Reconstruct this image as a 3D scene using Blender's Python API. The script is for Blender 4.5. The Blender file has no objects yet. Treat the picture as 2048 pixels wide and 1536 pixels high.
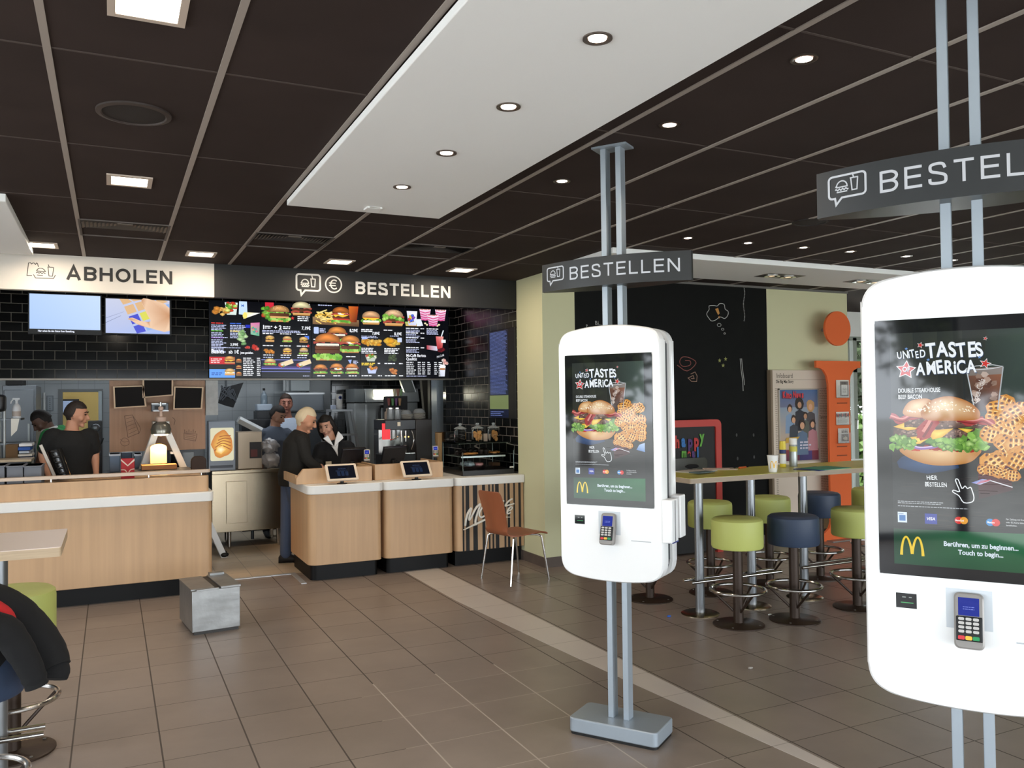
import bpy, bmesh, math, random
from mathutils import Vector, Matrix, noise
R = random.Random(7)
SC = bpy.context.scene
COL = SC.collection
PI = math.pi
V = Vector

# ------------------------------------------------------------------ camera
EYE = V((0, 0, 1.7))
RIGHT = V((0.90140969, -0.43278998, -0.01238559))
DOWN = V((-0.00259544, 0.02320445, -0.99972737))
FWD = V((0.43295939, 0.90119609, 0.01979343))
FPX = 1670.0
cd = bpy.data.cameras.new('camera')
cd.sensor_fit = 'HORIZONTAL'
cd.sensor_width = 36.0
cd.lens = FPX / 2048 * 36.0
cd.clip_start = 0.05
cd.clip_end = 300
cam = bpy.data.objects.new('camera', cd)
COL.objects.link(cam)
cam.matrix_world = Matrix((
    (RIGHT.x, -DOWN.x, -FWD.x, EYE.x),
    (RIGHT.y, -DOWN.y, -FWD.y, EYE.y),
    (RIGHT.z, -DOWN.z, -FWD.z, EYE.z),
    (0, 0, 0, 1)))
SC.camera = cam


def ray(x, y):
    return RIGHT * ((x - 1024) / FPX) + DOWN * ((y - 768) / FPX) + FWD


def at(x, y, Y):
    """Point of the plane y = Y seen at photo pixel (x, y)."""
    r = ray(x, y)
    return EYE + r * (Y / r.y)


def fl(x, y, z=0.0):
    """Point of the level plane z seen at photo pixel (x, y)."""
    r = ray(x, y)
    return EYE + r * ((z - 1.7) / r.z)


# ------------------------------------------------------------------ view, world, daylight
SC.view_settings.view_transform = 'Standard'
SC.view_settings.look = 'None'
SC.view_settings.gamma = 1.0
SC.view_settings.use_curve_mapping = False
SC.view_settings.exposure = 0.0
W = bpy.data.worlds.new('overcast_sky')
SC.world = W
W.use_nodes = True
bgn = W.node_tree.nodes['Background']
bgn.inputs[0].default_value = (0.86, 0.93, 1.0, 1)
bgn.inputs[1].default_value = 10.0


def lamp(name, kind, loc, power, col=(1, 1, 1), size=0.1, size_y=None, rot=(0, 0, 0), parent=None, spot=None, portal=False, spread=None):
    l = bpy.data.lights.new(name, kind)
    l.energy = power
    l.color = col
    if kind == 'AREA':
        l.size = size
        if size_y:
            l.shape = 'RECTANGLE'
            l.size_y = size_y
        if spread:
            l.spread = spread
        if portal:
            l.cycles.is_portal = True
    else:
        l.shadow_soft_size = size
    if spot:
        l.spot_size = spot
        l.spot_blend = 0.6
    o = bpy.data.objects.new(name, l)
    COL.objects.link(o)
    o.location = loc
    o.rotation_euler = rot
    if parent:
        o.parent = parent
    return o


# window openings of the glazed front (behind and left of the camera) guide the sky light in
lamp('window_light_rear', 'AREA', (2.5, -3.02, 1.5), 1, size=15.0, size_y=2.9, rot=(PI / 2, 0, 0), portal=True)
lamp('window_light_left', 'AREA', (-5.02, 1.9, 1.5), 1, size=9.6, size_y=2.9, rot=(PI / 2, 0, -PI / 2), portal=True)
# ceiling lights of the kitchen behind the tiled header
lamp('kitchen_ceiling_light', 'AREA', (0.2, 11.2, 2.75), 22, (0.9, 0.95, 1.0), 2.4, 0.4)
lamp('kitchen_ceiling_light', 'AREA', (2.2, 11.0, 2.75), 15, (0.9, 0.95, 1.0), 1.6, 0.4)


# ------------------------------------------------------------------ materials
def lin(c):
    if isinstance(c, str):
        c = c.lstrip('#')
        c = tuple(int(c[i:i + 2], 16) for i in (0, 2, 4))
    return tuple(((v / 255) / 12.92 if v / 255 <= 0.04045 else ((v / 255 + 0.055) / 1.055) ** 2.4) for v in c)


MATS = {}


def mat(name, col='808080', rough=0.5, metal=0.0, spec=0.5, emit=None, estr=1.0, trans=0.0, ior=1.45, bump=None, var=None, coat=0.0, alpha=1.0):
    """Principled material; bump=(scale, strength, stretch) adds noise relief, var=(scale, amount, stretch) mottles the colour."""
    if name in MATS:
        return MATS[name]
    m = bpy.data.materials.new(name)
    m.use_nodes = True
    nt = m.node_tree
    b = nt.nodes['Principled BSDF']
    b.inputs['Base Color'].default_value = (*lin(col), 1)
    b.inputs['Roughness'].default_value = rough
    b.inputs['Metallic'].default_value = metal
    b.inputs['Specular IOR Level'].default_value = spec
    b.inputs['IOR'].default_value = ior
    b.inputs['Transmission Weight'].default_value = trans
    b.inputs['Coat Weight'].default_value = coat
    b.inputs['Alpha'].default_value = alpha
    if emit:
        b.inputs['Emission Color'].default_value = (*lin(emit), 1)
        b.inputs['Emission Strength'].default_value = estr

    def noise_node(scale, stretch):
        tc = nt.nodes.new('ShaderNodeTexCoord')
        mp = nt.nodes.new('ShaderNodeMapping')
        mp.inputs['Scale'].default_value = stretch
        n = nt.nodes.new('ShaderNodeTexNoise')
        n.inputs['Scale'].default_value = scale
        n.inputs['Detail'].default_value = 4
        nt.links.new(tc.outputs['Object'], mp.inputs[0])
        nt.links.new(mp.outputs[0], n.inputs['Vector'])
        return n
    if var:
        n = noise_node(var[0], var[2] if len(var) > 2 else (1, 1, 1))
        mr = nt.nodes.new('ShaderNodeMapRange')
        mr.inputs[1].default_value = 0.3
        mr.inputs[2].default_value = 0.7
        mr.inputs[3].default_value = 1 - var[1]
        mr.inputs[4].default_value = 1 + var[1]
        mx = nt.nodes.new('ShaderNodeMix')
        mx.data_type = 'RGBA'
        mx.blend_type = 'MULTIPLY'
        mx.inputs[0].default_value = 1
        mx.inputs[6].default_value = (*lin(col), 1)
        nt.links.new(n.outputs[0], mr.inputs[0])
        nt.links.new(mr.outputs[0], mx.inputs[7])
        nt.links.new(mx.outputs[2], b.inputs['Base Color'])
    if bump:
        n = noise_node(bump[0], bump[2] if len(bump) > 2 else (1, 1, 1))
        bp = nt.nodes.new('ShaderNodeBump')
        bp.inputs['Strength'].default_value = bump[1]
        bp.inputs['Distance'].default_value = 0.01
        nt.links.new(n.outputs[0], bp.inputs['Height'])
        nt.links.new(bp.outputs[0], b.inputs['Normal'])
    MATS[name] = m
    return m


def mat_print(name, rough=0.6, emit=0.0, spec=0.5, base=1.0):
    """Colours of a printed or lit picture, carried by the mesh attribute 'Ink'."""
    if name in MATS:
        return MATS[name]
    m = bpy.data.materials.new(name)
    m.use_nodes = True
    nt = m.node_tree
    b = nt.nodes['Principled BSDF']
    a = nt.nodes.new('ShaderNodeAttribute')
    a.attribute_name = 'Ink'
    if emit:
        b.inputs['Base Color'].default_value = (0.004, 0.004, 0.005, 1)
        nt.links.new(a.outputs['Color'], b.inputs['Emission Color'])
        b.inputs['Emission Strength'].default_value = emit
    else:
        nt.links.new(a.outputs['Color'], b.inputs['Base Color'])
    b.inputs['Roughness'].default_value = rough
    b.inputs['Specular IOR Level'].default_value = spec
    MATS[name] = m
    return m


def mat_tiles(name, px, py, ox, oy, axes, gw, tile, grout, rough, vary=0.06, brick=False, stain=0.0, bumpd=0.3, grough=None, spec=0.5, gw2=None, pale=None):
    """Rectangular tiles by world position: pitch (px, py), offset (ox, oy) along two axes, grout width gw."""
    m = bpy.data.materials.new(name)
    m.use_nodes = True
    nt = m.node_tree
    N, L = nt.nodes, nt.links
    b = N['Principled BSDF']
    geo = N.new('ShaderNodeNewGeometry')
    sep = N.new('ShaderNodeSeparateXYZ')
    L.new(geo.outputs['Position'], sep.inputs[0])

    def mth(op, a, c=None, d=None):
        n = N.new('ShaderNodeMath')
        n.operation = op
        for i, q in enumerate((a, c, d)):
            if q is None:
                continue
            if isinstance(q, (int, float)):
                n.inputs[i].default_value = q
            else:
                L.new(q, n.inputs[i])
        return n.outputs[0]
    v = mth('DIVIDE', mth('SUBTRACT', sep.outputs[axes[1]], oy), py)
    row = mth('FLOOR', v)
    u = mth('DIVIDE', mth('SUBTRACT', sep.outputs[axes[0]], ox), px)
    if brick:
        u = mth('ADD', u, mth('MULTIPLY', mth('MODULO', mth('ABSOLUTE', row), 2.0), 0.5))
    colm = mth('FLOOR', u)
    fu = mth('ABSOLUTE', mth('SUBTRACT', mth('SUBTRACT', u, colm), 0.5))
    fv = mth('ABSOLUTE', mth('SUBTRACT', mth('SUBTRACT', v, row), 0.5))
    gu = mth('GREATER_THAN', fu, 0.5 - gw / px / 2)
    gv = mth('GREATER_THAN', fv, 0.5 - (gw2 or gw) / py / 2)
    g = mth('MAXIMUM', gu, gv)
    cmb = N.new('ShaderNodeCombineXYZ')
    L.new(colm, cmb.inputs[0])
    L.new(row, cmb.inputs[1])
    wn = N.new('ShaderNodeTexWhiteNoise')
    wn.noise_dimensions = '3D'
    L.new(cmb.outputs[0], wn.inputs['Vector'])
    k = mth('ADD', mth('MULTIPLY', mth('SUBTRACT', wn.outputs['Value'], 0.5), 2 * vary), 1.0)
    if stain:
        ns = N.new('ShaderNodeTexNoise')
        ns.inputs['Scale'].default_value = 1.7
        ns.inputs['Detail'].default_value = 8
        ns.inputs['Roughness'].default_value = 0.65
        L.new(geo.outputs['Position'], ns.inputs['Vector'])
        k = mth('MULTIPLY', k, mth('ADD', mth('MULTIPLY', mth('SUBTRACT', ns.outputs[0], 0.5), 2 * stain), 1.0))
    mx = N.new('ShaderNodeMix')
    mx.data_type = 'RGBA'
    mx.blend_type = 'MULTIPLY'
    mx.inputs[0].default_value = 1
    mx.inputs[6].default_value = (*lin(tile), 1)
    L.new(k, mx.inputs[7])
    m2 = N.new('ShaderNodeMix')
    m2.data_type = 'RGBA'
    L.new(g, m2.inputs[0])
    L.new(mx.outputs[2], m2.inputs[6])
    m2.inputs[7].default_value = (*lin(grout), 1)
    if pale:     # paler grout right of pale[1] and in front of pale[2]
        m3 = N.new('ShaderNodeMix')
        m3.data_type = 'RGBA'
        L.new(mth('MULTIPLY', mth('MULTIPLY', mth('GREATER_THAN', sep.outputs[0], pale[1]), mth('LESS_THAN', sep.outputs[0], 2.6)), mth('LESS_THAN', sep.outputs[1], pale[2])), m3.inputs[0])
        m3.inputs[6].default_value = (*lin(grout), 1)
        m3.inputs[7].default_value = (*lin(pale[0]), 1)
        L.new(m3.outputs[2], m2.inputs[7])
    L.new(m2.outputs[2], b.inputs['Base Color'])
    b.inputs['Roughness'].default_value = rough
    b.inputs['Specular IOR Level'].default_value = spec
    if grough:
        L.new(mth('ADD', mth('MULTIPLY', g, grough - rough), rough), b.inputs['Roughness'])
    if bumpd:
        bp = N.new('ShaderNodeBump')
        bp.inputs['Strength'].default_value = bumpd
        bp.inputs['Distance'].default_value = 0.004
        L.new(mth('SUBTRACT', 1.0, g), bp.inputs['Height'])
        L.new(bp.outputs[0], b.inputs['Normal'])
    MATS[name] = m
    return m


OAK = mat('oak_laminate', 'c09c76', 0.42, var=(2.6, 0.07, (8, 8, 0.3)))
WHITE = mat('white_laminate', 'e4e2dd', 0.4)
KWHITE = mat('white_lacquer', 'f1f2f2', 0.3, coat=0.2)
BLACK = mat('black_plastic', '121212', 0.45)
MBLACK = mat('matt_black', '1c1b1b', 0.6)
STEEL = mat('brushed_steel', '9d907a', 0.22, 1.0, bump=(40, 0.05, (1, 1, 25)))
SILVER = mat('silver_paint', 'a3adb6', 0.35, 0.45)
ALU = mat('aluminium', 'c3c6c8', 0.4, 0.7)
CHROME = mat('chrome', 'c9c6c2', 0.2, 1.0)
DBROWN = mat('brown_painted_steel', '35281f', 0.4, 0.4)
LIME = mat('lime_vinyl', 'b2b866', 0.5, bump=(180, 0.05))
NAVY = mat('navy_vinyl', '2a384e', 0.5, bump=(180, 0.05))
GLASSM = mat('clear_glass', 'ffffff', 0.02, trans=1.0, ior=1.12)
REDP = mat('red_paint', 'b3352c', 0.45)
ORANGE = mat('orange_board', 'd9622b', 0.5)
LINEN = mat('yellow_green_paint', 'cbc9a3', 0.75)
GREYP = mat('grey_plastic', '6d7078', 0.5)
PAPER = mat('paper_white', 'dcdad2', 0.8)
KRAFT = mat('kraft_paper', 'c79c63', 0.8)
DENIM = mat('blue_denim', '3c4860', 0.9, var=(30, 0.15))
BCLOTH = mat('black_cloth', '0d0d0e', 0.9, bump=(60, 0.15))
INK = mat_print('printed_ink')
LIT = mat_print('lit_screen', 0.04, 1.0, 0.5)
LITB = mat_print('lit_menu_screen', 0.2, 1.15, 0.3)


# ------------------------------------------------------------------ mesh building
class MB:
    def __init__(s):
        s.v, s.f, s.mi, s.M = [], [], [], Matrix()

    def add(s, vs, fs, m=0):
        o = len(s.v)
        s.v += [tuple(s.M @ V(p)) for p in vs]
        s.f += [tuple(i + o for i in f) for f in fs]
        s.mi += [m] * len(fs)
        return s

    def box(s, x0, x1, y0, y1, z0, z1, m=0):
        return s.add([(x, y, z) for z in (z0, z1) for y in (y0, y1) for x in (x0, x1)],
                     [(0, 2, 3, 1), (4, 5, 7, 6), (0, 1, 5, 4), (2, 6, 7, 3), (0, 4, 6, 2), (1, 3, 7, 5)], m)

    def prism(s, poly, z0, z1, m=0):
        n = len(poly)
        vs = [(p[0], p[1], z0) for p in poly] + [(p[0], p[1], z1) for p in poly]
        fs = [tuple(range(n - 1, -1, -1)), tuple(range(n, 2 * n))] + [(i, (i + 1) % n, n + (i + 1) % n, n + i) for i in range(n)]
        return s.add(vs, fs, m)

    def rings(s, rings, m=0, cap=True, closed=False):
        n = len(rings[0])
        vs = [p for r in rings for p in r]
        fs = []
        K = len(rings)
        for k in range(K if closed else K - 1):
            a, b = k * n, ((k + 1) % K) * n
            fs += [(a + i, a + (i + 1) % n, b + (i + 1) % n, b + i) for i in range(n)]
        if cap and not closed:
            fs += [tuple(range(n - 1, -1, -1)), tuple(range((K - 1) * n, K * n))]
        return s.add(vs, fs, m)

    def lathe(s, prof, n=24, c=(0, 0, 0), m=0, cap=True):
        return s.rings([[(c[0] + r * math.cos(2 * PI * i / n), c[1] + r * math.sin(2 * PI * i / n), c[2] + z) for i in range(n)] for r, z in prof], m, cap)

    def tube(s, pts, r, n=10, closed=False, m=0, flat=1.0):
        pts = [V(p) for p in pts]
        K = len(pts)
        rr = r if isinstance(r, (list, tuple)) else [r] * K
        prev = None
        rings = []
        for k, p in enumerate(pts):
            a = pts[(k - 1) % K] if (closed or k > 0) else p
            b = pts[(k + 1) % K] if (closed or k < K - 1) else p
            t = (b - a)
            t = t.normalized() if t.length > 1e-9 else V((0, 0, 1))
            if prev is None:
                prev = t.orthogonal().normalized()
                if abs(t.z) < 0.9:
                    prev = (V((0, 0, 1)) - t * t.z).normalized()
            nn = prev - t * prev.dot(t)
            nn = nn.normalized() if nn.length > 1e-6 else t.orthogonal().normalized()
            prev = nn
            bb = t.cross(nn)
            rings.append([tuple(p + (nn * math.cos(2 * PI * i / n) * flat + bb * math.sin(2 * PI * i / n)) * rr[k]) for i in range(n)])
        return s.rings(rings, m, True, closed)

    def cyl(s, a, b, r0, r1=None, n=16, m=0):
        return s.tube([a, b], [r0, r0 if r1 is None else r1], n, m=m)

    def ball(s, c, r, sc=(1, 1, 1), n=14, m=0, warp=None):
        k = max(6, n // 2)
        vs, fs = [], []
        for j in range(k + 1):
            th = PI * j / k
            for i in range(n):
                ph = 2 * PI * i / n
                d = V((math.sin(th) * math.cos(ph), math.sin(th) * math.sin(ph), math.cos(th)))
                q = V((d.x * sc[0], d.y * sc[1], d.z * sc[2])) * r
                if warp:
                    q = warp(d, q)
                vs.append((c[0] + q.x, c[1] + q.y, c[2] + q.z))
        for j in range(k):
            for i in range(n):
                fs.append((j * n + i, j * n + (i + 1) % n, (j + 1) * n + (i + 1) % n, (j + 1) * n + i))
        return s.add(vs, fs, m)

    def build(s, name, mats, parent=None, smooth=35, bevel=0.0, remesh=0.0, seg=2, loc=None):
        me = bpy.data.meshes.new(name)
        me.from_pydata(s.v, [], s.f)
        bm = bmesh.new()
        bm.from_mesh(me)
        bmesh.ops.remove_doubles(bm, verts=bm.verts, dist=1e-6)
        bmesh.ops.recalc_face_normals(bm, faces=bm.faces)
        bm.to_mesh(me)
        bm.free()
        for q in (mats if isinstance(mats, (list, tuple)) else [mats]):
            me.materials.append(q)
        if len(me.polygons) == len(s.mi):
            me.polygons.foreach_set('material_index', s.mi)
        if smooth:
            me.polygons.foreach_set('use_smooth', [True] * len(me.polygons))
            if not remesh:
                me.set_sharp_from_angle(angle=math.radians(smooth))
        o = bpy.data.objects.new(name, me)
        COL.objects.link(o)
        if parent:
            o.parent = parent
        if loc:
            o.location = loc
        if remesh:
            q = o.modifiers.new('remesh', 'REMESH')
            q.mode = 'VOXEL'
            q.voxel_size = remesh
            q.use_smooth_shade = True
            q = o.modifiers.new('smooth', 'SMOOTH')
            q.factor = 0.5
            q.iterations = 4
        elif bevel:
            q = o.modifiers.new('bevel', 'BEVEL')
            q.width = bevel
            q.segments = seg
            q.limit_method = 'ANGLE'
            q.angle_limit = math.radians(50)
        return o


def rrect(x0, x1, y0, y1, r, n=6):
    rs = r if isinstance(r, (list, tuple)) else [r] * 4   # corners: x0y0, x1y0, x1y1, x0y1
    out = []
    for (cx, cy, a0, q) in ((x0, y0, PI, rs[0]), (x1, y0, 1.5 * PI, rs[1]), (x1, y1, 0, rs[2]), (x0, y1, PI / 2, rs[3])):
        sx, sy = (1 if cx == x0 else -1), (1 if cy == y0 else -1)
        if q <= 0:
            out.append((cx, cy))
            continue
        for k in range(n + 1):
            a = a0 + PI / 2 * k / n
            out.append((cx + sx * q + q * math.cos(a), cy + sy * q + q * math.sin(a)))
    return out


def smooth_pts(pts, n=6, closed=False):
    pts = [V((*p, 0)) if len(p) == 2 else V(p) for p in pts]
    K = len(pts)
    out = []
    for i in range(K if closed else K - 1):
        p1, p2 = pts[i], pts[(i + 1) % K]
        p0 = pts[(i - 1) % K] if (closed or i > 0) else p1 * 2 - p2
        p3 = pts[(i + 2) % K] if (closed or i < K - 2) else p2 * 2 - p1
        for k in range(n):
            t = k / n
            out.append(0.5 * ((2 * p1) + (p2 - p0) * t + (2 * p0 - 5 * p1 + 4 * p2 - p3) * t * t + (3 * p1 - p0 - 3 * p2 + p3) * t ** 3))
    if not closed:
        out.append(pts[-1])
    return out


def sm2(pts, n=6, closed=False):
    return [(p.x, p.y) for p in smooth_pts(pts, n, closed)]


TXT = {}


def text_mesh(s, bold):
    k = (s, bold)
    if k not in TXT:
        c = bpy.data.curves.new('lettering', 'FONT')
        c.body = s
        c.size = 1.0
        c.offset = bold
        c.resolution_u = 4
        o = bpy.data.objects.new('lettering', c)
        me = o.to_mesh()
        TXT[k] = ([(v.co.x, v.co.y) for v in me.vertices], [tuple(p.vertices) for p in me.polygons])
        o.to_mesh_clear()
        bpy.data.objects.remove(o)
        bpy.data.curves.remove(c)
    return TXT[k]


class Canvas:
    """Flat coloured picture in a local (u, v) frame; each layer lies a hair above the one below."""

    def __init__(s, step=0.00025):
        s.v, s.f, s.c, s.step = [], [], [], step

    def poly(s, pts, col, L=1):
        o = len(s.v)
        s.v += [(p[0], p[1], L * s.step) for p in pts]
        s.f.append(tuple(range(o, o + len(pts))))
        s.c.append([col] * len(pts) if isinstance(col, str) or isinstance(col[0], (int, float)) else col)

    def rect(s, x0, x1, y0, y1, col, L=1):
        s.poly([(x0, y0), (x1, y0), (x1, y1), (x0, y1)], col, L)

    def fan(s, pts, cen, c0, c1, L=1):
        for i in range(len(pts)):
            s.poly([cen, pts[i], pts[(i + 1) % len(pts)]], [c0, c1, c1], L)

    def ell(s, cx, cy, rx, ry, col, L=1, rot=0, n=16):
        ca, sa = math.cos(rot), math.sin(rot)
        s.poly([(cx + rx * math.cos(2 * PI * i / n) * ca - ry * math.sin(2 * PI * i / n) * sa,
                 cy + rx * math.cos(2 * PI * i / n) * sa + ry * math.sin(2 * PI * i / n) * ca) for i in range(n)], col, L)

    def blob(s, cx, cy, rx, ry, col, L=1, j=0.15, n=14, rnd=R, edge=None):
        p = [(cx + rx * (1 + rnd.uniform(-j, j)) * math.cos(2 * PI * i / n), cy + ry * (1 + rnd.uniform(-j, j)) * math.sin(2 * PI * i / n)) for i in range(n)]
        if edge:
            s.fan(p, (cx, cy), col, edge, L)
        else:
            s.poly(p, col, L)

    def stroke(s, pts, w, col, L=1, closed=False):
        pts = [V((p[0], p[1])) for p in pts]
        K = len(pts)
        lft, rgt = [], []
        ws = w if isinstance(w, (list, tuple)) else [w] * K
        for k in range(K):
            a = pts[(k - 1) % K] if (closed or k > 0) else None
            b = pts[(k + 1) % K] if (closed or k < K - 1) else None
            d1 = (pts[k] - a).normalized() if a is not None else None
            d2 = (b - pts[k]).normalized() if b is not None else None
            d1 = d1 or d2
            d2 = d2 or d1
            n1, n2 = V((-d1.y, d1.x)), V((-d2.y, d2.x))
            mn = n1 + n2
            mn = mn.normalized() if mn.length > 1e-4 else n1
            sc = 1 / max(0.45, mn.dot(n1))
            lft.append(pts[k] + mn * ws[k] / 2 * sc)
            rgt.append(pts[k] - mn * ws[k] / 2 * sc)
        for k in range(K if closed else K - 1):
            q = (k + 1) % K
            s.poly([lft[k], rgt[k], rgt[q], lft[q]], col, L + 0.06 * (k % 16))

    def text(s, t, x, y, h, col, L=2, bold=0.0, sx=1.0, rot=0.0, jit=0.0, al='l', shear=0.0):
        """One line of lettering of cap height h, baseline start (x, y)."""
        k = h / 0.70
        if jit:
            rnd = random.Random(t)
            px = x
            for ch in t:
                if ch == ' ':
                    px += k * sx * 0.28
                    continue
                vs, fs = text_mesh(ch, bold)
                wd = max(v[0] for v in vs)
                s._put(vs, fs, px, y + rnd.uniform(-jit, jit) * h, k * rnd.uniform(1 - jit, 1 + jit), sx, rot + rnd.uniform(-jit, jit), col, L, shear)
                px += (wd + 0.05) * k * sx
            return
        vs, fs = text_mesh(t, bold)
        wd = (max(v[0] for v in vs) if vs else 0) * k * sx
        if al == 'c':
            x -= wd / 2
        elif al == 'r':
            x -= wd
        s._put(vs, fs, x, y, k, sx, rot, col, L, shear)

    def _put(s, vs, fs, x, y, k, sx, rot, col, L, shear):
        ca, sa = math.cos(rot), math.sin(rot)
        o = len(s.v)
        for a, b in vs:
            a, b = (a + shear * b) * k * sx, b * k
            s.v.append((x + a * ca - b * sa, y + a * sa + b * ca, L * s.step))
        for f in fs:
            s.f.append(tuple(i + o for i in f))
            s.c.append([col] * len(f))

    def lines(s, x0, x1, y, n, gap, h, col, L=2, rag=0.3, rnd=R):
        """Lines of print too small to read: thin dashes."""
        for i in range(n):
            xe = x1 - (x1 - x0) * rnd.uniform(0, rag)
            x = x0
            while x < xe:
                w = rnd.uniform(1.5, 5) * h
                s.rect(x, min(x + w, xe), y - i * gap, y - i * gap + h, col, L)
                x += w + h * 0.7

    def build(s, name, material, parent=None, M=None, warp=None):
        me = bpy.data.meshes.new(name)
        vs = s.v
        if warp:
            vs = [warp(*p) for p in vs]
        if M:
            vs = [tuple(M @ V(p)) for p in vs]
        me.from_pydata(vs, [], s.f)
        a = me.color_attributes.new('Ink', 'FLOAT_COLOR', 'CORNER')
        cache = {}
        flat = []
        for cs in s.c:
            for c in cs:
                k = c if isinstance(c, str) else tuple(c)
                if k not in cache:
                    cache[k] = (*lin(c), 1.0)
                flat += cache[k]
        a.data.foreach_set('color', flat)
        me.materials.append(material)
        o = bpy.data.objects.new(name, me)
        COL.objects.link(o)
        if parent:
            o.parent = parent
        return o


def frame(o, u, v):
    """Matrix with local x along u, local y along v, origin o."""
    u, v = V(u).normalized(), V(v).normalized()
    w = u.cross(v)
    return Matrix(((u.x, v.x, w.x, o[0]), (u.y, v.y, w.y, o[1]), (u.z, v.z, w.z, o[2]), (0, 0, 0, 1)))


FRONT = lambda x, y, z: frame((x, y, z), (1, 0, 0), (0, 0, 1))     # picture plane facing -y


def tag(o, label, cat, group=None):
    o['label'] = label
    o['category'] = cat
    if group:
        o['group'] = group
    return o


def thing(name, label, cat, loc=(0, 0, 0), rz=0.0, group=None, rx=0.0, ry=0.0):
    o = bpy.data.objects.new(name, None)
    COL.objects.link(o)
    o.empty_display_size = 0.1
    o.location = loc
    o.rotation_euler = (rx, ry, rz)
    return tag(o, label, cat, group)


def struct(o):
    o['kind'] = 'structure'
    return o


def dup(root, loc, rz=None, label=None, group=None):
    def cp(o, par):
        c = o.copy()
        COL.objects.link(c)
        if par:
            c.parent = par
        for ch in [q for q in bpy.data.objects if q.parent == o]:
            cp(ch, c)
        return c
    r = cp(root, None)
    r.location = loc
    if rz is not None:
        r.rotation_euler = (r.rotation_euler[0], r.rotation_euler[1], rz)
    if label:
        r['label'] = label
    if group:
        r['group'] = group
    return r


# ------------------------------------------------------------------ sign lettering and marks
def glyph(ch, t, w):
    l, T = t / 2, 1 - t / 2
    r = w - l

    def bowl(x, ya, yb):
        cy, ry = (ya + yb) / 2, (yb - ya) / 2
        return [(l, yb), (x, yb)] + [(x + (r - x) * math.sin(PI * k / 10), cy + ry * math.cos(PI * k / 10)) for k in range(1, 10)] + [(x, ya), (l, ya)]
    if ch == 'B':
        return [[(l, 0), (l, 1)], bowl(w * 0.55, 0.52, T), bowl(w * 0.58, l, 0.52)]
    if ch == 'E':
        return [[(w, T), (l, T), (l, l), (w, l)], [(l, 0.52), (w * 0.94, 0.52)]]
    if ch == 'S':
        return [sm2([(r * 0.96, 0.72), (r * 0.84, 0.9), (w * 0.5, T), (w * 0.17, 0.89), (l * 1.1 + 0.01, 0.73), (w * 0.2, 0.6), (w * 0.5, 0.52), (w * 0.84, 0.41), (r, 0.26), (w * 0.85, 0.09), (w * 0.5, l), (w * 0.14, 0.1), (l, 0.29)], 4)]
    if ch == 'T':
        return [[(0, T), (w, T)], [(w / 2, T), (w / 2, 0)]]
    if ch == 'L':
        return [[(l, 1), (l, l), (w, l)]]
    if ch == 'N':
        return [[(l, 0), (l, 1)], [(r, 0), (r, 1)], [(l * 1.1, 0.97), (r - l * 0.1, 0.03)]]
    if ch == 'A':
        return [[(l * 0.9, 0), (w / 2, 0.97), (w - l * 0.9, 0)], [(w * 0.2, 0.31), (w * 0.8, 0.31)]]
    if ch == 'H':
        return [[(l, 0), (l, 1)], [(r, 0), (r, 1)], [(l, 0.53), (r, 0.53)]]
    if ch == 'O':
        return [[(w / 2 + (w / 2 - l) * math.cos(2 * PI * k / 28), 0.5 + (0.5 - l) * math.sin(2 * PI * k / 28)) for k in range(28)]]


GW = {'B': 0.66, 'E': 0.6, 'S': 0.64, 'T': 0.64, 'L': 0.55, 'N': 0.7, 'A': 0.76, 'H': 0.7, 'O': 0.8}


def sign_text(cv, s, x0, x1, y, h, col, L, t=0.12):
    gap = 0.2 if t < 0.15 else 0.13
    tot = sum(GW[c] for c in s) + gap * (len(s) - 1)
    sx = (x1 - x0) / tot
    x = x0
    for c in s:
        for i, g in enumerate(glyph(c, t, GW[c])):
            cv.stroke([(x + p[0] * sx, y + p[1] * h) for p in g], t * (h + sx) / 2, col, L + 1.1 * i, closed=(c == 'O'))
        x += (GW[c] + gap) * sx


def burger_cup(cv, x, y, k, col, L, w=0.035):
    """Line drawing of a burger and a drinks cup in a unit box."""
    f = lambda pts: [(x + a * k, y + b * k) for a, b in pts]
    W_ = w * k
    cv.stroke(f([(0.02, 0.42)] + [(0.26 - 0.24 * math.cos(PI * i / 10), 0.42 + 0.27 * math.sin(PI * i / 10)) for i in range(11)] + [(0.02, 0.42)]), W_, col, L)
    cv.stroke(f([(-0.03 + 0.58 * i / 16, 0.31 + 0.035 * math.sin(i * PI / 2)) for i in range(17)]), W_, col, L)
    cv.stroke(f([(0.03, 0.2), (0.5, 0.2)]), W_, col, L)
    cv.stroke(f([(0.62, 0.74), (0.98, 0.74)]), W_, col, L)
    cv.stroke(f([(0.66, 0.74), (0.71, 0.2), (0.92, 0.2), (0.96, 0.74)]), W_, col, L)
    cv.stroke(f([(0.79, 0.74), (0.72, 0.98)]), W_, col, L)


def bubble(cv, x0, x1, y0, y1, col, L, w):
    r = (y1 - y0) * 0.16
    p = rrect(x0, x1, y0, y1, r, 4)
    q = [(x0 + (x1 - x0) * 0.36, y0), (x0 + (x1 - x0) * 0.2, y0 - (y1 - y0) * 0.3), (x0 + (x1 - x0) * 0.17, y0)]
    p = [(a, b) for a, b in p]
    i = 5   # first five points are corner x0y0 (down to the bottom edge)
    cv.stroke(p[:i] + q[::-1] + p[i:], w, col, L, closed=True)
    burger_cup(cv, x0 + (x1 - x0) * 0.2, y0 + (y1 - y0) * 0.06, (x1 - x0) * 0.62, col, L, 0.6 * w / ((x1 - x0) * 0.62))


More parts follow.
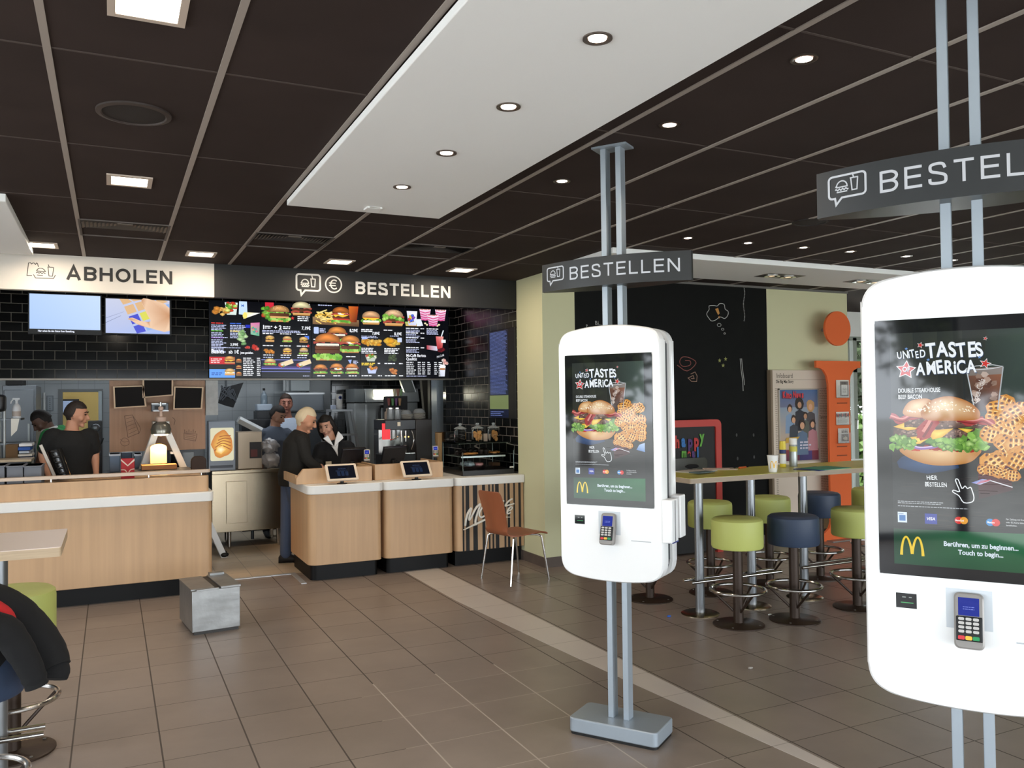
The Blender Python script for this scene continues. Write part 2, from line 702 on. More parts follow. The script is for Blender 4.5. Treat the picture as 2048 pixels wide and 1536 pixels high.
def arches(cv, x, y, k, col, L, w=0.15):
    """Two yellow arches of height k standing on (x, y)."""
    a = sm2([(-0.5, 0), (-0.47, 0.4), (-0.39, 0.78), (-0.27, 0.94), (-0.15, 0.78), (-0.05, 0.4), (0.0, 0.08)], 5)
    ws = [w * k * (0.85 - 0.3 * math.sin(PI * i / (len(a) - 1))) for i in range(len(a))]
    for sgn in (1, -1):
        cv.stroke([(x + sgn * p[0] * k, y + p[1] * k) for p in a], ws, col, L)


def star(cv, x, y, r, col, L, rot=0.0, q=0.42):
    cv.poly([(x + (r if i % 2 == 0 else r * q) * math.sin(PI * i / 5 + rot), y + (r if i % 2 == 0 else r * q) * math.cos(PI * i / 5 + rot)) for i in range(10)], col, L)
# ================================================================== THE ROOM
FLOORM = mat_tiles('floor_tiles', 0.4, 0.4, 0.221, 0.355, (0, 1), 0.008, '877a70', '4a413a', 0.33, 0.06, stain=0.30, bumpd=0.2, grough=0.7, gw2=0.0045, pale=('b3a79b', 1.3, 4.95))
KFLOORM = mat_tiles('kitchen_floor_tiles', 0.3, 0.3, 0.05, 0.1, (0, 1), 0.008, 'b5a792', '8d8475', 0.4, 0.05, stain=0.1)
STRIPM = mat_tiles('pale_floor_tiles', 9.0, 0.4, -4.0, 0.355, (0, 1), 0.005, 'c4bab1', '90867d', 0.35, 0.02, stain=0.05)
SUBWAY = mat_tiles('black_wall_tiles', 0.197, 0.097, 0.062, 1.99, (0, 2), 0.006, '0d0e0e', '58544d', 0.1, 0.1, brick=True, grough=0.6, bumpd=0.5, spec=0.22)
SUBWAYY = mat_tiles('black_side_tiles', 0.197, 0.097, 0.05, 1.99, (1, 2), 0.007, '0d0e0e', '8a837a', 0.22, 0.1, brick=True, grough=0.6, bumpd=0.5, spec=0.22)
KTILE = mat_tiles('grey_kitchen_tiles', 0.2, 0.2, 0.0, 0.0, (0, 2), 0.005, '939a9e', '757b7e', 0.3, 0.03)
DTILE = mat_tiles('dark_kitchen_tiles', 0.197, 0.097, 0.0, 0.0, (0, 2), 0.004, '111212', '2b2a28', 0.12, 0.1, brick=True, grough=0.6)
CEILM = mat('dark_ceiling_tiles', '372d2a', 0.85, spec=0.2, var=(2.5, 0.12), bump=(300, 0.1))
RAILM = mat('ceiling_rail_grey', '9d938b', 0.5)
CREAM = mat('ceiling_panel_white', 'f3f4f3', 0.7)
CHALK = mat('chalkboard_black', '0c0d0c', 0.7, spec=0.2, var=(6, 0.2))
BASEM = mat('baseboard_tile', '5c5048', 0.5, var=(8, 0.15))

YB = 9.95      # tiled header above the pass-through
YC = 7.53      # chalkboard wall

b = MB().box(-5, 13, -3, 8.5, -0.05, 0)
struct(b.build('floor', FLOORM))
b = MB().box(-5, 13, 8.5, 14.2, -0.05, 0)
struct(b.build('floor_kitchen', KFLOORM))
b = MB().prism([(3.0, 8.07), (2.645, 8.07), (2.645, 6.69), (2.69, 5.9), (2.737, 5.14), (2.80, 4.3), (2.861, 3.58), (2.925, 2.87), (3.0, 2.2)], 0.0, 0.0012)
struct(b.build('trim_floor_strip', STRIPM))
b = MB().box(0.9, 1.66, 8.48, 8.53, 0, 0.004).box(1.61, 1.66, 7.98, 8.48, 0, 0.004)
struct(b.build('trim_threshold', ALU))

b = MB().box(-5, 13, -3, 14.2, 3.0, 3.06)
struct(b.build('ceiling', CEILM))
b = MB()
for k in range(-8, 22):
    x = -0.206 + 0.6 * k
    b.box(x - 0.0135, x + 0.0135, -3, 8.1 if x < 4 else 7.5, 2.995, 3.001)
struct(b.build('trim_ceiling_rails', RAILM))
b = MB()
for k in range(-4, 9):
    y = 2.2 + 1.22 * (k - 0)
    if y < 8:
        b.box(-5, 13, y - 0.006, y + 0.006, 2.998, 3.001)
struct(b.build('trim_ceiling_joints', mat('ceiling_joint', '4b403c', 0.8)))
# dropped white ceiling panels
b = MB().box(1.005, 2.03, -2.6, 5.345, 2.95, 2.985)
struct(b.build('trim_ceiling_panel', CREAM, bevel=0.004))
b = MB().box(1.03, 2.0, -2.6, 5.32, 2.985, 3.0)
struct(b.build('trim_panel_hanger', mat('panel_edge_dark', '5d5a56', 0.6)))
b = MB().box(-3.2, -0.575, 5.9, 7.9, 2.95, 3.0)
struct(b.build('trim_ceiling_panel_left', CREAM, bevel=0.004))
b = MB().box(3.87, 12.5, 6.03, 6.99, 2.95, 3.0)
struct(b.build('trim_ceiling_panel_right', CREAM, bevel=0.004))

b = MB().box(-5, 3.97, YB, YB + 0.1, 1.99, 3.0)
struct(b.build('wall_header', SUBWAY))
b = MB().box(-5, 3.97, YB - 0.004, YB + 0.1, 1.972, 1.99)
struct(b.build('trim_header_edge', mat('edge_trim_grey', '8b857c', 0.4, 0.3)))
x0 = at(892, 800, YB).x
b = MB().box(x0, 3.97, YB, YB + 0.1, 0, 1.972)
struct(b.build('wall_back', SUBWAY))
b = MB().box(3.97, 4.06, 8.13, YB + 0.1, 0, 3.0)
struct(b.build('wall_right_tiled', SUBWAYY))
b = MB().box(3.97, 4.35, YC, 8.13, 0, 3.0)
struct(b.build('wall_right_yellow', LINEN))
b = MB().box(4.35, 6.95, YC, YC + 0.12, 0, 3.0)
struct(b.build('wall_chalkboard', CHALK))
b = MB().box(6.95, 8.25, YC, YC + 0.12, 0, 3.0)
struct(b.build('wall_front_yellow', LINEN))
b = MB().box(8.15, 8.25, YC + 0.12, 9.3, 0, 3.0)
struct(b.build('wall_niche', LINEN))
b = MB().box(3.958, 4.35, YC - 0.012, 8.13, 0, 0.1).box(4.35, 8.262, YC - 0.012, YC, 0, 0.1)
struct(b.build('baseboard_right', BASEM))
b = MB().box(4.35, 8.25, YC - 0.02, YC + 0.02, 2.975, 3.0)
struct(b.build('trim_wall_top', mat('grey_wall_trim', '6a6864', 0.5)))

# kitchen shell
struct(MB().box(-5, -4.9, 6.7, 14.2, 0, 3.0).build('wall_left', KTILE))
YR = 12.8
dx0, dx1, dz = at(125, 800, YR).x, at(198, 800, YR).x, at(160, 784, YR).z
xr = at(664, 800, YR).x
b = MB().box(-4.9, dx0, YR, YR + 0.1, 0, 3).box(dx1, 4.06, YR, YR + 0.1, 0, 3).box(dx0, dx1, YR, YR + 0.1, dz, 3)
struct(b.build('wall_kitchen_rear', KTILE))
b = MB().box(dx0 - 0.05, dx0, YR - 0.02, YR + 0.1, 0, dz + 0.04).box(dx1, dx1 + 0.05, YR - 0.02, YR + 0.1, 0, dz + 0.04).box(dx0, dx1, YR - 0.02, YR + 0.1, dz, dz + 0.04)
d = struct(b.build('door_1', mat('door_frame_grey', '75797a', 0.5)))
struct(MB().box(dx0 - 1, dx1 + 1, 14.1, 14.2, 0, 3).build('wall_office', mat('ochre_paint', '94804c', 0.8)))
d = struct(MB().box(dx1 - 0.0, dx1 + 0.04, YR - 0.62, YR - 0.03, 0.02, dz).build('door_2', mat('door_leaf_grey', '8d979b', 0.5)))
MB().cyl((dx1 - 0.05, YR - 0.55, 1.05), (dx1 - 0.05, YR - 0.43, 1.05), 0.011).cyl((dx1 - 0.05, YR - 0.55, 1.05), (dx1 + 0.01, YR - 0.55, 1.05), 0.011).build('handle', CHROME, d)
lamp('office_ceiling_light', 'AREA', ((dx0 + dx1) / 2, 13.5, 2.8), 12, (1, 0.93, 0.8), 0.6)
YD = 11.7
struct(MB().box(at(664, 800, YD).x, 3.97, YD, YD + 0.08, 0, 3).build('wall_partition', DTILE))
struct(MB().box(3.97, 4.06, YB + 0.1, YR, 0, 3).build('wall_kitchen_right', DTILE))
YW = 10.02
p0, p1 = at(412, 757, YW), at(437, 830, YW)
struct(MB().box(p0.x, p1.x, YW + 0.04, YW + 0.4, p1.z, 2.2).build('trim_post_left', mat('worn_white_metal', 'b4b6b4', 0.5, var=(20, 0.08))))
p0, p1 = at(873, 757, 10.2), at(893, 866, 10.2)
b = MB().box(p0.x, p1.x, 10.2, 10.4, 0.6, 2.2)
for zz in (2.0, 1.9, 1.8, 1.7, 1.6):
    for xx in (p0.x + 0.03, p1.x - 0.03):
        b.ball((xx, 10.2, zz), 0.006, n=8)
struct(b.build('trim_post_right', mat('blue_grey_metal', '8d979f', 0.45, 0.2)))
p0, p1 = at(618, 757, 12.6), at(664, 830, 12.6)
struct(MB().box(p0.x, p1.x, 12.6, 12.78, 0, 2.6).build('trim_kitchen_column', mat('white_tile_column', 'bfc4c6', 0.4)))

# glazed front behind and beside the camera: slim posts and transoms
FRAME = mat('window_frame_grey', '4a4f50', 0.5)
b = MB()
for k in range(10):
    b.box(-5 + 1.8 * k - 0.04, -5 + 1.8 * k + 0.04, -3.06, -2.96, 0, 3)
b.box(-5, 13, -3.06, -2.96, 0, 0.08).box(-5, 13, -3.06, -2.96, 2.9, 3)
struct(b.build('window_1', FRAME))
struct(MB().box(-5, 13, -3.05, -2.97, 2.36, 3.0).build('wall_sky_blocker', mat('sky_blocker_grey', '77756f', 0.7)))  # added unseen band that keeps sky reflections off the black header tiles
b = MB()
for k in range(6):
    b.box(-5.06, -4.96, -3 + 1.94 * k - 0.04, -3 + 1.94 * k + 0.04, 0, 3)
b.box(-5.06, -4.96, -3, 6.7, 0, 0.08).box(-5.06, -4.96, -3, 6.7, 2.9, 3)
struct(b.build('window_2', FRAME))
struct(MB().box(13, 13.1, -3, 9.3, 0, 3).build('wall_far_right', LINEN))

# window beyond the end of the yellow wall
YG = 9.3
PALEF = mat('pale_window_frame', '9aa199', 0.5)
wz = at(1703, 738, YG).z
b = MB().box(8.25, 13, YG, YG + 0.12, 2.62, 3.0)
struct(b.build('wall_window_head', CREAM))
b = MB().box(8.25, 13, YG, YG + 0.07, 2.56, 2.62).box(8.25, 13, YG, YG + 0.07, 0, 0.1).box(8.25, 13, YG, YG + 0.07, wz - 0.05, wz + 0.05)
for px in (1697, 1712, 1735, 1790):
    x = at(px, 800, YG).x
    b.box(x - 0.04, x + 0.04, YG, YG + 0.07, 0, 2.6)
w3 = struct(b.build('window_3', PALEF))
MB().box(8.25, 13, YG + 0.03, YG + 0.036, 0.1, 2.56).build('pane', mat('window_glass', 'ffffff', 0.0, trans=1.0, ior=1.02, spec=0.3), w3)
x = at(1711, 860, YG).x
MB().tube([(x, YG - 0.01, 1.35), (x, YG - 0.05, 1.33), (x - 0.01, YG - 0.05, 1.2)], 0.01, 8).build('window_handle', CHROME, w3)

# outdoors
struct(MB().box(-60, 60, -60, 70, -0.3, -0.16).build('ground', mat('bounce_paving', 'cfccc5', 0.9, var=(3, 0.15))))  # unseen ground, made pale to bounce more sky light up to the ceiling


def leafy(name, label, cat, loc, rx, ry, rz, n, col, trunk, seed, group):
    rnd = random.Random(seed)
    t = thing(name, label, cat, loc, group=group)
    b = MB()
    for i in range(n):
        th, ph = math.acos(rnd.uniform(-1, 1)), rnd.uniform(0, 2 * PI)
        q = rnd.uniform(0.75, 1.05)
        c = V((rx * math.sin(th) * math.cos(ph), ry * math.sin(th) * math.sin(ph), rz * math.cos(th))) * q + V((0, 0, trunk + rz))
        u = V((rnd.gauss(0, 1), rnd.gauss(0, 1), rnd.gauss(0, 1))).normalized()
        v = u.orthogonal().normalized()
        s = rnd.uniform(0.12, 0.28) * (0.6 if n > 800 else 1)
        b.add([c + u * s, c + v * s * 0.6, c - u * s, c - v * s * 0.6], [(0, 1, 2, 3)], rnd.randrange(2))
    b.build('crown', [mat('leaf_' + col, col, 0.8, var=(1.5, 0.35)), mat('leaf_dark_' + col, col, 0.9, var=(0.7, 0.5))], t, smooth=0)
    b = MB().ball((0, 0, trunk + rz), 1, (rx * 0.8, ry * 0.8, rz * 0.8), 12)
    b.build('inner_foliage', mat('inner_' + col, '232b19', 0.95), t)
    if trunk > 0.2:
        MB().cyl((0, 0, 0), (0, 0, trunk + rz * 0.5), 0.2, 0.1, 10).build('trunk', mat('bark', '4a4036', 0.9), t)
    return t


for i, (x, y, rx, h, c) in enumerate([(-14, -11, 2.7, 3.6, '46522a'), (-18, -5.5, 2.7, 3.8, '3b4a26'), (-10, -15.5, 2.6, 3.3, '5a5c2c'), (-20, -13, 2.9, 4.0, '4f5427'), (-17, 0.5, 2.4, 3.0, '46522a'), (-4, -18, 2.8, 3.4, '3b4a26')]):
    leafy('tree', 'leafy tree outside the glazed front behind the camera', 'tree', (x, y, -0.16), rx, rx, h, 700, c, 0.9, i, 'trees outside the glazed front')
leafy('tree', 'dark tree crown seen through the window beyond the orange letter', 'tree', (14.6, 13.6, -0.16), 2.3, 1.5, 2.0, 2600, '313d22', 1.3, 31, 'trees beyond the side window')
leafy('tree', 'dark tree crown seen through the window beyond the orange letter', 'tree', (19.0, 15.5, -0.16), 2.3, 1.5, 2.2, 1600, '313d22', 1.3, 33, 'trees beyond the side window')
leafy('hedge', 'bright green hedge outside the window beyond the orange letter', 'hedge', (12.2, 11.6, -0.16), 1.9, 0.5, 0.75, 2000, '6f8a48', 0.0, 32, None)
# ================================================================== ORDER KIOSKS
def kiosk_ad(cv):
    """Picture on the order screen: lettering, a bacon cheeseburger, waffle fries and a glass."""
    rnd = random.Random(3)
    x0, x1, z0, z1 = -0.195, 0.194, 1.198, 1.887
    cv.rect(-0.2355, 0.2355, 1.166, 1.927, '0b0c0e', 0)
    cv.rect(x0, x1, z0, z1, '262c2b', 1)
    # dark planks behind, slate in front
    for i in range(6):
        a = x0 + 0.065 * i
        cv.poly([(a, 1.50), (a + 0.063, 1.50), (a + 0.063, z1), (a, z1)], ['241d1a', '2a2320', '333833', '2b302e'], 2)
    cv.poly([(0.03, 1.6), (x1, 1.6), (x1, z1), (0.06, z1)], ['232a28', '2f3b36', '41504a', '333c38'], 3)
    cv.poly([(x0, 1.305), (x1, 1.305), (x1, 1.53), (x0, 1.53)], ['17181b', '101013', '1a1713', '25272a'], 2)
    for i in range(60):
        a, z = rnd.uniform(x0, x1 - 0.08), rnd.uniform(1.31, 1.47)
        cv.rect(a, a + rnd.uniform(0.02, 0.08), z, z + 0.0012, rnd.choice(['25211f', '2d2a2a', '0c0c0e', '332a24']), 3)
    # glass of cola
    gx = 0.052
    cv.poly([(gx - 0.046, 1.775), (gx + 0.046, 1.78), (gx + 0.03, 1.655), (gx - 0.026, 1.65)], ['7d756f', '8f8783', '4b3a33', '3c2d28'], 4)
    cv.poly([(gx - 0.042, 1.755), (gx + 0.043, 1.758), (gx + 0.028, 1.655), (gx - 0.024, 1.65)], ['6a4a3c', '8a5a45', '3a201a', '2a1612'], 5)
    for i in range(16):
        cv.blob(gx + rnd.uniform(-0.03, 0.03), rnd.uniform(1.68, 1.76), 0.009, 0.008, rnd.choice(['8d7466', 'a58a7b', '5c3c31', 'b9a79c']), 6, 0.3, 6, rnd)
    cv.stroke([(gx - 0.046, 1.777), (gx - 0.02, 1.783), (gx + 0.02, 1.785), (gx + 0.046, 1.78), (gx + 0.02, 1.774), (gx - 0.02, 1.772)], 0.002, 'cfd4d8', 7, True)
    cv.stroke([(gx - 0.046, 1.777), (gx - 0.026, 1.65)], 0.003, 'b9c2c8', 7)
    cv.stroke([(gx + 0.046, 1.778), (gx + 0.03, 1.655)], 0.003, 'aab0b5', 7)
    cv.text('Coca-Cola', gx - 0.022, 1.672, 0.016, 'd8d2ce', 8, 0.0, 0.75, 1.25, shear=0.25)
    # waffle fries
    def waffle(cx, cy, r, rot, c0, c1, L):
        p = [(cx + r * rnd.uniform(0.9, 1.1) * math.cos(rot + 2 * PI * i / 9), cy + r * rnd.uniform(0.75, 0.95) * math.sin(rot + 2 * PI * i / 9)) for i in range(9)]
        cv.fan(p, (cx, cy), c0, c1, L)
        for i in (-1, 0, 1):
            for j in (-1, 0, 1):
                u, v = i * r * 0.5, j * r * 0.42
                cv.ell(cx + u * math.cos(rot) - v * math.sin(rot), cy + u * math.sin(rot) + v * math.cos(rot), r * 0.20, r * 0.145, 'a8601c', L + 0.3, rot, 6)
                cv.ell(cx + u * math.cos(rot) - v * math.sin(rot), cy + u * math.sin(rot) + v * math.cos(rot) + r * 0.03, r * 0.15, r * 0.10, '5a2c0c', L + 0.5, rot, 6)
                cv.stroke([(cx + (u - r * 0.2) * math.cos(rot) - (v - r * 0.2) * math.sin(rot), cy + (u - r * 0.2) * math.sin(rot) + (v - r * 0.2) * math.cos(rot)), (cx + (u + r * 0.2) * math.cos(rot) - (v - r * 0.2) * math.sin(rot), cy + (u + r * 0.2) * math.sin(rot) + (v - r * 0.2) * math.cos(rot))], r * 0.06, 'fbe3a2', L + 0.4)
    pile = []
    for k in range(46):
        z = rnd.uniform(1.50, 1.675)
        half = 0.04 + 0.05 * (1.69 - z) / 0.19
        pile.append((0.125 + rnd.uniform(-half, half), z))
    pile.sort(key=lambda q: -q[1])
    for k, (a, z) in enumerate(pile):
        waffle(max(0.03, min(0.175, a)), z, rnd.uniform(0.024, 0.032), rnd.uniform(0, PI), rnd.choice(['f2c66a', 'eeb552', 'f6d283']), rnd.choice(['c98227', 'd48e30']), 4 + k * 0.7)
    # red fries box behind, napkin, dip
    cv.poly([(0.03, 1.50), (0.10, 1.53), (0.115, 1.43), (0.03, 1.40)], ['5c1a22', '6a1c26', '3a0f16', '2d0c12'], 3)
    cv.poly([(0.165, 1.475), (x1, 1.485), (x1, 1.44), (0.15, 1.45)], ['9bb8e0', 'b6cbe8', '6f93c8', '5b7fb8'], 6)
    for k in range(5):
        waffle(0.045 + 0.018 * k, 1.487 - 0.004 * k, 0.019, 0.6 + k, 'f0bf62', 'c47a22', 40 + k)
    cv.blob(-0.10, 1.502, 0.085, 0.03, '3d5a86', 4, 0.18, 12, rnd, '22385c')
    # burger from the bottom up
    cv.fan(sm2([(-0.168, 1.543), (-0.158, 1.520), (-0.11, 1.499), (-0.06, 1.494), (0.0, 1.502), (0.027, 1.520), (0.034, 1.545), (-0.06, 1.546)], 4, True), (-0.065, 1.53), 'ecca98', 'b87e40', 6)
    for k in range(16):
        cv.blob(-0.15 + 0.0118 * k, 1.545 + rnd.uniform(-0.006, 0.004), 0.010, 0.006, rnd.choice(['a52a1c', '8c2016', 'c23c26']), 7, 0.3, 7, rnd)
    for sx, ex, zz in ((-0.155, -0.06, 1.553), (-0.02, 0.045, 1.562)):
        pts = sm2([(sx, zz + 0.01), (sx + 0.3 * (ex - sx), zz - 0.008), (sx + 0.7 * (ex - sx), zz - 0.006), (ex, zz + 0.004)], 4)
        cv.stroke(pts, 0.009, '8a6ab0', 8)
        cv.stroke([(a, z + 0.0025) for a, z in pts], 0.004, 'cbb6df', 9)
    for k in range(46):
        t = k / 45
        a = -0.19 + 0.236 * t + rnd.uniform(-0.006, 0.006)
        z = 1.578 + 0.014 * math.sin(t * 9) + rnd.uniform(-0.016, 0.014) + (0.018 if t > 0.85 else 0)
        cv.blob(a, z, rnd.uniform(0.008, 0.014), rnd.uniform(0.007, 0.012), rnd.choice(['6fa03c', '8fbf55', '4f8030', 'a9cf6d', '5f9138']), 9 + k % 3, 0.35, 9, rnd, rnd.choice(['3c6a22', '7db04a', '4a7a2c']))
    def patty(xa, xb, z, h, L):
        top = [(xa + (xb - xa) * i / 14, z + h + rnd.uniform(-0.003, 0.003)) for i in range(15)]
        bot = [(xb - (xb - xa) * i / 14, z + rnd.uniform(-0.004, 0.002)) for i in range(15)]
        cv.fan(top + bot, ((xa + xb) / 2, z + h * 0.6), '85685a', '4a332b', L)
        for i in range(90):
            cv.blob(rnd.uniform(xa + 0.005, xb - 0.005), z + rnd.uniform(0.003, h - 0.002), rnd.uniform(0.002, 0.006), rnd.uniform(0.0015, 0.004), rnd.choice(['8f7163', '5a3e34', 'a88a7a', '3a2620', '745448']), L + 1, 0.4, 6, rnd)
    patty(-0.19, 0.025, 1.575, 0.028, 13)
    for k in range(64):
        a = rnd.uniform(-0.197, -0.135) if k % 3 == 0 else rnd.uniform(-0.065, 0.056)
        lo_, hi_ = (1.545, 1.578) if a < -0.1 else (1.545, 1.566 + max(0, a + 0.03) * 0.45)
        cv.blob(a, rnd.uniform(lo_, hi_), rnd.uniform(0.008, 0.013), rnd.uniform(0.007, 0.012), rnd.choice(['8fbf55', 'a9d070', '6fa03c', 'bfe08a', '5f9138']), 15.5 + (k % 8) * 0.06, 0.4, 10, rnd, rnd.choice(['3c6a22', '5a8a34', '7db04a']))
    for p in ([(-0.19, 1.607), (-0.145, 1.625), (-0.118, 1.602), (-0.15, 1.596)], [(-0.10, 1.596), (-0.03, 1.603), (-0.06, 1.577), (-0.085, 1.570)], [(-0.145, 1.577), (-0.085, 1.582), (-0.118, 1.557), (-0.13, 1.556)], [(-0.02, 1.604), (0.02, 1.60), (0.005, 1.590)]):
        cv.fan(p, (sum(q[0] for q in p) / len(p), sum(q[1] for q in p) / len(p)), 'f6dc66', 'dca82f', 15)
    patty(-0.16, 0.045, 1.606, 0.03, 16)
    def bacon(pts, w, L):
        p = sm2(pts, 5)
        cv.stroke([(a + 0.004 * math.sin(i * 1.1), z + 0.004 * math.cos(i * 0.9)) for i, (a, z) in enumerate(p)], w, 'a4393a', L)
        cv.stroke([(a, z + w * 0.22) for a, z in p], w * 0.25, 'd98a80', L + 1)
        cv.stroke([(a, z - w * 0.25) for a, z in p], w * 0.2, '7a2226', L + 1)
    bacon([(-0.197, 1.637), (-0.165, 1.627), (-0.14, 1.64), (-0.11, 1.636)], 0.018, 18)
    bacon([(-0.085, 1.63), (-0.095, 1.61), (-0.105, 1.593), (-0.11, 1.585)], 0.034, 18)
    bacon([(-0.02, 1.628), (0.02, 1.622), (0.045, 1.627), (0.07, 1.612)], 0.018, 18)
    # top bun of two lobes with sesame
    l1 = sm2([(-0.162, 1.645), (-0.16, 1.662), (-0.145, 1.682), (-0.12, 1.69), (-0.09, 1.688), (-0.075, 1.66), (-0.10, 1.636), (-0.14, 1.637)], 4, True)
    cv.fan(l1, (-0.125, 1.67), 'efd3a6', 'b97b3d', 20)
    l2 = sm2([(-0.113, 1.638), (-0.112, 1.66), (-0.085, 1.686), (-0.04, 1.697), (0.005, 1.683), (0.034, 1.658), (0.038, 1.638), (0.025, 1.628), (-0.04, 1.625), (-0.095, 1.627)], 4, True)
    cv.fan(l2, (-0.05, 1.675), 'f4dcb2', 'b06f32', 21)
    for k in range(70):
        a = rnd.uniform(-0.155, 0.025)
        zt = 1.69 - 0.0045 * ((a + 0.05) / 0.03) ** 2
        z = rnd.uniform(1.652, max(1.655, zt - 0.004))
        cv.ell(a, z, 0.0030, 0.0017, rnd.choice(['fbf1dc', 'f2e2c2']), 22, rnd.uniform(0, PI), 6)
    # lettering
    wc = 'eef4f8'
    for dx, dz, c, L in ((0.0012, -0.0016, '24406a', 23), (0, 0, wc, 24)):
        cv.text('UNiTED', -0.175 + dx, 1.812 + dz, 0.022, c, L, 0.02, 0.66, 0.10, 0.07)
        cv.text('TASTES', -0.096 + dx, 1.811 + dz, 0.041, c, L, 0.03, 0.70, 0.10, 0.07)
        cv.text('OF', -0.162 + dx, 1.772 + dz, 0.014, c, L + 3, 0.02, 0.8)
        cv.text('AMERiCA', -0.124 + dx, 1.763 + dz, 0.037, c, L, 0.03, 0.66, 0.06, 0.06)
    star(cv, -0.152, 1.777, 0.029, 'f3f5f6', 25, 0.1, 0.5)
    star(cv, -0.152, 1.777, 0.0245, 'c5322f', 25.5, 0.1, 0.5)
    for a, z, r in ((-0.112, 1.849, 0.008), (0.054, 1.789, 0.013), (0.056, 1.861, 0.005)):
        star(cv, a, z, r * 1.25, 'f0f2f4', 24, 0.3)
        star(cv, a, z, r, 'cc3834', 25, 0.3)
    for a, z in ((-0.15, 1.84), (-0.092, 1.805), (0.04, 1.808)):
        star(cv, a, z, 0.005, '6f97d2', 25)
    cv.text('DOUBLE STEAKHOUSE', -0.175, 1.709, 0.0125, wc, 24, 0.012, 0.62, 0.01)
    cv.text('BEEF BACON', -0.175, 1.690, 0.0125, wc, 24, 0.012, 0.62, 0.01)
    cv.text('HiER', -0.103, 1.452, 0.0125, wc, 24, 0.015, 0.75, 0.06, 0.05)
    cv.text('BESTELLEN', -0.108, 1.432, 0.0125, wc, 24, 0.015, 0.62, 0.05, 0.05)
    hand = sm2([(-0.028, 1.452), (-0.021, 1.455), (-0.012, 1.43), (-0.004, 1.437), (0.002, 1.43), (0.010, 1.434), (0.014, 1.424), (0.018, 1.405), (0.013, 1.392), (-0.008, 1.389), (-0.02, 1.408), (-0.035, 1.418), (-0.033, 1.424), (-0.018, 1.421)], 3, True)
    cv.stroke(hand, 0.0026, wc, 25, True)
    # paper flag on a stick
    cv.poly([(0.012, 1.447), (0.04, 1.459), (0.062, 1.455), (0.034, 1.442)], ['6a76c4', '8892cf', 'd6d9ea', 'b8bddf'], 20)
    for k in range(3):
        cv.stroke([(0.026 + 0.004 * k, 1.4445 + 0.004 * k), (0.055 + 0.003 * k, 1.4535 + 0.002 * k)], 0.0016, 'c25a6a', 21)
    cv.stroke([(0.060, 1.455), (0.114, 1.438)], 0.0026, 'e4e6ee', 21)
    # small print, card marks, foot bar
    cv.lines(-0.182, -0.06, 1.384, 2, 0.005, 0.0022, 'aeb4ba', 12, 0.05, rnd)
    cv.lines(-0.182, 0.005, 1.370, 1, 0.005, 0.0022, 'aeb4ba', 12, 0.02, rnd)
    cv.rect(-0.183, -0.158, 1.322, 1.353, 'd5e4f2', 12)
    cv.rect(-0.179, -0.162, 1.327, 1.344, '3f76b5', 13)
    cv.text('girocard', -0.181, 1.3465, 0.004, '2d5d9a', 13, 0.02, 0.7)
    cv.rect(-0.110, -0.078, 1.322, 1.352, '2a3a9c', 12)
    cv.text('VISA', -0.106, 1.333, 0.0085, 'f2f3f8', 13, 0.02, 0.95, 0, shear=0.15)
    cv.ell(-0.022, 1.337, 0.0105, 0.0105, 'd8322c', 12)
    cv.ell(-0.009, 1.337, 0.0105, 0.0105, 'e9a33a', 13)
    cv.text('MasterCard', -0.0305, 1.3345, 0.005, 'ffffff', 14, 0.02, 0.62)
    cv.ell(0.057, 1.336, 0.0105, 0.0105, '2f86c9', 12)
    cv.ell(0.071, 1.336, 0.0105, 0.0105, 'd5322e', 13)
    cv.text('Maestro', 0.050, 1.3335, 0.0055, 'ffffff', 14, 0.02, 0.68)
    for k, t in enumerate(('Für Zahlung mit Kredit-', 'oder EC-Karte bitte PIN', 'bereithalten.')):
        cv.text(t, 0.096, 1.345 - 0.0085 * k, 0.0046, 'cfd3d6', 12, 0.01, 0.8)
    cv.poly([(x0, z0), (x1, z0), (x1, 1.31), (x0, 1.302)], ['1d4a33', '17512f', '1f6a3f', '1c3f2c'], 4)
    arches(cv, -0.146, 1.2255, 0.058, 'f0cf3e', 12, 0.16)
    cv.text('Berühren, um zu beginnen...', 0.031, 1.2605, 0.0135, 'dce9f4', 12, 0.03, 0.86, 0, 0, 'c')
    cv.text('Touch to begin...', 0.031, 1.2385, 0.0135, 'dce9f4', 12, 0.03, 0.86, 0, 0, 'c')


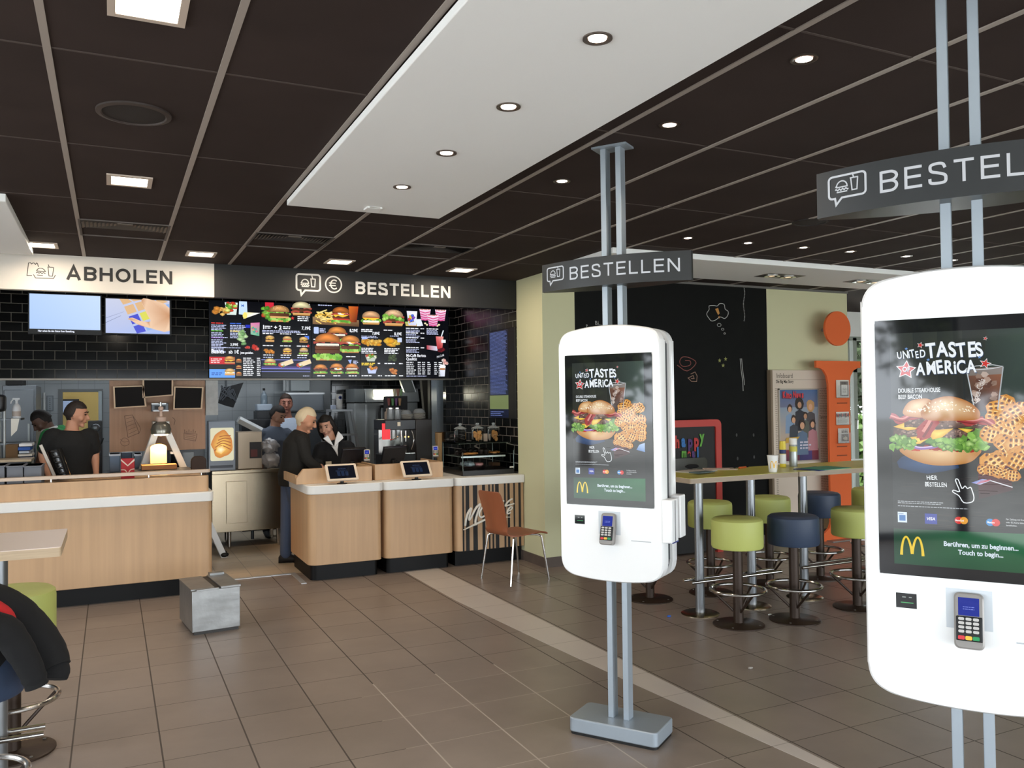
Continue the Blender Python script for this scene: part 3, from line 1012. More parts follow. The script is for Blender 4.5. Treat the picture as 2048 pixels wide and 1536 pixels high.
def pin_terminal(parent, x, y, z, k=1.0, tilt=-0.25):
    """Card terminal with keypad; front faces -y of the parent."""
    t = bpy.data.objects.new('card_terminal', None)
    COL.objects.link(t)
    t.parent = parent
    t.location = (x, y, z)
    t.rotation_euler = (tilt, 0, 0.0)
    t.scale = (k, k, k)
    b = MB()
    b.rings([[(a, -0.02 + q, c) for a, c in rrect(-w, w, lo, hi, 0.014, 4)] for q, w, lo, hi in ((0.0, 0.034, -0.076, 0.072), (0.004, 0.038, -0.08, 0.076), (0.03, 0.037, -0.079, 0.075))])
    b.build('terminal_body', mat('terminal_grey', '8f8b87', 0.35, 0.2), t)
    cv = Canvas()
    cv.rect(-0.027, 0.026, 0.012, 0.062, '2d3a9a', 1)
    cv.lines(-0.015, 0.016, 0.035, 2, 0.006, 0.0022, '7d8be0', 2, 0.2)
    cv.build('terminal_display', LIT, t, FRONT(0, -0.0203, 0))
    b = MB()
    b.box(-0.033, 0.034, -0.026, -0.019, -0.058, 0.010)
    b.build('privacy_shield', BLACK, t, bevel=0.003)
    cv = Canvas()
    for i in range(3):
        for j in range(4):
            cv.poly([(-0.027 + 0.0185 * i + a, -0.036 + 0.0115 * j + c) for a, c in rrect(0, 0.015, 0, 0.008, 0.003, 2)], 'b9b6b2', 1)
        cv.poly([(-0.028 + 0.0185 * i + a, -0.055 + c) for a, c in rrect(0, 0.017, 0, 0.011, 0.003, 2)], ('c8323a', 'e8b43a', '1f8a52')[i], 1)
    cv.build('keypad', INK, t, FRONT(0, -0.0265, 0))
    return t


ANG = math.radians(-55.6)


def make_kiosk(label):
    # local frame: x along the screen (to the right), y away from the guest, z up
    t = thing('order_kiosk', label, 'kiosk', (2.335, 3.63, 0), ANG, 'white order kiosks on twin poles')
    b = MB()
    b.prism(rrect(-0.237, 0.237, -0.125, 0.125, 0.028), 0.012, 0.083)
    b.build('base_plate', SILVER, t, bevel=0.006)
    MB().prism(rrect(-0.233, 0.233, -0.121, 0.121, 0.028), 0.0, 0.012).build('base_mat', BLACK, t)
    for s in (-1, 1):
        MB().box(s * 0.0415 - 0.015, s * 0.0415 + 0.015, -0.03, 0.03, 0.083, 2.99).build('pole', SILVER, t, bevel=0.002)
    MB().box(-0.095, 0.095, -0.055, 0.055, 2.99, 2.9999).build('ceiling_plate', SILVER, t)
    out = [(-0.19, 0.80), (-0.10, 0.790), (0, 0.787), (0.10, 0.790), (0.19, 0.80)]
    out += [(0.235 + 0.001, 0.815), (0.262, 0.84), (0.2755, 0.885)]
    out += [(0.277, 1.0), (0.277, 1.9), (0.2755, 1.975), (0.262, 2.018), (0.235, 2.043)]
    out += [(0.19, 2.057), (0.10, 2.070), (0, 2.074), (-0.10, 2.070), (-0.19, 2.057)]
    out += [(-0.235, 2.043), (-0.262, 2.018), (-0.2755, 1.975), (-0.277, 1.9), (-0.277, 1.0), (-0.2755, 0.885), (-0.262, 0.84), (-0.235, 0.815)]
    out = sm2(out, 4, True)
    cx, cz = 0, 1.43

    def shell(y0, y1, ins):
        return [[((a - cx) * k + cx, y, (c - cz) * (1 - (1 - k) * 0.45) + cz) for a, c in out] for y, k in ((y0, 1 - ins), (y0 + (y1 - y0) * 0.12, 1), (y1, 1))]
    b = MB()
    b.rings(shell(-0.105, -0.03, 0.02))
    b.build('front_shell', KWHITE, t)
    b = MB()
    b.rings(shell(0.105, 0.03, 0.02))
    b.build('rear_shell', KWHITE, t)
    b = MB()
    b.rings([[(a * 0.955, y, (c - cz) * 0.975 + cz) for a, c in out] for y in (-0.03, 0.03)])
    b.build('inner_core', mat('dark_grey_core', '3a3d40', 0.5), t)
    MB().prism([(a, c) for a, c in rrect(-0.2362, 0.2362, 1.1655, 1.9275, 0.012)], 0, 0.004).build('screen_bezel', mat('glossy_bezel', '08090a', 0.06), t).matrix_local = FRONT(0, -0.1045, 0)
    cv = Canvas(0.00006)
    kiosk_ad(cv)
    cv.build('touch_screen', LIT, t, FRONT(0, -0.1088, 0))
    # recess with card terminal, scanner window, ticket slot
    b = MB()
    b.box(-0.060, 0.058, -0.1058, -0.1052, 1.024, 1.139)
    b.build('terminal_recess', mat('recess_grey', 'c9d0d6', 0.4), t)
    pin_terminal(t, -0.001, -0.118, 1.053)
    cv = Canvas()
    cv.rect(-0.193, -0.137, 1.067, 1.111, '1d2021', 1)
    cv.rect(-0.180, -0.146, 1.082, 1.0845, '58b874', 2)
    cv.rect(-0.176, -0.166, 1.098, 1.101, '9aa29f', 2)
    cv.rect(-0.158, -0.150, 1.098, 1.101, '9aa29f', 2)
    cv.build('code_scanner', LIT, t, FRONT(0, -0.1052, 0))
    MB().box(0.114, 0.217, -0.1065, -0.104, 0.999, 1.003).build('ticket_slot', mat('slot_grey', 'b4b9bd', 0.5), t)
    for y0, y1, zz in ((-0.105, -0.012, 1.0), (0.02, 0.10, 1.01)):
        MB().box(0.272, 0.325, y0, y1, zz, zz + 0.21).build('token_holder', KWHITE, t, bevel=0.006)
    MB().box(0.30, 0.3262, -0.061, -0.056, 1.005, 1.205).build('holder_slot', BLACK, t)
    MB().box(0.29, 0.3262, -0.10, -0.017, 1.0, 1.006).build('holder_rim', mat('rim_blue', '2f3a86', 0.5), t)
    # lens-shaped sign over the panel
    HL = 0.412

    def dep(u):
        return 0.012 + 0.088 * (1 - (u / HL) ** 2)
    us = [-HL + 2 * HL * i / 28 for i in range(29)]
    b = MB()
    b.prism([(u, -dep(u)) for u in us] + [(u, dep(u)) for u in reversed(us)], 2.278, 2.424)
    s = b.build('sign_box', mat('sign_charcoal', '2a2c2d', 0.38), t)
    cv = Canvas(0.0004)
    bubble(cv, -0.372, -0.258, 2.331, 2.401, 'e8edf2', 1, 0.0065)
    cv2 = Canvas(0.0004)
    sign_text(cv2, 'BESTELLEN', -0.217, 0.362, 2.322, 0.066, 'e8edf2', 1, 0.115)
    for c_, nm in ((cv, 'pictogram'), (cv2, 'lettering')):
        c_.build(nm, mat_print('sign_letter_glow', 0.4, 0.72), s, None, lambda u, v, w: (u, -dep(u) - 0.0015 - w, v))
    return t


k1 = make_kiosk('white order kiosk on a silver floor base, standing between the chair and the bar tables')
dup(k1, (2.316, 1.673, 0), None, 'nearest white order kiosk, cut off by the right edge of the photo')

# ================================================================== OVERHEAD SIGNS
t = thing('pickup_sign', 'white overhead sign reading ABHOLEN in black letters', 'sign', (0, 8.12, 0))
MB().box(-4.2, 0.862, 0, 0.08, 2.688, 2.998).build('sign_panel', mat('sign_white', 'd3ccc2', 0.6), t)
cv = Canvas(0.0006)
p0, p1 = at(132, 570, 8.12), at(345, 580, 8.12)
sign_text(cv, 'ABHOLEN', p0.x, p1.x, at(135, 559, 8.12).z - 0.002, at(240, 536, 8.12).z - at(240, 563, 8.12).z, '23211f', 1, 0.175)
cv.build('lettering', INK, t, FRONT(0, -0.001, 0))
cv = Canvas(0.0006)
q = lambda x, y: (lambda p: (p.x, p.z))(at(x, y, 8.12))
c_ = '3a3632'
for pts in ([(64, 551), (54, 551), (57, 526), (61, 525.5), (63, 528), (66, 526), (68, 526), (71, 529), (73, 526), (75, 527), (77, 534)],
            [(67, 549), (71, 556), (107, 557), (111, 550)],
            [(95, 534), (107, 535)], [(96, 534), (98, 552), (105, 552.5), (107.5, 535)], [(98.5, 534), (96.5, 529)],
            [(73, 542), (75, 538.5), (79, 536.5), (84, 536.8), (88, 539), (91, 543), (73, 542)],
            [(72, 546), (75, 544.5), (78, 546.5), (81, 545), (84, 547), (87, 545.5), (91, 547)], [(74, 550), (86, 551)]):
    cv.stroke([q(*p) for p in pts], 0.006, c_, 1)
cv.build('pictogram', INK, t, FRONT(0, -0.001, 0))

t = thing('order_sign', 'long black overhead sign reading BESTELLEN with white pictograms', 'sign', (0, 8.12, 0))
MB().box(0.862, 3.965, 0, 0.08, 2.688, 2.998).build('sign_panel', mat('sign_black', '161514', 0.5), t)
cv = Canvas(0.0006)
p0, p1 = at(711, 590, 8.12), at(901, 595, 8.12)
sign_text(cv, 'BESTELLEN', p0.x, p1.x, at(806, 592, 8.12).z, at(806, 569, 8.12).z - at(806, 593, 8.12).z, 'dcd9d4', 1, 0.18)
cv.build('lettering', INK, t, FRONT(0, -0.001, 0))
cv = Canvas(0.0006)
p0, p1 = q(593, 579), q(640, 549)
bubble(cv, p0[0], p1[0], q(616, 581)[1], q(616, 549)[1], 'dcd9d4', 1, 0.017)
e = q(667, 569)
cv.stroke([(e[0] + 0.078 * math.cos(2 * PI * i / 32), e[1] + 0.078 * math.sin(2 * PI * i / 32)) for i in range(32)], 0.013, 'dcd9d4', 1, True)
cv.stroke([(e[0] + 0.008 + 0.036 * math.cos(a), e[1] + 0.044 * math.sin(a)) for a in [PI * (0.27 + 1.46 * i / 14) for i in range(15)]], 0.012, 'dcd9d4', 1)
for dz in (-0.011, 0.013):
    cv.stroke([(e[0] - 0.045, e[1] + dz), (e[0] + 0.022, e[1] + dz)], 0.01, 'dcd9d4', 1)
cv.build('pictogram', INK, t, FRONT(0, -0.001, 0))
# ================================================================== COUNTERS
def oak_counter(name, label, x0, x1, y0, y1, rl, rr, band_r=None):
    t = thing(name, label, 'counter', (0, 0, 0))
    MB().prism(rrect(x0 + 0.03, x1 - 0.03, y0 + 0.06, y1 - 0.02, [rl * 0.7, rr * 0.7, 0, 0], 6), 0, 0.152).build('plinth', mat('black_plinth', '0b0b0b', 0.5, spec=0.25), t)
    MB().prism(rrect(x0, x1, y0, y1, [rl, rr, 0, 0], 8), 0.152, 0.828).build('front_panel', OAK, t, bevel=0.004)
    MB().prism(rrect(x0 - 0.015, x1 + 0.012, y0 - 0.025, y1, [rl, rr, 0, 0], 8), 0.828, 0.912).build('counter_top', WHITE, t, bevel=0.006)
    return t


# long pick-up counter at the left
t = oak_counter('pickup_counter', 'long oak pick-up counter at the left under the ABHOLEN sign', -4.6, 0.822, 8.0, 8.85, 0.02, 0.05)
MB().prism(rrect(-4.6, 0.80, 8.05, 8.12, [0, 0.03, 0, 0], 4), 0.912, 1.055).build('riser', OAK, t, bevel=0.003)
MB().prism(rrect(-4.6, 0.80, 8.75, 8.83, [0, 0, 0.03, 0], 4), 0.912, 1.02).build('rear_riser', OAK, t, bevel=0.003)
MB().box(-4.6, 0.77, 8.12, 8.75, 0.985, 1.0).build('inner_shelf', MBLACK, t)
b = MB().prism(rrect(-4.6, 0.815, 8.05, 8.13, [0, 0.03, 0.03, 0], 5), 1.082, 1.108)
b.build('tray_rail', mat('beige_rail', 'c9b5a2', 0.4), t)
for x in (-3.4, -2.2, -1.2, -0.46, 0.3, 0.74):
    MB().cyl((x, 8.09, 1.05), (x, 8.09, 1.095), 0.006, n=8).build('rail_post', CHROME, t)

# two till counters and the coffee counter at the right
tA = oak_counter('till_counter', 'oak till counter at the gap where the white-haired man stands', 1.69, 2.405, 8.0, 8.9, 0.09, 0.05)
tB = oak_counter('till_counter', 'oak till counter between the other till and the striped coffee counter', 2.436, 3.16, 8.0, 8.9, 0.07, 0.05)
YQ = 8.2
p = [at(x, 940, YQ).x for x in (588, 601, 744, 750, 886)]
z1 = at(680, 935, YQ).z
for (tt, xa, xb, cut) in ((tA, p[0] + 0.02, p[2], True), (tB, p[3], p[4], False)):
    b = MB()
    zt = z1 if tt is tA else z1 + 0.012
    poly = [(xa, 0.912), (xb, 0.912), (xb, zt), (xa + (0.07 if cut else 0.0), zt)] + ([(xa, 0.97)] if cut else [])
    b.M = Matrix.Translation((0, YQ + 0.02, 0)) @ Matrix.Rotation(PI / 2, 4, 'X')
    b.prism(poly, -0.03, 0.02)
    b.M = Matrix()
    b.box(xa, xa + 0.02, YQ + 0.05, 8.85, 0.912, zt - (0.06 if cut else 0))
    b.box(xb - 0.02, xb, YQ + 0.05, 8.85, 0.912, zt)
    b.build('riser', OAK, tt, bevel=0.003)
tC = thing('coffee_counter', 'oak counter with black vertical stripes and white coffee lettering behind the chair', 'counter', (0, 0, 0))
MB().box(3.20, 3.965, 8.07, 8.9, 0, 0.155).build('plinth', mat('black_plinth'), tC)
MB().prism(rrect(3.185, 3.962, 8.0, 8.9, [0.07, 0, 0, 0], 8), 0.155, 0.828).build('front_panel', OAK, tC, bevel=0.003)
MB().prism(rrect(3.18, 3.967, 7.975, 8.9, [0.07, 0, 0, 0], 8), 0.828, 0.912).build('counter_top', WHITE, tC, bevel=0.006)
zx = lambda px: at(900 + px / 6.4, 1030, 7.998).x
for a, c in ((160, 178), (203, 245), (297, 350), (415, 448), (495, 512), (542, 560), (583, 625), (695, 714), (740, 765), (815, 831), (880, 905)):
    MB().box(zx(a), min(zx(c), 3.958), 7.992, 8.0, 0.155, 0.828).build('stripe', MBLACK, tC)
cv = Canvas(0.0)
pc = lambda x, y: (lambda p: (p.x, p.z))(at(900 + x / 6.4, 960 + y / 6.4, 7.985))
LET = [([(195, 585), (205, 500), (230, 420), (262, 368), (270, 372), (252, 440), (240, 505), (262, 490), (330, 360), (385, 310), (350, 420), (325, 520), (328, 578)], 0.017),
       ([(440, 352), (415, 350), (380, 400), (372, 450), (400, 475), (450, 455)], 0.016),
       ([(560, 290), (540, 275), (500, 310), (475, 370), (480, 420), (520, 430), (560, 400)], 0.016),
       ([(610, 340), (580, 345), (565, 385), (585, 400), (615, 360), (610, 400), (640, 390)], 0.013),
       ([(690, 270), (665, 270), (650, 330), (640, 420), (625, 470)], 0.013),
       ([(798, 240), (770, 255), (730, 290), (708, 330), (735, 325), (818, 300)], 0.013),
       ([(733, 400), (780, 375), (795, 350), (770, 345), (738, 385), (735, 430), (775, 415)], 0.013)]
for pts, w in LET:
    cv.stroke(sm2([pc(*p) for p in pts], 5), w, 'e6e0d4', 0)
cv.stroke([pc(*p) for p in ((172, 638), (330, 562), (470, 495), (620, 475), (775, 474))], [0.006, 0.019, 0.018, 0.012, 0.004], 'e6e0d4', 0)
b = MB()
for f in cv.f:
    if len(f) == 4:
        q4 = [(cv.v[i][0], cv.v[i][1]) for i in f]
        b.add([(x, 7.978 - 0.00006 * (len(b.f) % 90), z) for x, z in q4] + [(x, 7.992, z) for x, z in q4], [(0, 1, 2, 3), (7, 6, 5, 4), (0, 4, 5, 1), (1, 5, 6, 2), (2, 6, 7, 3), (3, 7, 4, 0)])
b.build('logo_lettering', mat('logo_white', 'e6e0d4', 0.5), tC, smooth=0)


def tablet(x, y, label):
    t = thing('customer_tablet', label, 'tablet', (x, y, 0.912), 0.05, 'tablets on the till counters')
    MB().lathe([(0.05, 0), (0.05, 0.006), (0.018, 0.012), (0.016, 0.05)], 20).build('stand', BLACK, t)
    h = bpy.data.objects.new('tablet_body', None)
    COL.objects.link(h)
    h.parent = t
    h.location = (0, 0.0, 0.115)
    h.rotation_euler = (-0.62, 0, 0)
    b = MB()
    b.M = FRONT(0, 0, 0)
    b.prism(rrect(-0.155, 0.155, -0.093, 0.093, 0.014), -0.02, 0.0)
    b.build('tablet_frame', mat('beige_frame', 'd8c4ad', 0.4), h, bevel=0.003)
    cv = Canvas()
    cv.rect(-0.130, 0.130, -0.072, 0.072, '0c0f18', 1)
    cv.text('BESTELLEN', -0.035, 0.03, 0.011, '33415f', 2, 0.02)
    for i in range(3):
        cv.poly([(-0.05 + 0.04 * i + a, -0.045 + c) for a, c in rrect(0, 0.03, 0, 0.05, 0.006, 3)], '1c2942', 2)
    cv.lines(-0.06, 0.06, 0.014, 2, 0.01, 0.004, '2c3954', 2)
    cv.build('tablet_screen', LIT, h, FRONT(0, -0.001, 0))
    MB().cyl((0, 0.01, 0.045), (0, 0.018, 0.115), 0.016).build('arm', BLACK, t)
    return t


pa, pb = at(684, 962, 8.045), at(833, 952, 8.045)
tablet(pa.x, pa.y, 'white framed tablet on the till counter beside the white-haired man')
tablet(pb.x, pb.y, 'white framed tablet on the till counter next to the striped coffee counter')

# ================================================================== SCREENS ON THE HEADER
YS = YB - 0.06


def screen(name, label, x0, x1, z0, z1, draw, group=None, m=None, step=0.0002, bez=0.012):
    t = thing(name, label, 'screen', (x0, YS, z0), group=group)
    w, h = x1 - x0, z1 - z0
    MB().box(0, w, 0.0, 0.058, 0, h).build('screen_case', BLACK, t, bevel=0.003)
    cv = Canvas(step)
    draw(cv, w, h)
    cv.build('screen_picture', m or LITB, t, FRONT(0, -0.0008, 0))
    return t


def draw_status(cv, w, h):
    cv.rect(0.014, w - 0.014, 0.055, h - 0.012, 'b4cdf3', 1)
    cv.poly([(0.014, 0.055), (w - 0.014, 0.055), (w - 0.014, h - 0.012), (0.014, h - 0.012)], ['a9c5f2', 'b8cff4', 'c3d8f6', 'b5cef4'], 2)
    cv.text('Hier sehen Sie den Status Ihrer Bestellung.', 0.09, 0.026, 0.019, 'e8eefc', 2, 0.03, 0.72)


def draw_order(cv, w, h):
    X0, X1, Z0, Z1 = 0.012, w - 0.02, 0.014, h - 0.014
    cv.rect(X0, X1, Z0, Z1, 'a9b8de', 1)
    cv.poly([(X0, Z0), (X1, Z0), (X1, Z1), (X0, Z1)], ['aebbe2', '9fb4e6', 'c2c4d8', 'c4cae0'], 2)

    def quad(u, v, a, c, col, L):
        o = V((0.19, 0.30))
        eu, ev = V((0.105, 0.04)), V((0.045, -0.105))
        pts = [o + eu * (u + i) + ev * (v + j) for i, j in ((0, 0), (a, 0), (a, c), (0, c))]
        cv.poly([(max(X0, min(X1, p.x)), max(Z0, min(Z1, p.y))) for p in pts], col, L)
    for u in range(4):
        for v in range(-1, 3):
            quad(u, v, 0.85, 0.8, 'd9b184' if v < 1 else ('4a52c8' if u == 0 else ('d6d35c' if v == 1 and u < 3 else '8aaee2')), 3)
    cv.poly([(X0, 0.12), (0.16, 0.20), (0.16, 0.205), (X0, 0.127)], '8a93b4', 3)
    cv.poly([(X0, 0.17), (0.19, 0.245), (0.19, 0.248), (X0, 0.175)], '8a93b4', 3)
    fin = sm2([(0.225, 0.165), (0.255, 0.155), (0.33, 0.11), (0.45, 0.075), (X1, 0.05), (X1, 0.30), (0.47, Z1), (0.36, Z1), (0.42, 0.22), (0.45, 0.15), (0.36, 0.15), (0.27, 0.185)], 3, True)
    cv.poly([(min(X1, a), max(Z0, c)) for a, c in fin], ['e6c3a4' if i % 7 else 'c48f68' for i in range(len(fin))], 5)


p0, p1, p2, p3 = at(58, 663, YS), at(201, 592, YS), at(209, 666, YS), at(343, 599, YS)
screen('status_screen', 'pale blue order status screen on the black tiles under ABHOLEN', p0.x - 0.01, p1.x + 0.012, p0.z - 0.025, p1.z + 0.01, draw_status)
screen('video_screen', 'screen showing a pointing hand, right of the pale blue screen', p2.x, p3.x, p2.z - 0.012, p3.z + 0.0, draw_order)


# --- menu boards
def bun_burger(cv, x, y, s, L=3, lid='dca468', sesame=False, deco='lrcb', seed=0):
    """Small burger: bottom bun, green, cheese, patty, red, top bun; s is its width."""
    rnd = random.Random(seed)
    h = s * 0.16
    cv.poly([(x - s * 0.42, y), (x + s * 0.42, y), (x + s * 0.46, y + h * 0.8), (x - s * 0.46, y + h * 0.8)], ['b87c3c', 'b87c3c', 'e3b878', 'e3b878'], L)
    yy = y + h * 0.7
    for c in deco:
        if c == 'l':
            for i in range(9):
                cv.blob(x - s * 0.46 + s * 0.115 * i, yy + rnd.uniform(-0.3, 0.3) * h, s * 0.085, h * 0.5, rnd.choice(['7fb948', 'a8d468', '5e9a36']), L + 1, 0.3, 7, rnd)
            yy += h * 0.45
        elif c == 'p':
            cv.poly(rrect(x - s * 0.47, x + s * 0.47, yy, yy + h * 1.0, h * 0.4, 3), ['4a2a1a' if i % 3 else '6e4128' for i in range(16)], L + 2)
            yy += h * 0.85
        elif c == 'c':
            cv.poly([(x - s * 0.46, yy + h * 0.5), (x + s * 0.46, yy + h * 0.5), (x + s * 0.3, yy + h * 0.1), (x + s * 0.1, yy - h * 0.35), (x - s * 0.15, yy + h * 0.15), (x - s * 0.3, yy - h * 0.3)], 'f0c63e', L + 3)
            yy += h * 0.25
        elif c == 'r':
            cv.poly(rrect(x - s * 0.43, x + s * 0.43, yy, yy + h * 0.5, h * 0.2, 2), 'c8402e', L + 2)
            yy += h * 0.4
        elif c == 'w':
            cv.poly(rrect(x - s * 0.42, x + s * 0.42, yy, yy + h * 0.6, h * 0.25, 2), 'f2ecdc', L + 2)
            yy += h * 0.5
        elif c == 'b':
            for k in (-1, 1):
                cv.stroke(sm2([(x + k * s * 0.1, yy + h * 0.4), (x + k * s * 0.3, yy + h * 0.6), (x + k * s * 0.52, yy + h * 0.2)], 3), h * 0.55, 'b04a3c', L + 3)
            yy += h * 0.4
        elif c == 'e':
            cv.ell(x + s * 0.1, yy + h * 0.3, s * 0.3, h * 0.5, 'f6f0e0', L + 3)
            cv.ell(x + s * 0.12, yy + h * 0.45, s * 0.12, h * 0.35, 'f2a93a', L + 4)
            yy += h * 0.5
        elif c == 'u':
            cv.poly(rrect(x - s * 0.44, x + s * 0.44, yy, yy + h * 0.55, h * 0.2, 2), 'd9a768', L + 2)
            yy += h * 0.5
    top = [(x + s * 0.47 * math.cos(PI * i / 12), yy + s * 0.33 * math.sin(PI * i / 12) ** 0.8) for i in range(13)]
    lo = lin_mix(lid, 0.62)
    cv.fan(top, (x - s * 0.05, yy + s * 0.2), lin_mix(lid, 1.18), lo, L + 5)
    if sesame:
        for i in range(18):
            a, c = rnd.uniform(-0.36, 0.36), rnd.uniform(0.12, 0.28)
            if (a / 0.45) ** 2 + (c / 0.33) ** 2 < 0.9:
                cv.ell(x + a * s, yy + c * s, s * 0.014, s * 0.009, 'f6e6c4', L + 6, 0, 5)


def lin_mix(hexc, k):
    c = tuple(int(hexc[i:i + 2], 16) for i in (0, 2, 4))
    return tuple(max(0, min(255, v * k)) for v in c)


def chunks(cv, x, y, w, h, n, cols, L, seed, r=0.02):
    rnd = random.Random(seed)
    for i in range(n):
        c = rnd.choice(cols)
        cv.blob(x + rnd.uniform(-w, w), y + rnd.uniform(-h, h), r * rnd.uniform(0.8, 1.3), r * rnd.uniform(0.6, 1.0), lin_mix(c, 1.15), L + i % 4, 0.25, 8, rnd, lin_mix(c, 0.75))


WH, LB = 'f2f4fb', 'c7cef0'


def draw_m1(cv, w, h):
    f = lambda x, y: (w * x, h * y)
    cv.rect(0, w, 0, h, '06070c', 0)
    chunks(cv, w * 0.22, h * 0.86, w * 0.14, h * 0.04, 12, ['d99a48', 'c98235', 'eab562'], 2, 1, w * 0.055)
    cv.poly([f(0.30, 0.98), f(0.55, 0.98), f(0.52, 0.82), f(0.34, 0.82)], 'd8e6e0', 2)
    chunks(cv, w * 0.43, h * 0.92, w * 0.09, h * 0.06, 24, ['6fae3e', '9ad05a', 'c8422e', '4d8a2c', 'e8e27a'], 3, 2, w * 0.04)
    cv.poly([f(0.58, 1.0), f(0.73, 1.0), f(0.74, 0.82), f(0.57, 0.83)], 'c3dcf8', 3)
    cv.text('M', w * 0.62, h * 0.93, h * 0.03, '3c66b8', 4, 0.03)
    cv.poly([f(0.66, 0.77), f(0.99, 0.855), f(0.67, 0.86)], ['f4f0dc', 'ffffff', 'f4e07a'], 5)
    cv.ell(w * 0.69, h * 0.815, w * 0.045, h * 0.04, 'f2df72', 6)
    for (x, y, n, c) in ((0.04, 0.70, 4, 'd33a36'), (0.40, 0.70, 5, '3a62c8'), (0.04, 0.60, 4, '5fae3c'), (0.40, 0.60, 4, 'e0c22e'), (0.04, 0.51, 9, '8a4bb0')):
        cv.lines(w * x, w * (x + 0.24), h * y, 1, 0.016, 0.012, c, 2, 0.1)
        cv.lines(w * x, w * (x + 0.32), h * y - 0.022, n, 0.017, 0.009, LB, 2, 0.4)
    cv.rect(w * 0.70, w * 0.79, h * 0.655, h * 0.695, '2431b8', 2)
    cv.poly([f(0.80, 0.72), f(0.98, 0.73), f(0.97, 0.55), f(0.80, 0.57)], ['e486b0', 'd86ea8', '62b48a', '7ac2a0'], 2)
    chunks(cv, w * 0.88, h * 0.62, w * 0.06, h * 0.05, 10, ['e06a8a', '54b0a0', 'f0d060'], 3, 4, w * 0.022)
    chunks(cv, w * 0.65, h * 0.52, w * 0.06, h * 0.09, 14, ['8fb87a', 'b0cf9a', '6f9c62'], 3, 5, w * 0.05)
    cv.text('3,99€', w * 0.40, h * 0.415, h * 0.035, WH, 3, 0.02, 0.85)
    chunks(cv, w * 0.83, h * 0.40, w * 0.11, h * 0.02, 12, ['c83a32', 'a82a28', 'e0655a'], 3, 6, w * 0.04)
    cv.lines(w * 0.04, w * 0.66, h * 0.385, 1, 0.01, 0.007, LB, 2, 0.1)
    cv.text('Basics', w * 0.035, h * 0.315, h * 0.052, WH, 3, 0.022, 0.9)
    cv.text('ab 1€', w * 0.37, h * 0.315, h * 0.045, WH, 3, 0.022, 0.85)
    cv.text('Jetzt genießen.', w * 0.60, h * 0.315, h * 0.026, WH, 3, 0.03, 0.74)
    cv.rect(w * 0.0, w * 0.49, h * 0.175, h * 0.27, 'c8242c', 2)
    cv.lines(w * 0.03, w * 0.25, h * 0.235, 3, 0.02, 0.011, 'f4d4d4', 3)
    bun_burger(cv, w * 0.39, h * 0.185, w * 0.22, 4, 'd99e58', False, 'pcr', 7)
    cv.rect(0, w * 0.49, 0.0, h * 0.11, '5e9cf4', 2)
    cv.lines(w * 0.04, w * 0.28, h * 0.055, 2, 0.02, 0.011, '2f5cb0', 3)
    bun_burger(cv, w * 0.39, h * 0.03, w * 0.22, 4, 'e0b070', False, 'uwc', 8)
    for k in range(3):
        bun_burger(cv, w * 0.565, h * (0.20 - 0.085 * k), w * 0.115, 4, 'd08e4a', False, 'pr', 9 + k)
    cv.lines(w * 0.65, w * 0.90, h * 0.25, 10, 0.0215, 0.0105, WH, 3, 0.4)
    cv.lines(w * 0.92, w * 0.995, h * 0.25, 10, 0.0215, 0.0105, WH, 3, 0.1)


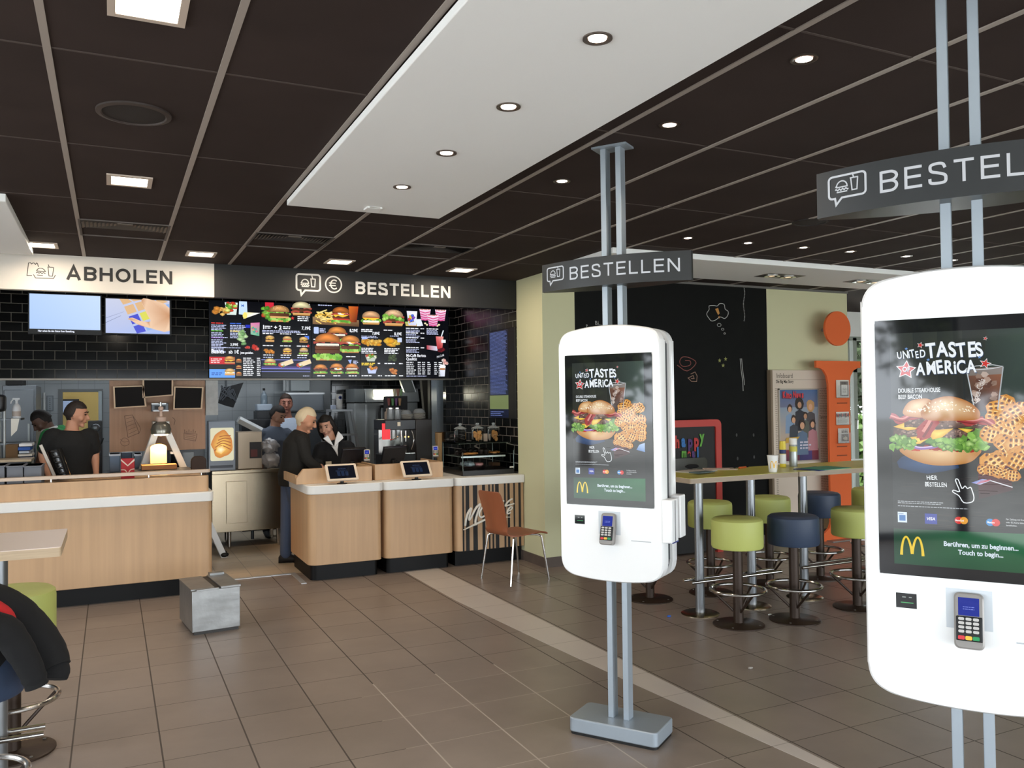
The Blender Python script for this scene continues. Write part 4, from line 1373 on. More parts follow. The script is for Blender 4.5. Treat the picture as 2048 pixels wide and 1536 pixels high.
def draw_m2(cv, w, h):
    f = lambda x, y: (w * x, h * y)
    cv.rect(0, w, 0, h, '06070c', 0)
    chunks(cv, w * 0.10, h * 0.86, w * 0.07, h * 0.07, 20, ['6fae3e', '9ad05a', 'c8422e', '4d8a2c'], 2, 12, w * 0.05)
    cv.rect(w * 0.08, w * 0.25, h * 0.94, h * 1.0, 'cc2a3c', 2)
    bun_burger(cv, w * 0.36, h * 0.745, w * 0.42, 4, 'c8945a', True, 'lupl', 13)
    bun_burger(cv, w * 0.80, h * 0.84, w * 0.40, 4, 'ead2a4', False, 'bpb', 14)
    cv.rect(w * 0.83, w * 0.97, h * 0.975, h * 0.997, 'e6ecfb', 5)
    star(cv, w * 0.62, h * 0.80, w * 0.04, 'd33a36', 4)
    cv.lines(w * 0.72, w * 0.97, h * 0.815, 3, 0.022, 0.012, WH, 3, 0.3)
    cv.text('1', w * 0.02, h * 0.645, h * 0.052, WH, 3, 0.03)
    cv.lines(w * 0.07, w * 0.22, h * 0.675, 2, 0.02, 0.012, WH, 3, 0.2)
    cv.text('+ 2', w * 0.25, h * 0.645, h * 0.052, WH, 3, 0.03)
    cv.lines(w * 0.43, w * 0.60, h * 0.675, 2, 0.02, 0.012, WH, 3, 0.2)
    cv.text('7,19€', w * 0.80, h * 0.65, h * 0.042, WH, 3, 0.03, 0.85)
    cv.lines(w * 0.02, w * 0.8, h * 0.62, 2, 0.016, 0.009, LB, 3, 0.3)
    k = 0
    for r, (yy, ly) in enumerate(((0.475, 0.58), (0.315, 0.42))):
        for c, xx in enumerate((0.17, 0.51, 0.84)):
            if r == 1 and c == 0:
                chunks(cv, w * 0.17, h * 0.35, w * 0.08, h * 0.02, 9, ['d98e3a', 'c47a2c'], 4, 30, w * 0.04)
            else:
                bun_burger(cv, w * xx, h * yy, w * 0.19, 4, 'dfb070', False, ('upc', 'lur', 'pc', '', 'pcr', 'lpw')[k], 20 + k)
            cv.lines(w * (xx - 0.14), w * (xx + 0.08), h * ly, 1, 0.016, 0.011, WH, 3, 0.1)
            k += 1
    star(cv, w * 0.93, h * 0.43, w * 0.04, 'd33a36', 6)
    cv.rect(w * 0.86, w * 0.95, h * 0.52, h * 0.565, '4f7ae0', 8)
    for xx in (0.04, 0.38, 0.71):
        cv.lines(w * xx, w * (xx + 0.22), h * 0.295, 1, 0.016, 0.011, WH, 3, 0.1)
        cv.lines(w * xx, w * (xx + 0.2), h * 0.265, 1, 0.016, 0.009, LB, 3, 0.2)
    cv.rect(0, w, h * 0.09, h * 0.245, '181a33', 1)
    for yy in (0.235, 0.115, 0.078):
        cv.rect(0, w * 0.97, h * yy, h * yy + 0.006, '8f98ea', 2)
    cv.rect(0, w * 0.97, h * 0.125, h * 0.15, '4b3d7e', 2)
    bun_burger(cv, w * 0.17, h * 0.165, w * 0.24, 4, 'e6c080', False, 'lr', 40)
    for xx in (0.50, 0.86):
        cv.stroke([f(xx - 0.13, 0.165), f(xx + 0.12, 0.225)], w * 0.09, 'e8d3ac', 4)
        chunks(cv, w * (xx - 0.12), h * 0.168, w * 0.05, h * 0.012, 9, ['7fb948', 'c8422e', 'f2e8d0'], 5, 41, w * 0.03)
    cv.lines(w * 0.82, w * 0.97, h * 0.02, 1, 0.01, 0.007, LB, 3)


def draw_m3(cv, w, h):
    f = lambda x, y: (w * x, h * y)
    cv.rect(0, w, 0, h, '06070c', 0)
    cv.poly([f(0.02, 0.73), f(0.98, 0.71), f(0.98, 0.80), f(0.02, 0.83)], ['7a5a3c', '5a3e28', '8a6a48', '9a7a54'], 1)
    rnd = random.Random(50)
    for i in range(46):
        x, y = rnd.uniform(0.05, 0.42), rnd.uniform(0.765, 0.90)
        a = rnd.uniform(-0.6, 0.6)
        cv.stroke([(w * x, h * y), (w * x + 0.07 * math.cos(a), h * y + 0.07 * math.sin(a))], 0.012, rnd.choice(['edc868', 'd9a83e', 'f5dc8c']), 2 + i % 3)
    bun_burger(cv, w * 0.60, h * 0.75, w * 0.38, 5, 'b8682c', False, 'lrpcbe', 51)
    cv.poly([f(0.76, 0.99), f(0.97, 0.99), f(0.93, 0.77), f(0.79, 0.77)], ['d8702a', 'b4481c', '5e1e10', 'a8481e'], 3)
    cv.lines(w * 0.13, w * 0.42, h * 0.985, 1, 0.02, 0.01, LB, 3)
    cv.poly(rrect(w * 0.04, w * 0.14, h * 0.60, h * 0.69, 0.01, 3), 'b8c8f4', 3)
    cv.lines(w * 0.16, w * 0.30, h * 0.66, 3, 0.018, 0.011, LB, 3)
    cv.text('8,29€', w * 0.78, h * 0.635, h * 0.04, WH, 8, 0.03, 0.85)
    bun_burger(cv, w * 0.52, h * 0.49, w * 0.40, 4, 'd98a42', False, 'lpwb', 52)
    bun_burger(cv, w * 0.79, h * 0.345, w * 0.42, 12, 'd98a42', False, 'lplbe', 53)
    bun_burger(cv, w * 0.32, h * 0.235, w * 0.56, 22, 'd5803a', False, 'llppwb', 54)
    cv.lines(w * 0.03, w * 0.13, h * 0.515, 1, 0.02, 0.012, WH, 3)
    cv.lines(w * 0.70, w * 0.90, h * 0.285, 1, 0.02, 0.012, WH, 30)
    cv.lines(w * 0.85, w * 0.96, h * 0.225, 3, 0.016, 0.01, LB, 3)
    cv.poly([f(0.74, 0.245), f(0.82, 0.25), f(0.79, 0.19)], '9ab0f0', 3)
    for k, xx in enumerate((0.17, 0.50, 0.82)):
        bun_burger(cv, w * xx, h * 0.055, w * 0.27, 30, 'd98a42', False, ('lpb', 'lpeb', 'lpwb')[k], 55 + k)
        cv.lines(w * (xx - 0.07), w * (xx + 0.1), h * 0.02, 1, 0.02, 0.012, WH, 30, 0.1)


def draw_m4(cv, w, h):
    cv.rect(0, w, 0, h, '06070c', 0)
    bun_burger(cv, w * 0.24, h * 0.745, w * 0.42, 4, 'd8a87c', False, 'wlcr', 61)
    bun_burger(cv, w * 0.75, h * 0.735, w * 0.46, 4, 'dcb088', True, 'bplb', 62)
    chunks(cv, w * 0.74, h * 0.85, w * 0.2, h * 0.03, 14, ['7fb948', 'a8d468', '5e9a36'], 14, 63, w * 0.05)
    cv.lines(w * 0.02, w * 0.32, h * 0.665, 2, 0.02, 0.012, WH, 3)
    cv.text('7,89€', w * 0.26, h * 0.605, h * 0.038, WH, 3, 0.03, 0.85)
    cv.lines(w * 0.02, w * 0.42, h * 0.575, 2, 0.016, 0.009, LB, 3)
    cv.lines(w * 0.52, w * 0.76, h * 0.665, 1, 0.02, 0.012, WH, 3)
    cv.text('8,19€', w * 0.76, h * 0.605, h * 0.038, WH, 3, 0.03, 0.85)
    cv.lines(w * 0.66, w * 0.92, h * 0.585, 1, 0.016, 0.009, LB, 3)
    chunks(cv, w * 0.24, h * 0.49, w * 0.19, h * 0.025, 26, ['d9952e', 'e8b24e', 'c47f22'], 4, 64, w * 0.05)
    chunks(cv, w * 0.72, h * 0.50, w * 0.14, h * 0.04, 10, ['e8b23a', 'd99a2c', 'f2c862'], 4, 65, w * 0.085)
    cv.poly(rrect(w * 0.83, w * 0.93, h * 0.505, h * 0.57, 0.008, 3), 'c8d4f6', 10)
    cv.poly(rrect(w * 0.03, w * 0.16, h * 0.52, h * 0.57, 0.02, 3), '9fb4ee', 3)
    cv.lines(w * 0.02, w * 0.36, h * 0.405, 4, 0.019, 0.011, WH, 3, 0.4)
    cv.lines(w * 0.53, w * 0.92, h * 0.405, 4, 0.019, 0.011, WH, 3, 0.4)
    cv.poly([(w * 0.1, h * 0.31), (w * 0.36, h * 0.31), (w * 0.31, h * 0.23), (w * 0.15, h * 0.23)], 'b9c2b4', 3)
    chunks(cv, w * 0.23, h * 0.30, w * 0.10, h * 0.025, 20, ['8fbf55', 'e8e2cc', 'c84a32', '5e9a36'], 4, 66, w * 0.03)
    chunks(cv, w * 0.72, h * 0.28, w * 0.09, h * 0.04, 18, ['4c5a3a', '6c7a54', '38442c'], 4, 67, w * 0.035)
    cv.lines(w * 0.02, w * 0.34, h * 0.195, 2, 0.018, 0.012, 'e8c83a', 3, 0.2)
    cv.lines(w * 0.38, w * 0.47, h * 0.195, 1, 0.02, 0.012, WH, 3)
    cv.lines(w * 0.53, w * 0.80, h * 0.195, 1, 0.02, 0.012, WH, 3)
    cv.lines(w * 0.86, w * 0.96, h * 0.195, 1, 0.02, 0.012, WH, 3)
    cv.poly([(w * 0.14, h * 0.13), (w * 0.36, h * 0.13), (w * 0.33, h * 0.06), (w * 0.17, h * 0.06)], 'b8c4ea', 6)
    chunks(cv, w * 0.25, h * 0.135, w * 0.10, h * 0.02, 12, ['d98e3a', 'b8702a'], 4, 68, w * 0.035)
    chunks(cv, w * 0.75, h * 0.09, w * 0.08, h * 0.035, 12, ['c87a3a', 'a85c28', 'd99050'], 4, 69, w * 0.035)
    cv.lines(w * 0.02, w * 0.24, h * 0.022, 1, 0.02, 0.012, WH, 3, 0.1)
    cv.lines(w * 0.38, w * 0.48, h * 0.022, 1, 0.02, 0.012, WH, 3, 0.1)
    cv.lines(w * 0.54, w * 0.79, h * 0.022, 1, 0.02, 0.012, WH, 3, 0.1)
    cv.lines(w * 0.86, w * 0.96, h * 0.022, 1, 0.02, 0.012, WH, 3, 0.1)


def draw_m5(cv, w, h):
    f = lambda x, y: (w * x, h * y)
    cv.rect(0, w, 0, h, '06070c', 0)
    cv.poly([f(0.0, 0.80), f(0.38, 0.80), f(0.36, 0.74), f(0.02, 0.74)], ['9fc46a', 'c8d88a', 'c0864a', 'd8b070'], 2)
    cv.poly([f(0.04, 0.955), f(0.28, 0.955), f(0.25, 0.75), f(0.08, 0.75)], ['e8e8f2', 'f4f4fa', 'd0d4ec', 'c4c8e4'], 3)
    chunks(cv, w * 0.165, h * 0.85, w * 0.07, h * 0.05, 14, ['d8404a', '4a6ad8', '7a48b8', 'e8c23a'], 4, 71, w * 0.035)
    cv.poly([f(0.24, 0.84), f(0.36, 0.845), f(0.41, 0.75), f(0.27, 0.74)], 'dfe6f4', 8)
    for (xx, yy) in ((0.46, 0.9), (0.82, 0.9), (0.64, 0.82)):
        cv.poly([f(xx - 0.13, yy + 0.09), f(xx + 0.13, yy + 0.09), f(xx + 0.09, yy - 0.07), f(xx - 0.09, yy - 0.07)], ['f0d8ea', 'f4e2ee', 'd88ab8', 'd07aae'], 3 + int(yy < 0.85) * 6)
        for k in range(4):
            cv.stroke([f(xx - 0.12 + 0.008 * k, yy + 0.055 - 0.035 * k), f(xx, yy + 0.035 - 0.035 * k), f(xx + 0.12 - 0.008 * k, yy + 0.055 - 0.035 * k)], 0.012, 'd04a86', 5 + int(yy < 0.85) * 6)
        cv.lines(w * (xx - 0.11), w * (xx + 0.11), h * (yy + 0.078), 1, 0.01, 0.009, 'b8602a', 6 + int(yy < 0.85) * 6, 0.0)
    for xx, yy in ((0.46, 0.785), (0.50, 0.765), (0.78, 0.77), (0.74, 0.755)):
        cv.blob(w * xx, h * yy, w * 0.025, w * 0.02, 'e8dcb0', 4)
    for (x, y) in ((0.02, 0.70), (0.02, 0.635), (0.02, 0.565), (0.02, 0.425)):
        cv.lines(w * x, w * 0.32, h * y, 1, 0.018, 0.012, WH, 3, 0.1)
        cv.lines(w * 0.35, w * 0.44, h * y, 1, 0.018, 0.011, WH, 3, 0.1)
        cv.lines(w * x, w * 0.36, h * y - 0.02, 3, 0.017, 0.008, LB, 3, 0.4)
    cv.lines(w * 0.49, w * 0.76, h * 0.70, 1, 0.018, 0.012, WH, 3, 0.1)
    cv.lines(w * 0.49, w * 0.82, h * 0.68, 4, 0.016, 0.008, LB, 3, 0.3)
    cv.poly([f(0.70, 0.60), f(0.88, 0.60), f(0.85, 0.42), f(0.73, 0.42)], ['d86a6a', 'f0a8a0', 'b8383c', 'a82a34'], 4)
    cv.stroke([f(0.83, 0.60), f(0.88, 0.69)], 0.014, 'dfe8f4', 5)
    cv.rect(w * 0.83, w * 0.93, h * 0.51, h * 0.555, 'eef2fa', 6)
    chunks(cv, w * 0.83, h * 0.40, w * 0.08, h * 0.02, 8, ['7a2028', '5a1820'], 5, 73, w * 0.04)
    cv.poly([f(0.49, 0.47), f(0.74, 0.455), f(0.74, 0.39), f(0.49, 0.41)], ['b8404a', 'd0d4e8', 'd0d4e8', 'a83038'], 3)
    cv.text('McCafé Barista', w * 0.02, h * 0.30, h * 0.04, WH, 3, 0.02, 0.85)
    cv.text('Qualität', w * 0.02, h * 0.25, h * 0.04, WH, 3, 0.02, 0.85)
    cv.text('McCafé', w * 0.72, h * 0.285, h * 0.03, WH, 3, 0.0, 0.9, 0.3, shear=0.3)
    for k, x in enumerate((0.02, 0.28, 0.38, 0.5, 0.66, 0.76)):
        cv.lines(w * x, w * (x + (0.22 if k == 0 else 0.08)), h * 0.215, 7 if k < 5 else 8, 0.024, 0.011, WH, 3, 0.3)
    cv.lines(w * 0.02, w * 0.55, h * 0.02, 1, 0.018, 0.008, LB, 3, 0.2)
    cv.poly([f(0.78, 0.165), f(0.92, 0.165), f(0.90, 0.02), f(0.80, 0.02)], ['e2e8f6', 'eef2fb', 'd8dcea', 'c8cede'], 4)
    cv.rect(w * 0.79, w * 0.91, h * 0.115, h * 0.14, 'a86a3a', 5)
    cv.ell(w * 0.85, h * 0.165, w * 0.075, h * 0.025, 'f4f0f0', 5)
    chunks(cv, w * 0.92, h * 0.225, w * 0.04, h * 0.03, 8, ['e8a8a0', 'f4d8d0'], 5, 74, w * 0.04)


xs = [at(px, 690, YS).x for px in (418, 522, 623.5, 720.5, 810, 897.5)]
zb, zt = at(650, 755.5, YS).z, 2.868
for k, (fn, txt) in enumerate(((draw_m1, 'menu screen reading Basics ab 1€, leftmost of the menu row'), (draw_m2, 'menu screen with two rows of small burgers and the price 7,19€'), (draw_m3, 'menu screen with three stacked big burgers, middle of the row'), (draw_m4, 'menu screen with nuggets and salad bowls and the price 8,19€'), (draw_m5, 'menu screen reading McCafé Barista Qualität with pink ice cups'))):
    txt = txt.replace('McCafé Barista Qualität', 'Barista Qualität')
    screen('menu_screen', txt, xs[k] + 0.002, xs[k + 1] - 0.002, zb, zt, fn, 'menu screens over the tills')

# portrait info screen on the tiled side wall
xw = 3.97
fx = lambda x, y: (lambda r: EYE + r * (xw / r.x))(ray(x, y))
a, c, dn = fx(984, 690), fx(1022, 690), fx(1002, 835)
t = thing('price_list_screen', 'narrow portrait screen with blue price list on the tiled side wall', 'screen', (0, 0, 0))
MB().box(3.95, 3.97, 8.14, 8.86, 1.50, 2.50).build('screen_case', BLACK, t, bevel=0.004)
cv = Canvas()
W2, H2 = 0.50, 0.98
cv.rect(0, W2, 0, H2, '161c33', 1)
cv.lines(0.02, W2 - 0.02, H2 - 0.02, 50, 0.0142, 0.008, '5f6fae', 2, 0.12)
cv.rect(0.0, W2, 0.095, 0.25, '7d8a58', 3)
cv.lines(0.02, W2 - 0.12, 0.06, 3, 0.02, 0.009, '6f7fc0', 3, 0.3)
cv.build('screen_picture', mat_print('dim_screen', 0.2, 0.75, 0.3), t, frame((3.9495, 8.815, 1.51), (0, -1, 0), (0, 0, 1)))
# ================================================================== CEILING LAMPS AND FITTINGS
WARM = (1.0, 0.84, 0.66)
GLOWS = mat('lamp_glow_square', 'ffffff', 0.5, emit='fff1dd', estr=9.0)
GLOWR = mat('lamp_glow_round', 'ffffff', 0.5, emit='ffe9d6', estr=9.0)


def square_lamp(x, y, label):
    t = thing('square_downlight', label, 'ceiling lamp', (x, y, 3.0), group='square ceiling downlights')
    b = MB()
    for a0, a1, c0, c1 in ((-0.12, 0.12, -0.12, -0.095), (-0.12, 0.12, 0.095, 0.12), (-0.12, -0.095, -0.095, 0.095), (0.095, 0.12, -0.095, 0.095)):
        b.box(a0, a1, c0, c1, -0.009, 0.0)
    b.build('lamp_frame', mat('lamp_frame_beige', 'c2b2a4', 0.5), t)
    MB().prism(rrect(-0.097, 0.097, -0.097, 0.097, 0.015), -0.006, -0.0005).build('diffuser', GLOWS, t)
    lamp('downlight', 'AREA', (0, 0, -0.02), 11, WARM, 0.19, 0.19, parent=t)
    return t


pos = [fl(px, py, 3.0) for px, py in ((296, 8), (259, 361), (82, 489), (402, 507.5), (679, 523), (923, 539.5))]
for (p, txt) in zip(pos, ('square downlight cut by the top edge of the photo', 'square downlight alone in the dark ceiling below the round grille', 'square downlight over the ABHOLEN sign, beside the white panel corner', 'square downlight at the joint of the white and the black sign', 'square downlight over the speech bubble of the black sign', 'square downlight over the right end of the black sign')):
    square_lamp(p.x, p.y, txt)


def round_lamp(x, y, z, label, power, group, tilt=0.0, rim='a39a92'):
    t = thing('round_spotlight', label, 'ceiling lamp', (x, y, z), group=group)
    b = MB()
    n = 24
    b.rings([[(r * math.cos(2 * PI * i / n), r * math.sin(2 * PI * i / n), zz) for i in range(n)] for r, zz in ((0.052, 0), (0.052, -0.005), (0.044, -0.006), (0.032, 0.0))], cap=False)
    b.build('lamp_rim', mat('lamp_rim_' + rim, rim, 0.3, 0.7), t)
    MB().lathe([(0.032, -0.0035), (0.020, -0.006), (0.001, -0.007)], 16).build('bulb', GLOWR, t)
    lamp('spot', 'SPOT', (0, 0, -0.03), power, WARM, 0.03, parent=t, spot=math.radians(125))
    return t


for px, py, txt in ((1195, 76, 'round spotlight nearest the camera in the white ceiling panel'), (1017, 213, 'second round spotlight from the camera in the white ceiling panel'), (893, 305.5, 'third round spotlight from the camera in the white ceiling panel'), (804, 373.5, 'farthest round spotlight of the white ceiling panel, by the smoke detector')):
    p = fl(px, py, 2.95)
    round_lamp(p.x, p.y, 2.95, txt, 9, 'spotlights in the white panel', rim='6d625c')
for px, py, txt in ((1608, 117, 'round spotlight in the dark ceiling nearest the camera'), (1339, 249, 'round spotlight in the dark ceiling above right of the kiosk poles'), (1124, 361.5, 'round spotlight in the dark ceiling left of the kiosk poles')):
    p = fl(px, py, 3.0)
    round_lamp(p.x, p.y, 3.0, txt, 9, 'spotlights along the white panel', rim='5a504a')
for px, py, txt in ((1376, 475.5, 'first of the row of spotlights, just right of the far kiosk sign'), (1496, 485.5, 'second spotlight of the row over the bar tables'), (1607, 494.5, 'third spotlight of the row over the bar tables'), (1701, 502.5, 'fourth spotlight of the row over the bar tables'), (1813, 512, 'fifth spotlight of the row, left of the near kiosk poles'), (1904, 520, 'spotlight seen between the two poles of the near kiosk')):
    p = fl(px, py, 3.0)
    round_lamp(p.x, p.y, 3.0, txt, 5, 'spotlights over the bar tables', rim='5a504a')
for px, py, txt in ((1560, 552, 'twin recessed spotlight in the beige panel over the chalkboard'), (1735, 563, 'twin recessed spotlight in the beige panel, partly behind the near kiosk')):
    p = fl(px, py, 2.95)
    t = thing('twin_spotlight', txt, 'ceiling lamp', (p.x, p.y, 2.95), group='twin spotlights in the right panel')
    MB().box(-0.24, 0.24, -0.12, 0.12, -0.003, 0.0).build('lamp_plate', mat('twin_plate', '4c4742', 0.4, 0.3), t)
    for s in (-1, 1):
        n = 20
        MB().rings([[(s * 0.11 + r * math.cos(2 * PI * i / n), r * math.sin(2 * PI * i / n), zz) for i in range(n)] for r, zz in ((0.085, -0.003), (0.085, -0.012), (0.06, -0.012), (0.045, -0.004))], cap=False).build('reflector', CHROME, t)
        MB().lathe([(0.03, -0.008), (0.001, -0.012)], 12, (s * 0.11, 0, 0)).build('bulb', mat('dim_bulb', 'fff0d8', 0.4, emit='ffdca8', estr=1.2), t)
    lamp('spot', 'SPOT', (0, 0, -0.03), 7, WARM, 0.05, parent=t, spot=math.radians(110))

# swirl air outlets in the ceiling grid
DUSTY = mat('dusty_vent', '5d5652', 0.7)
for gx, gy, txt in ((0.095, 6.79, 'square air outlet with curved slots above the ABHOLEN sign'), (1.295, 6.79, 'square air outlet right of the lone joint, behind the white panel end'), (2.495, 6.79, 'square air outlet over the middle of the black sign')):
    t = thing('air_outlet', txt, 'vent', (gx, gy, 3.0), group='air outlets in the dark ceiling')
    b = MB()
    for a0, a1, c0, c1 in ((-0.3, 0.3, -0.3, -0.285), (-0.3, 0.3, 0.285, 0.3), (-0.3, -0.285, -0.285, 0.285), (0.285, 0.3, -0.285, 0.285)):
        b.box(a0, a1, c0, c1, -0.008, 0)
    b.build('outlet_frame', DUSTY, t)
    b = MB()
    for k in range(22):
        x = -0.27 + 0.54 * k / 21
        if abs(x) < 0.045:
            continue
        d = 0.05 + 0.17 * (abs(x) / 0.27) ** 1.3
        b.add([(x - 0.008, -0.24, -0.012), (x + 0.008, -0.24, -0.004), (x + 0.008, -0.24 + d, -0.004), (x - 0.008, -0.24 + d, -0.012)], [(0, 1, 2, 3)])
    b.box(-0.05, 0.05, -0.235, -0.2, -0.006, -0.001)
    b.build('slats', mat('vent_slats', '70675f', 0.6), t, smooth=0)
    MB().box(-0.284, 0.284, -0.26, 0.0, -0.0015, -0.0005).build('dark_opening', BLACK, t)
p = fl(268, 226, 3.0)
t = thing('ceiling_speaker', 'round black grille in the dark ceiling between two square downlights', 'speaker', (p.x, p.y, 3.0))
MB().lathe([(0.155, 0), (0.155, -0.008), (0.135, -0.012), (0.13, -0.006)], 40, cap=False).build('speaker_rim', mat('speaker_rim', '3c3431', 0.5), t)
MB().lathe([(0.132, -0.005), (0.06, -0.008), (0.001, -0.009)], 32).build('grille', mat('speaker_grille', '241f1d', 0.7, bump=(250, 0.3)), t)
p = fl(1600, 441, 3.0)
t = thing('ceiling_speaker', 'round black grille in the dark ceiling over the bar tables', 'speaker', (p.x + 0.1, p.y, 3.0))
MB().lathe([(0.13, 0), (0.13, -0.008), (0.11, -0.012), (0.11, -0.005), (0.001, -0.008)], 32).build('grille', mat('speaker_grille'), t)
p = fl(746, 416, 2.95)
t = thing('smoke_detector', 'small pale detector plate at the far end of the white ceiling panel', 'detector', (p.x, p.y, 2.95))
MB().box(-0.05, 0.05, -0.045, 0.045, -0.012, 0).build('housing', CREAM, t, bevel=0.004)
MB().box(-0.035, 0.035, -0.047, -0.043, -0.010, -0.004).build('slot', mat('detector_slot', '9a958e', 0.6), t)

# ================================================================== BAR TABLES AND STOOLS


def stool(col, name_label, loc, group=None):
    t = thing('bar_stool', name_label, 'stool', loc, 0.0, group)
    prof = [(0.002, 0.575), (0.165, 0.575), (0.185, 0.58), (0.191, 0.592), (0.191, 0.76), (0.187, 0.785), (0.170, 0.798), (0.09, 0.803), (0.002, 0.804)]
    MB().lathe(prof, 40).build('seat', col, t)
    MB().lathe([(0.10, 0.568), (0.10, 0.575)], 20).build('seat_plate', MBLACK, t)
    MB().cyl((0, 0, 0.012), (0, 0, 0.57), 0.037, n=20).build('post', DBROWN, t)
    b = MB().lathe([(0.19, 0.0), (0.19, 0.008), (0.182, 0.012), (0.05, 0.014), (0.04, 0.02)], 40)
    b.build('base_plate', DBROWN, t)
    for k in range(4):
        MB().ball((0.16 * math.cos(0.6 + k * PI / 2), 0.16 * math.sin(0.6 + k * PI / 2), 0.014), 0.009, (1, 1, 0.5), 8).build('bolt', mat('bolt_steel', '6b6660', 0.4, 0.8), t)
    n = 40
    MB().tube([(0.2 * math.cos(2 * PI * i / n), 0.2 * math.sin(2 * PI * i / n), 0.262) for i in range(n)], 0.0125, 10, True).build('foot_ring', CHROME, t)
    for k in range(3):
        a = 2 * PI * k / 3 + 0.35
        MB().tube(smooth_pts([(0.036 * math.cos(a), 0.036 * math.sin(a), 0.10), (0.07 * math.cos(a), 0.07 * math.sin(a), 0.135), (0.195 * math.cos(a), 0.195 * math.sin(a), 0.252)], 4), 0.009, 8).build('ring_brace', DBROWN, t)
    return t


GS = 'padded bar stools at the long bar tables'
lime0 = stool(LIME, 'front lime bar stool nearest the far kiosk, in front of the bar table', (4.235, 4.945, 0), GS)
navy0 = stool(NAVY, 'front navy bar stool right of the front lime one', (4.70, 4.85, 0), GS)
for src, px, txt in ((lime0, (5.42, 4.90, 0), 'front lime bar stool partly hidden by the edge of the near kiosk'),
                     (lime0, (4.12, 5.92, 0), 'rear bar stool of which only the brown base shows beside the far kiosk'),
                     (lime0, (4.72, 5.86, 0), 'rear lime bar stool showing between the first two table legs'),
                     (lime0, (5.39, 5.86, 0), 'rear lime bar stool right of the second table leg'),
                     (navy0, (6.02, 5.87, 0), 'rear navy bar stool behind the third table leg'),
                     (lime0, (6.72, 5.87, 0), 'rear lime bar stool at the far right behind the near kiosk edge')):
    dup(src, px, None, txt)


def bar_table(name_label, x0, x1, y0, y1, legs, z=1.1, top='c6c05a', gap=0.1, bars=None, edge='9b8a76'):
    t = thing('bar_table', name_label, 'table', ((x0 + x1) / 2, (y0 + y1) / 2, 0), group='bar tables')
    cx, cy = (x0 + x1) / 2, (y0 + y1) / 2
    MB().prism(rrect(x0 - cx, x1 - cx, y0 - cy, y1 - cy, 0.012, 3), z - 0.04, z - 0.002).build('tabletop', mat('plywood_edge_' + edge, edge, 0.5, var=(4, 0.08, (2, 2, 60))), t)
    MB().prism(rrect(x0 - cx, x1 - cx, y0 - cy, y1 - cy, 0.012, 3), z - 0.002, z).build('surface', mat('table_surface_' + top, top, 0.3), t)
    for lx in legs:
        l = MB().cyl((lx - cx, 0, 0.01), (lx - cx, 0, z - 0.04), 0.036, n=24).build('leg', mat('grey_steel_leg', '84878a', 0.3, 0.75), t)
        MB().lathe([(0.15, 0), (0.15, 0.004), (0.13, 0.012), (0.045, 0.016)], 36, (lx - cx, 0, 0)).build('foot_plate', STEEL, l)
    if bars:
        for s in (-1, 1):
            MB().cyl((bars[0] - cx, s * gap / 2, 0.262), (bars[1] - cx, s * gap / 2, 0.262), 0.013, n=12).build('foot_bar', CHROME, t)
    return t


bar_table('lime topped bar table next to the far kiosk with magazines on it', 3.90, 4.975, 5.06, 5.62, (4.19, 4.72), bars=(4.07, 4.99))
bar_table('lime topped bar table with the spray cans and the green folder', 4.98, 6.55, 5.06, 5.66, (5.31, 6.3), bars=(5.24, 6.5))
bar_table('pale wood bar table at the left edge of the photo', -1.7, -0.19, 3.99, 4.57, (-0.445, -1.4), z=1.11, top='eadbd0', bars=(-1.6, -0.27), edge='b59f82')
dup(lime0, (-0.44, 4.80, 0), None, 'lime bar stool behind the pale table at the left edge')
dup(navy0, (-0.50, 3.86, 0), None, 'navy bar stool at the left edge with a jacket thrown over it')

# jacket thrown over the navy stool
jc = V((-0.50, 3.86, 0))


def drape(b, fn, nu, nv, th=0.012):
    top = [[fn(i / nu, j / nv) for j in range(nv + 1)] for i in range(nu + 1)]
    vs, fs = [], []
    for lay in (0, 1):
        for i in range(nu + 1):
            for j in range(nv + 1):
                p = V(top[i][j])
                vs.append(tuple(p - V((0, 0, th)) * lay - (V((p.x - jc.x, p.y - jc.y, 0)).normalized() * th * lay)))
    K = (nu + 1) * (nv + 1)
    ix = lambda i, j: i * (nv + 1) + j
    for i in range(nu):
        for j in range(nv):
            q = (ix(i, j), ix(i + 1, j), ix(i + 1, j + 1), ix(i, j + 1))
            fs.append(q)
            fs.append(tuple(K + k for k in reversed(q)))
    rim = [ix(i, 0) for i in range(nu + 1)] + [ix(nu, j) for j in range(1, nv + 1)] + [ix(i, nv) for i in range(nu - 1, -1, -1)] + [ix(0, j) for j in range(nv - 1, 0, -1)]
    for k in range(len(rim)):
        a, c = rim[k], rim[(k + 1) % len(rim)]
        fs.append((a, K + a, K + c, c))
    b.add(vs, fs)


t = thing('jacket', 'black jacket with a red patch thrown over the navy stool at the left edge', 'jacket', (0, 0, 0))
b = MB()


def body_cloth(u, v):
    a = -2.6 + 3.6 * u                      # around the seat
    s = v * 0.30
    r = min(s, 0.20) + max(0, s - 0.2) * 0.25
    z = 0.825 + 0.05 * (1 - v) - max(0, s - 0.19) * (0.80 + 0.3 * math.sin(3.1 * a)) + 0.018 * math.sin(7 * a + 5 * v) + 0.014 * noise.noise(V((a * 2, v * 6, 3)))
    r += 0.015 * math.sin(9 * a) * v
    return (jc.x + r * math.cos(a), jc.y + r * math.sin(a), z)


drape(b, body_cloth, 40, 16)
b.build('jacket_body', BCLOTH, t)


def crease(i, n, r0, r1, k):
    return r0 + (r1 - r0) * i / n + 0.004 * noise.noise(V((i * 0.45, k, 0)))


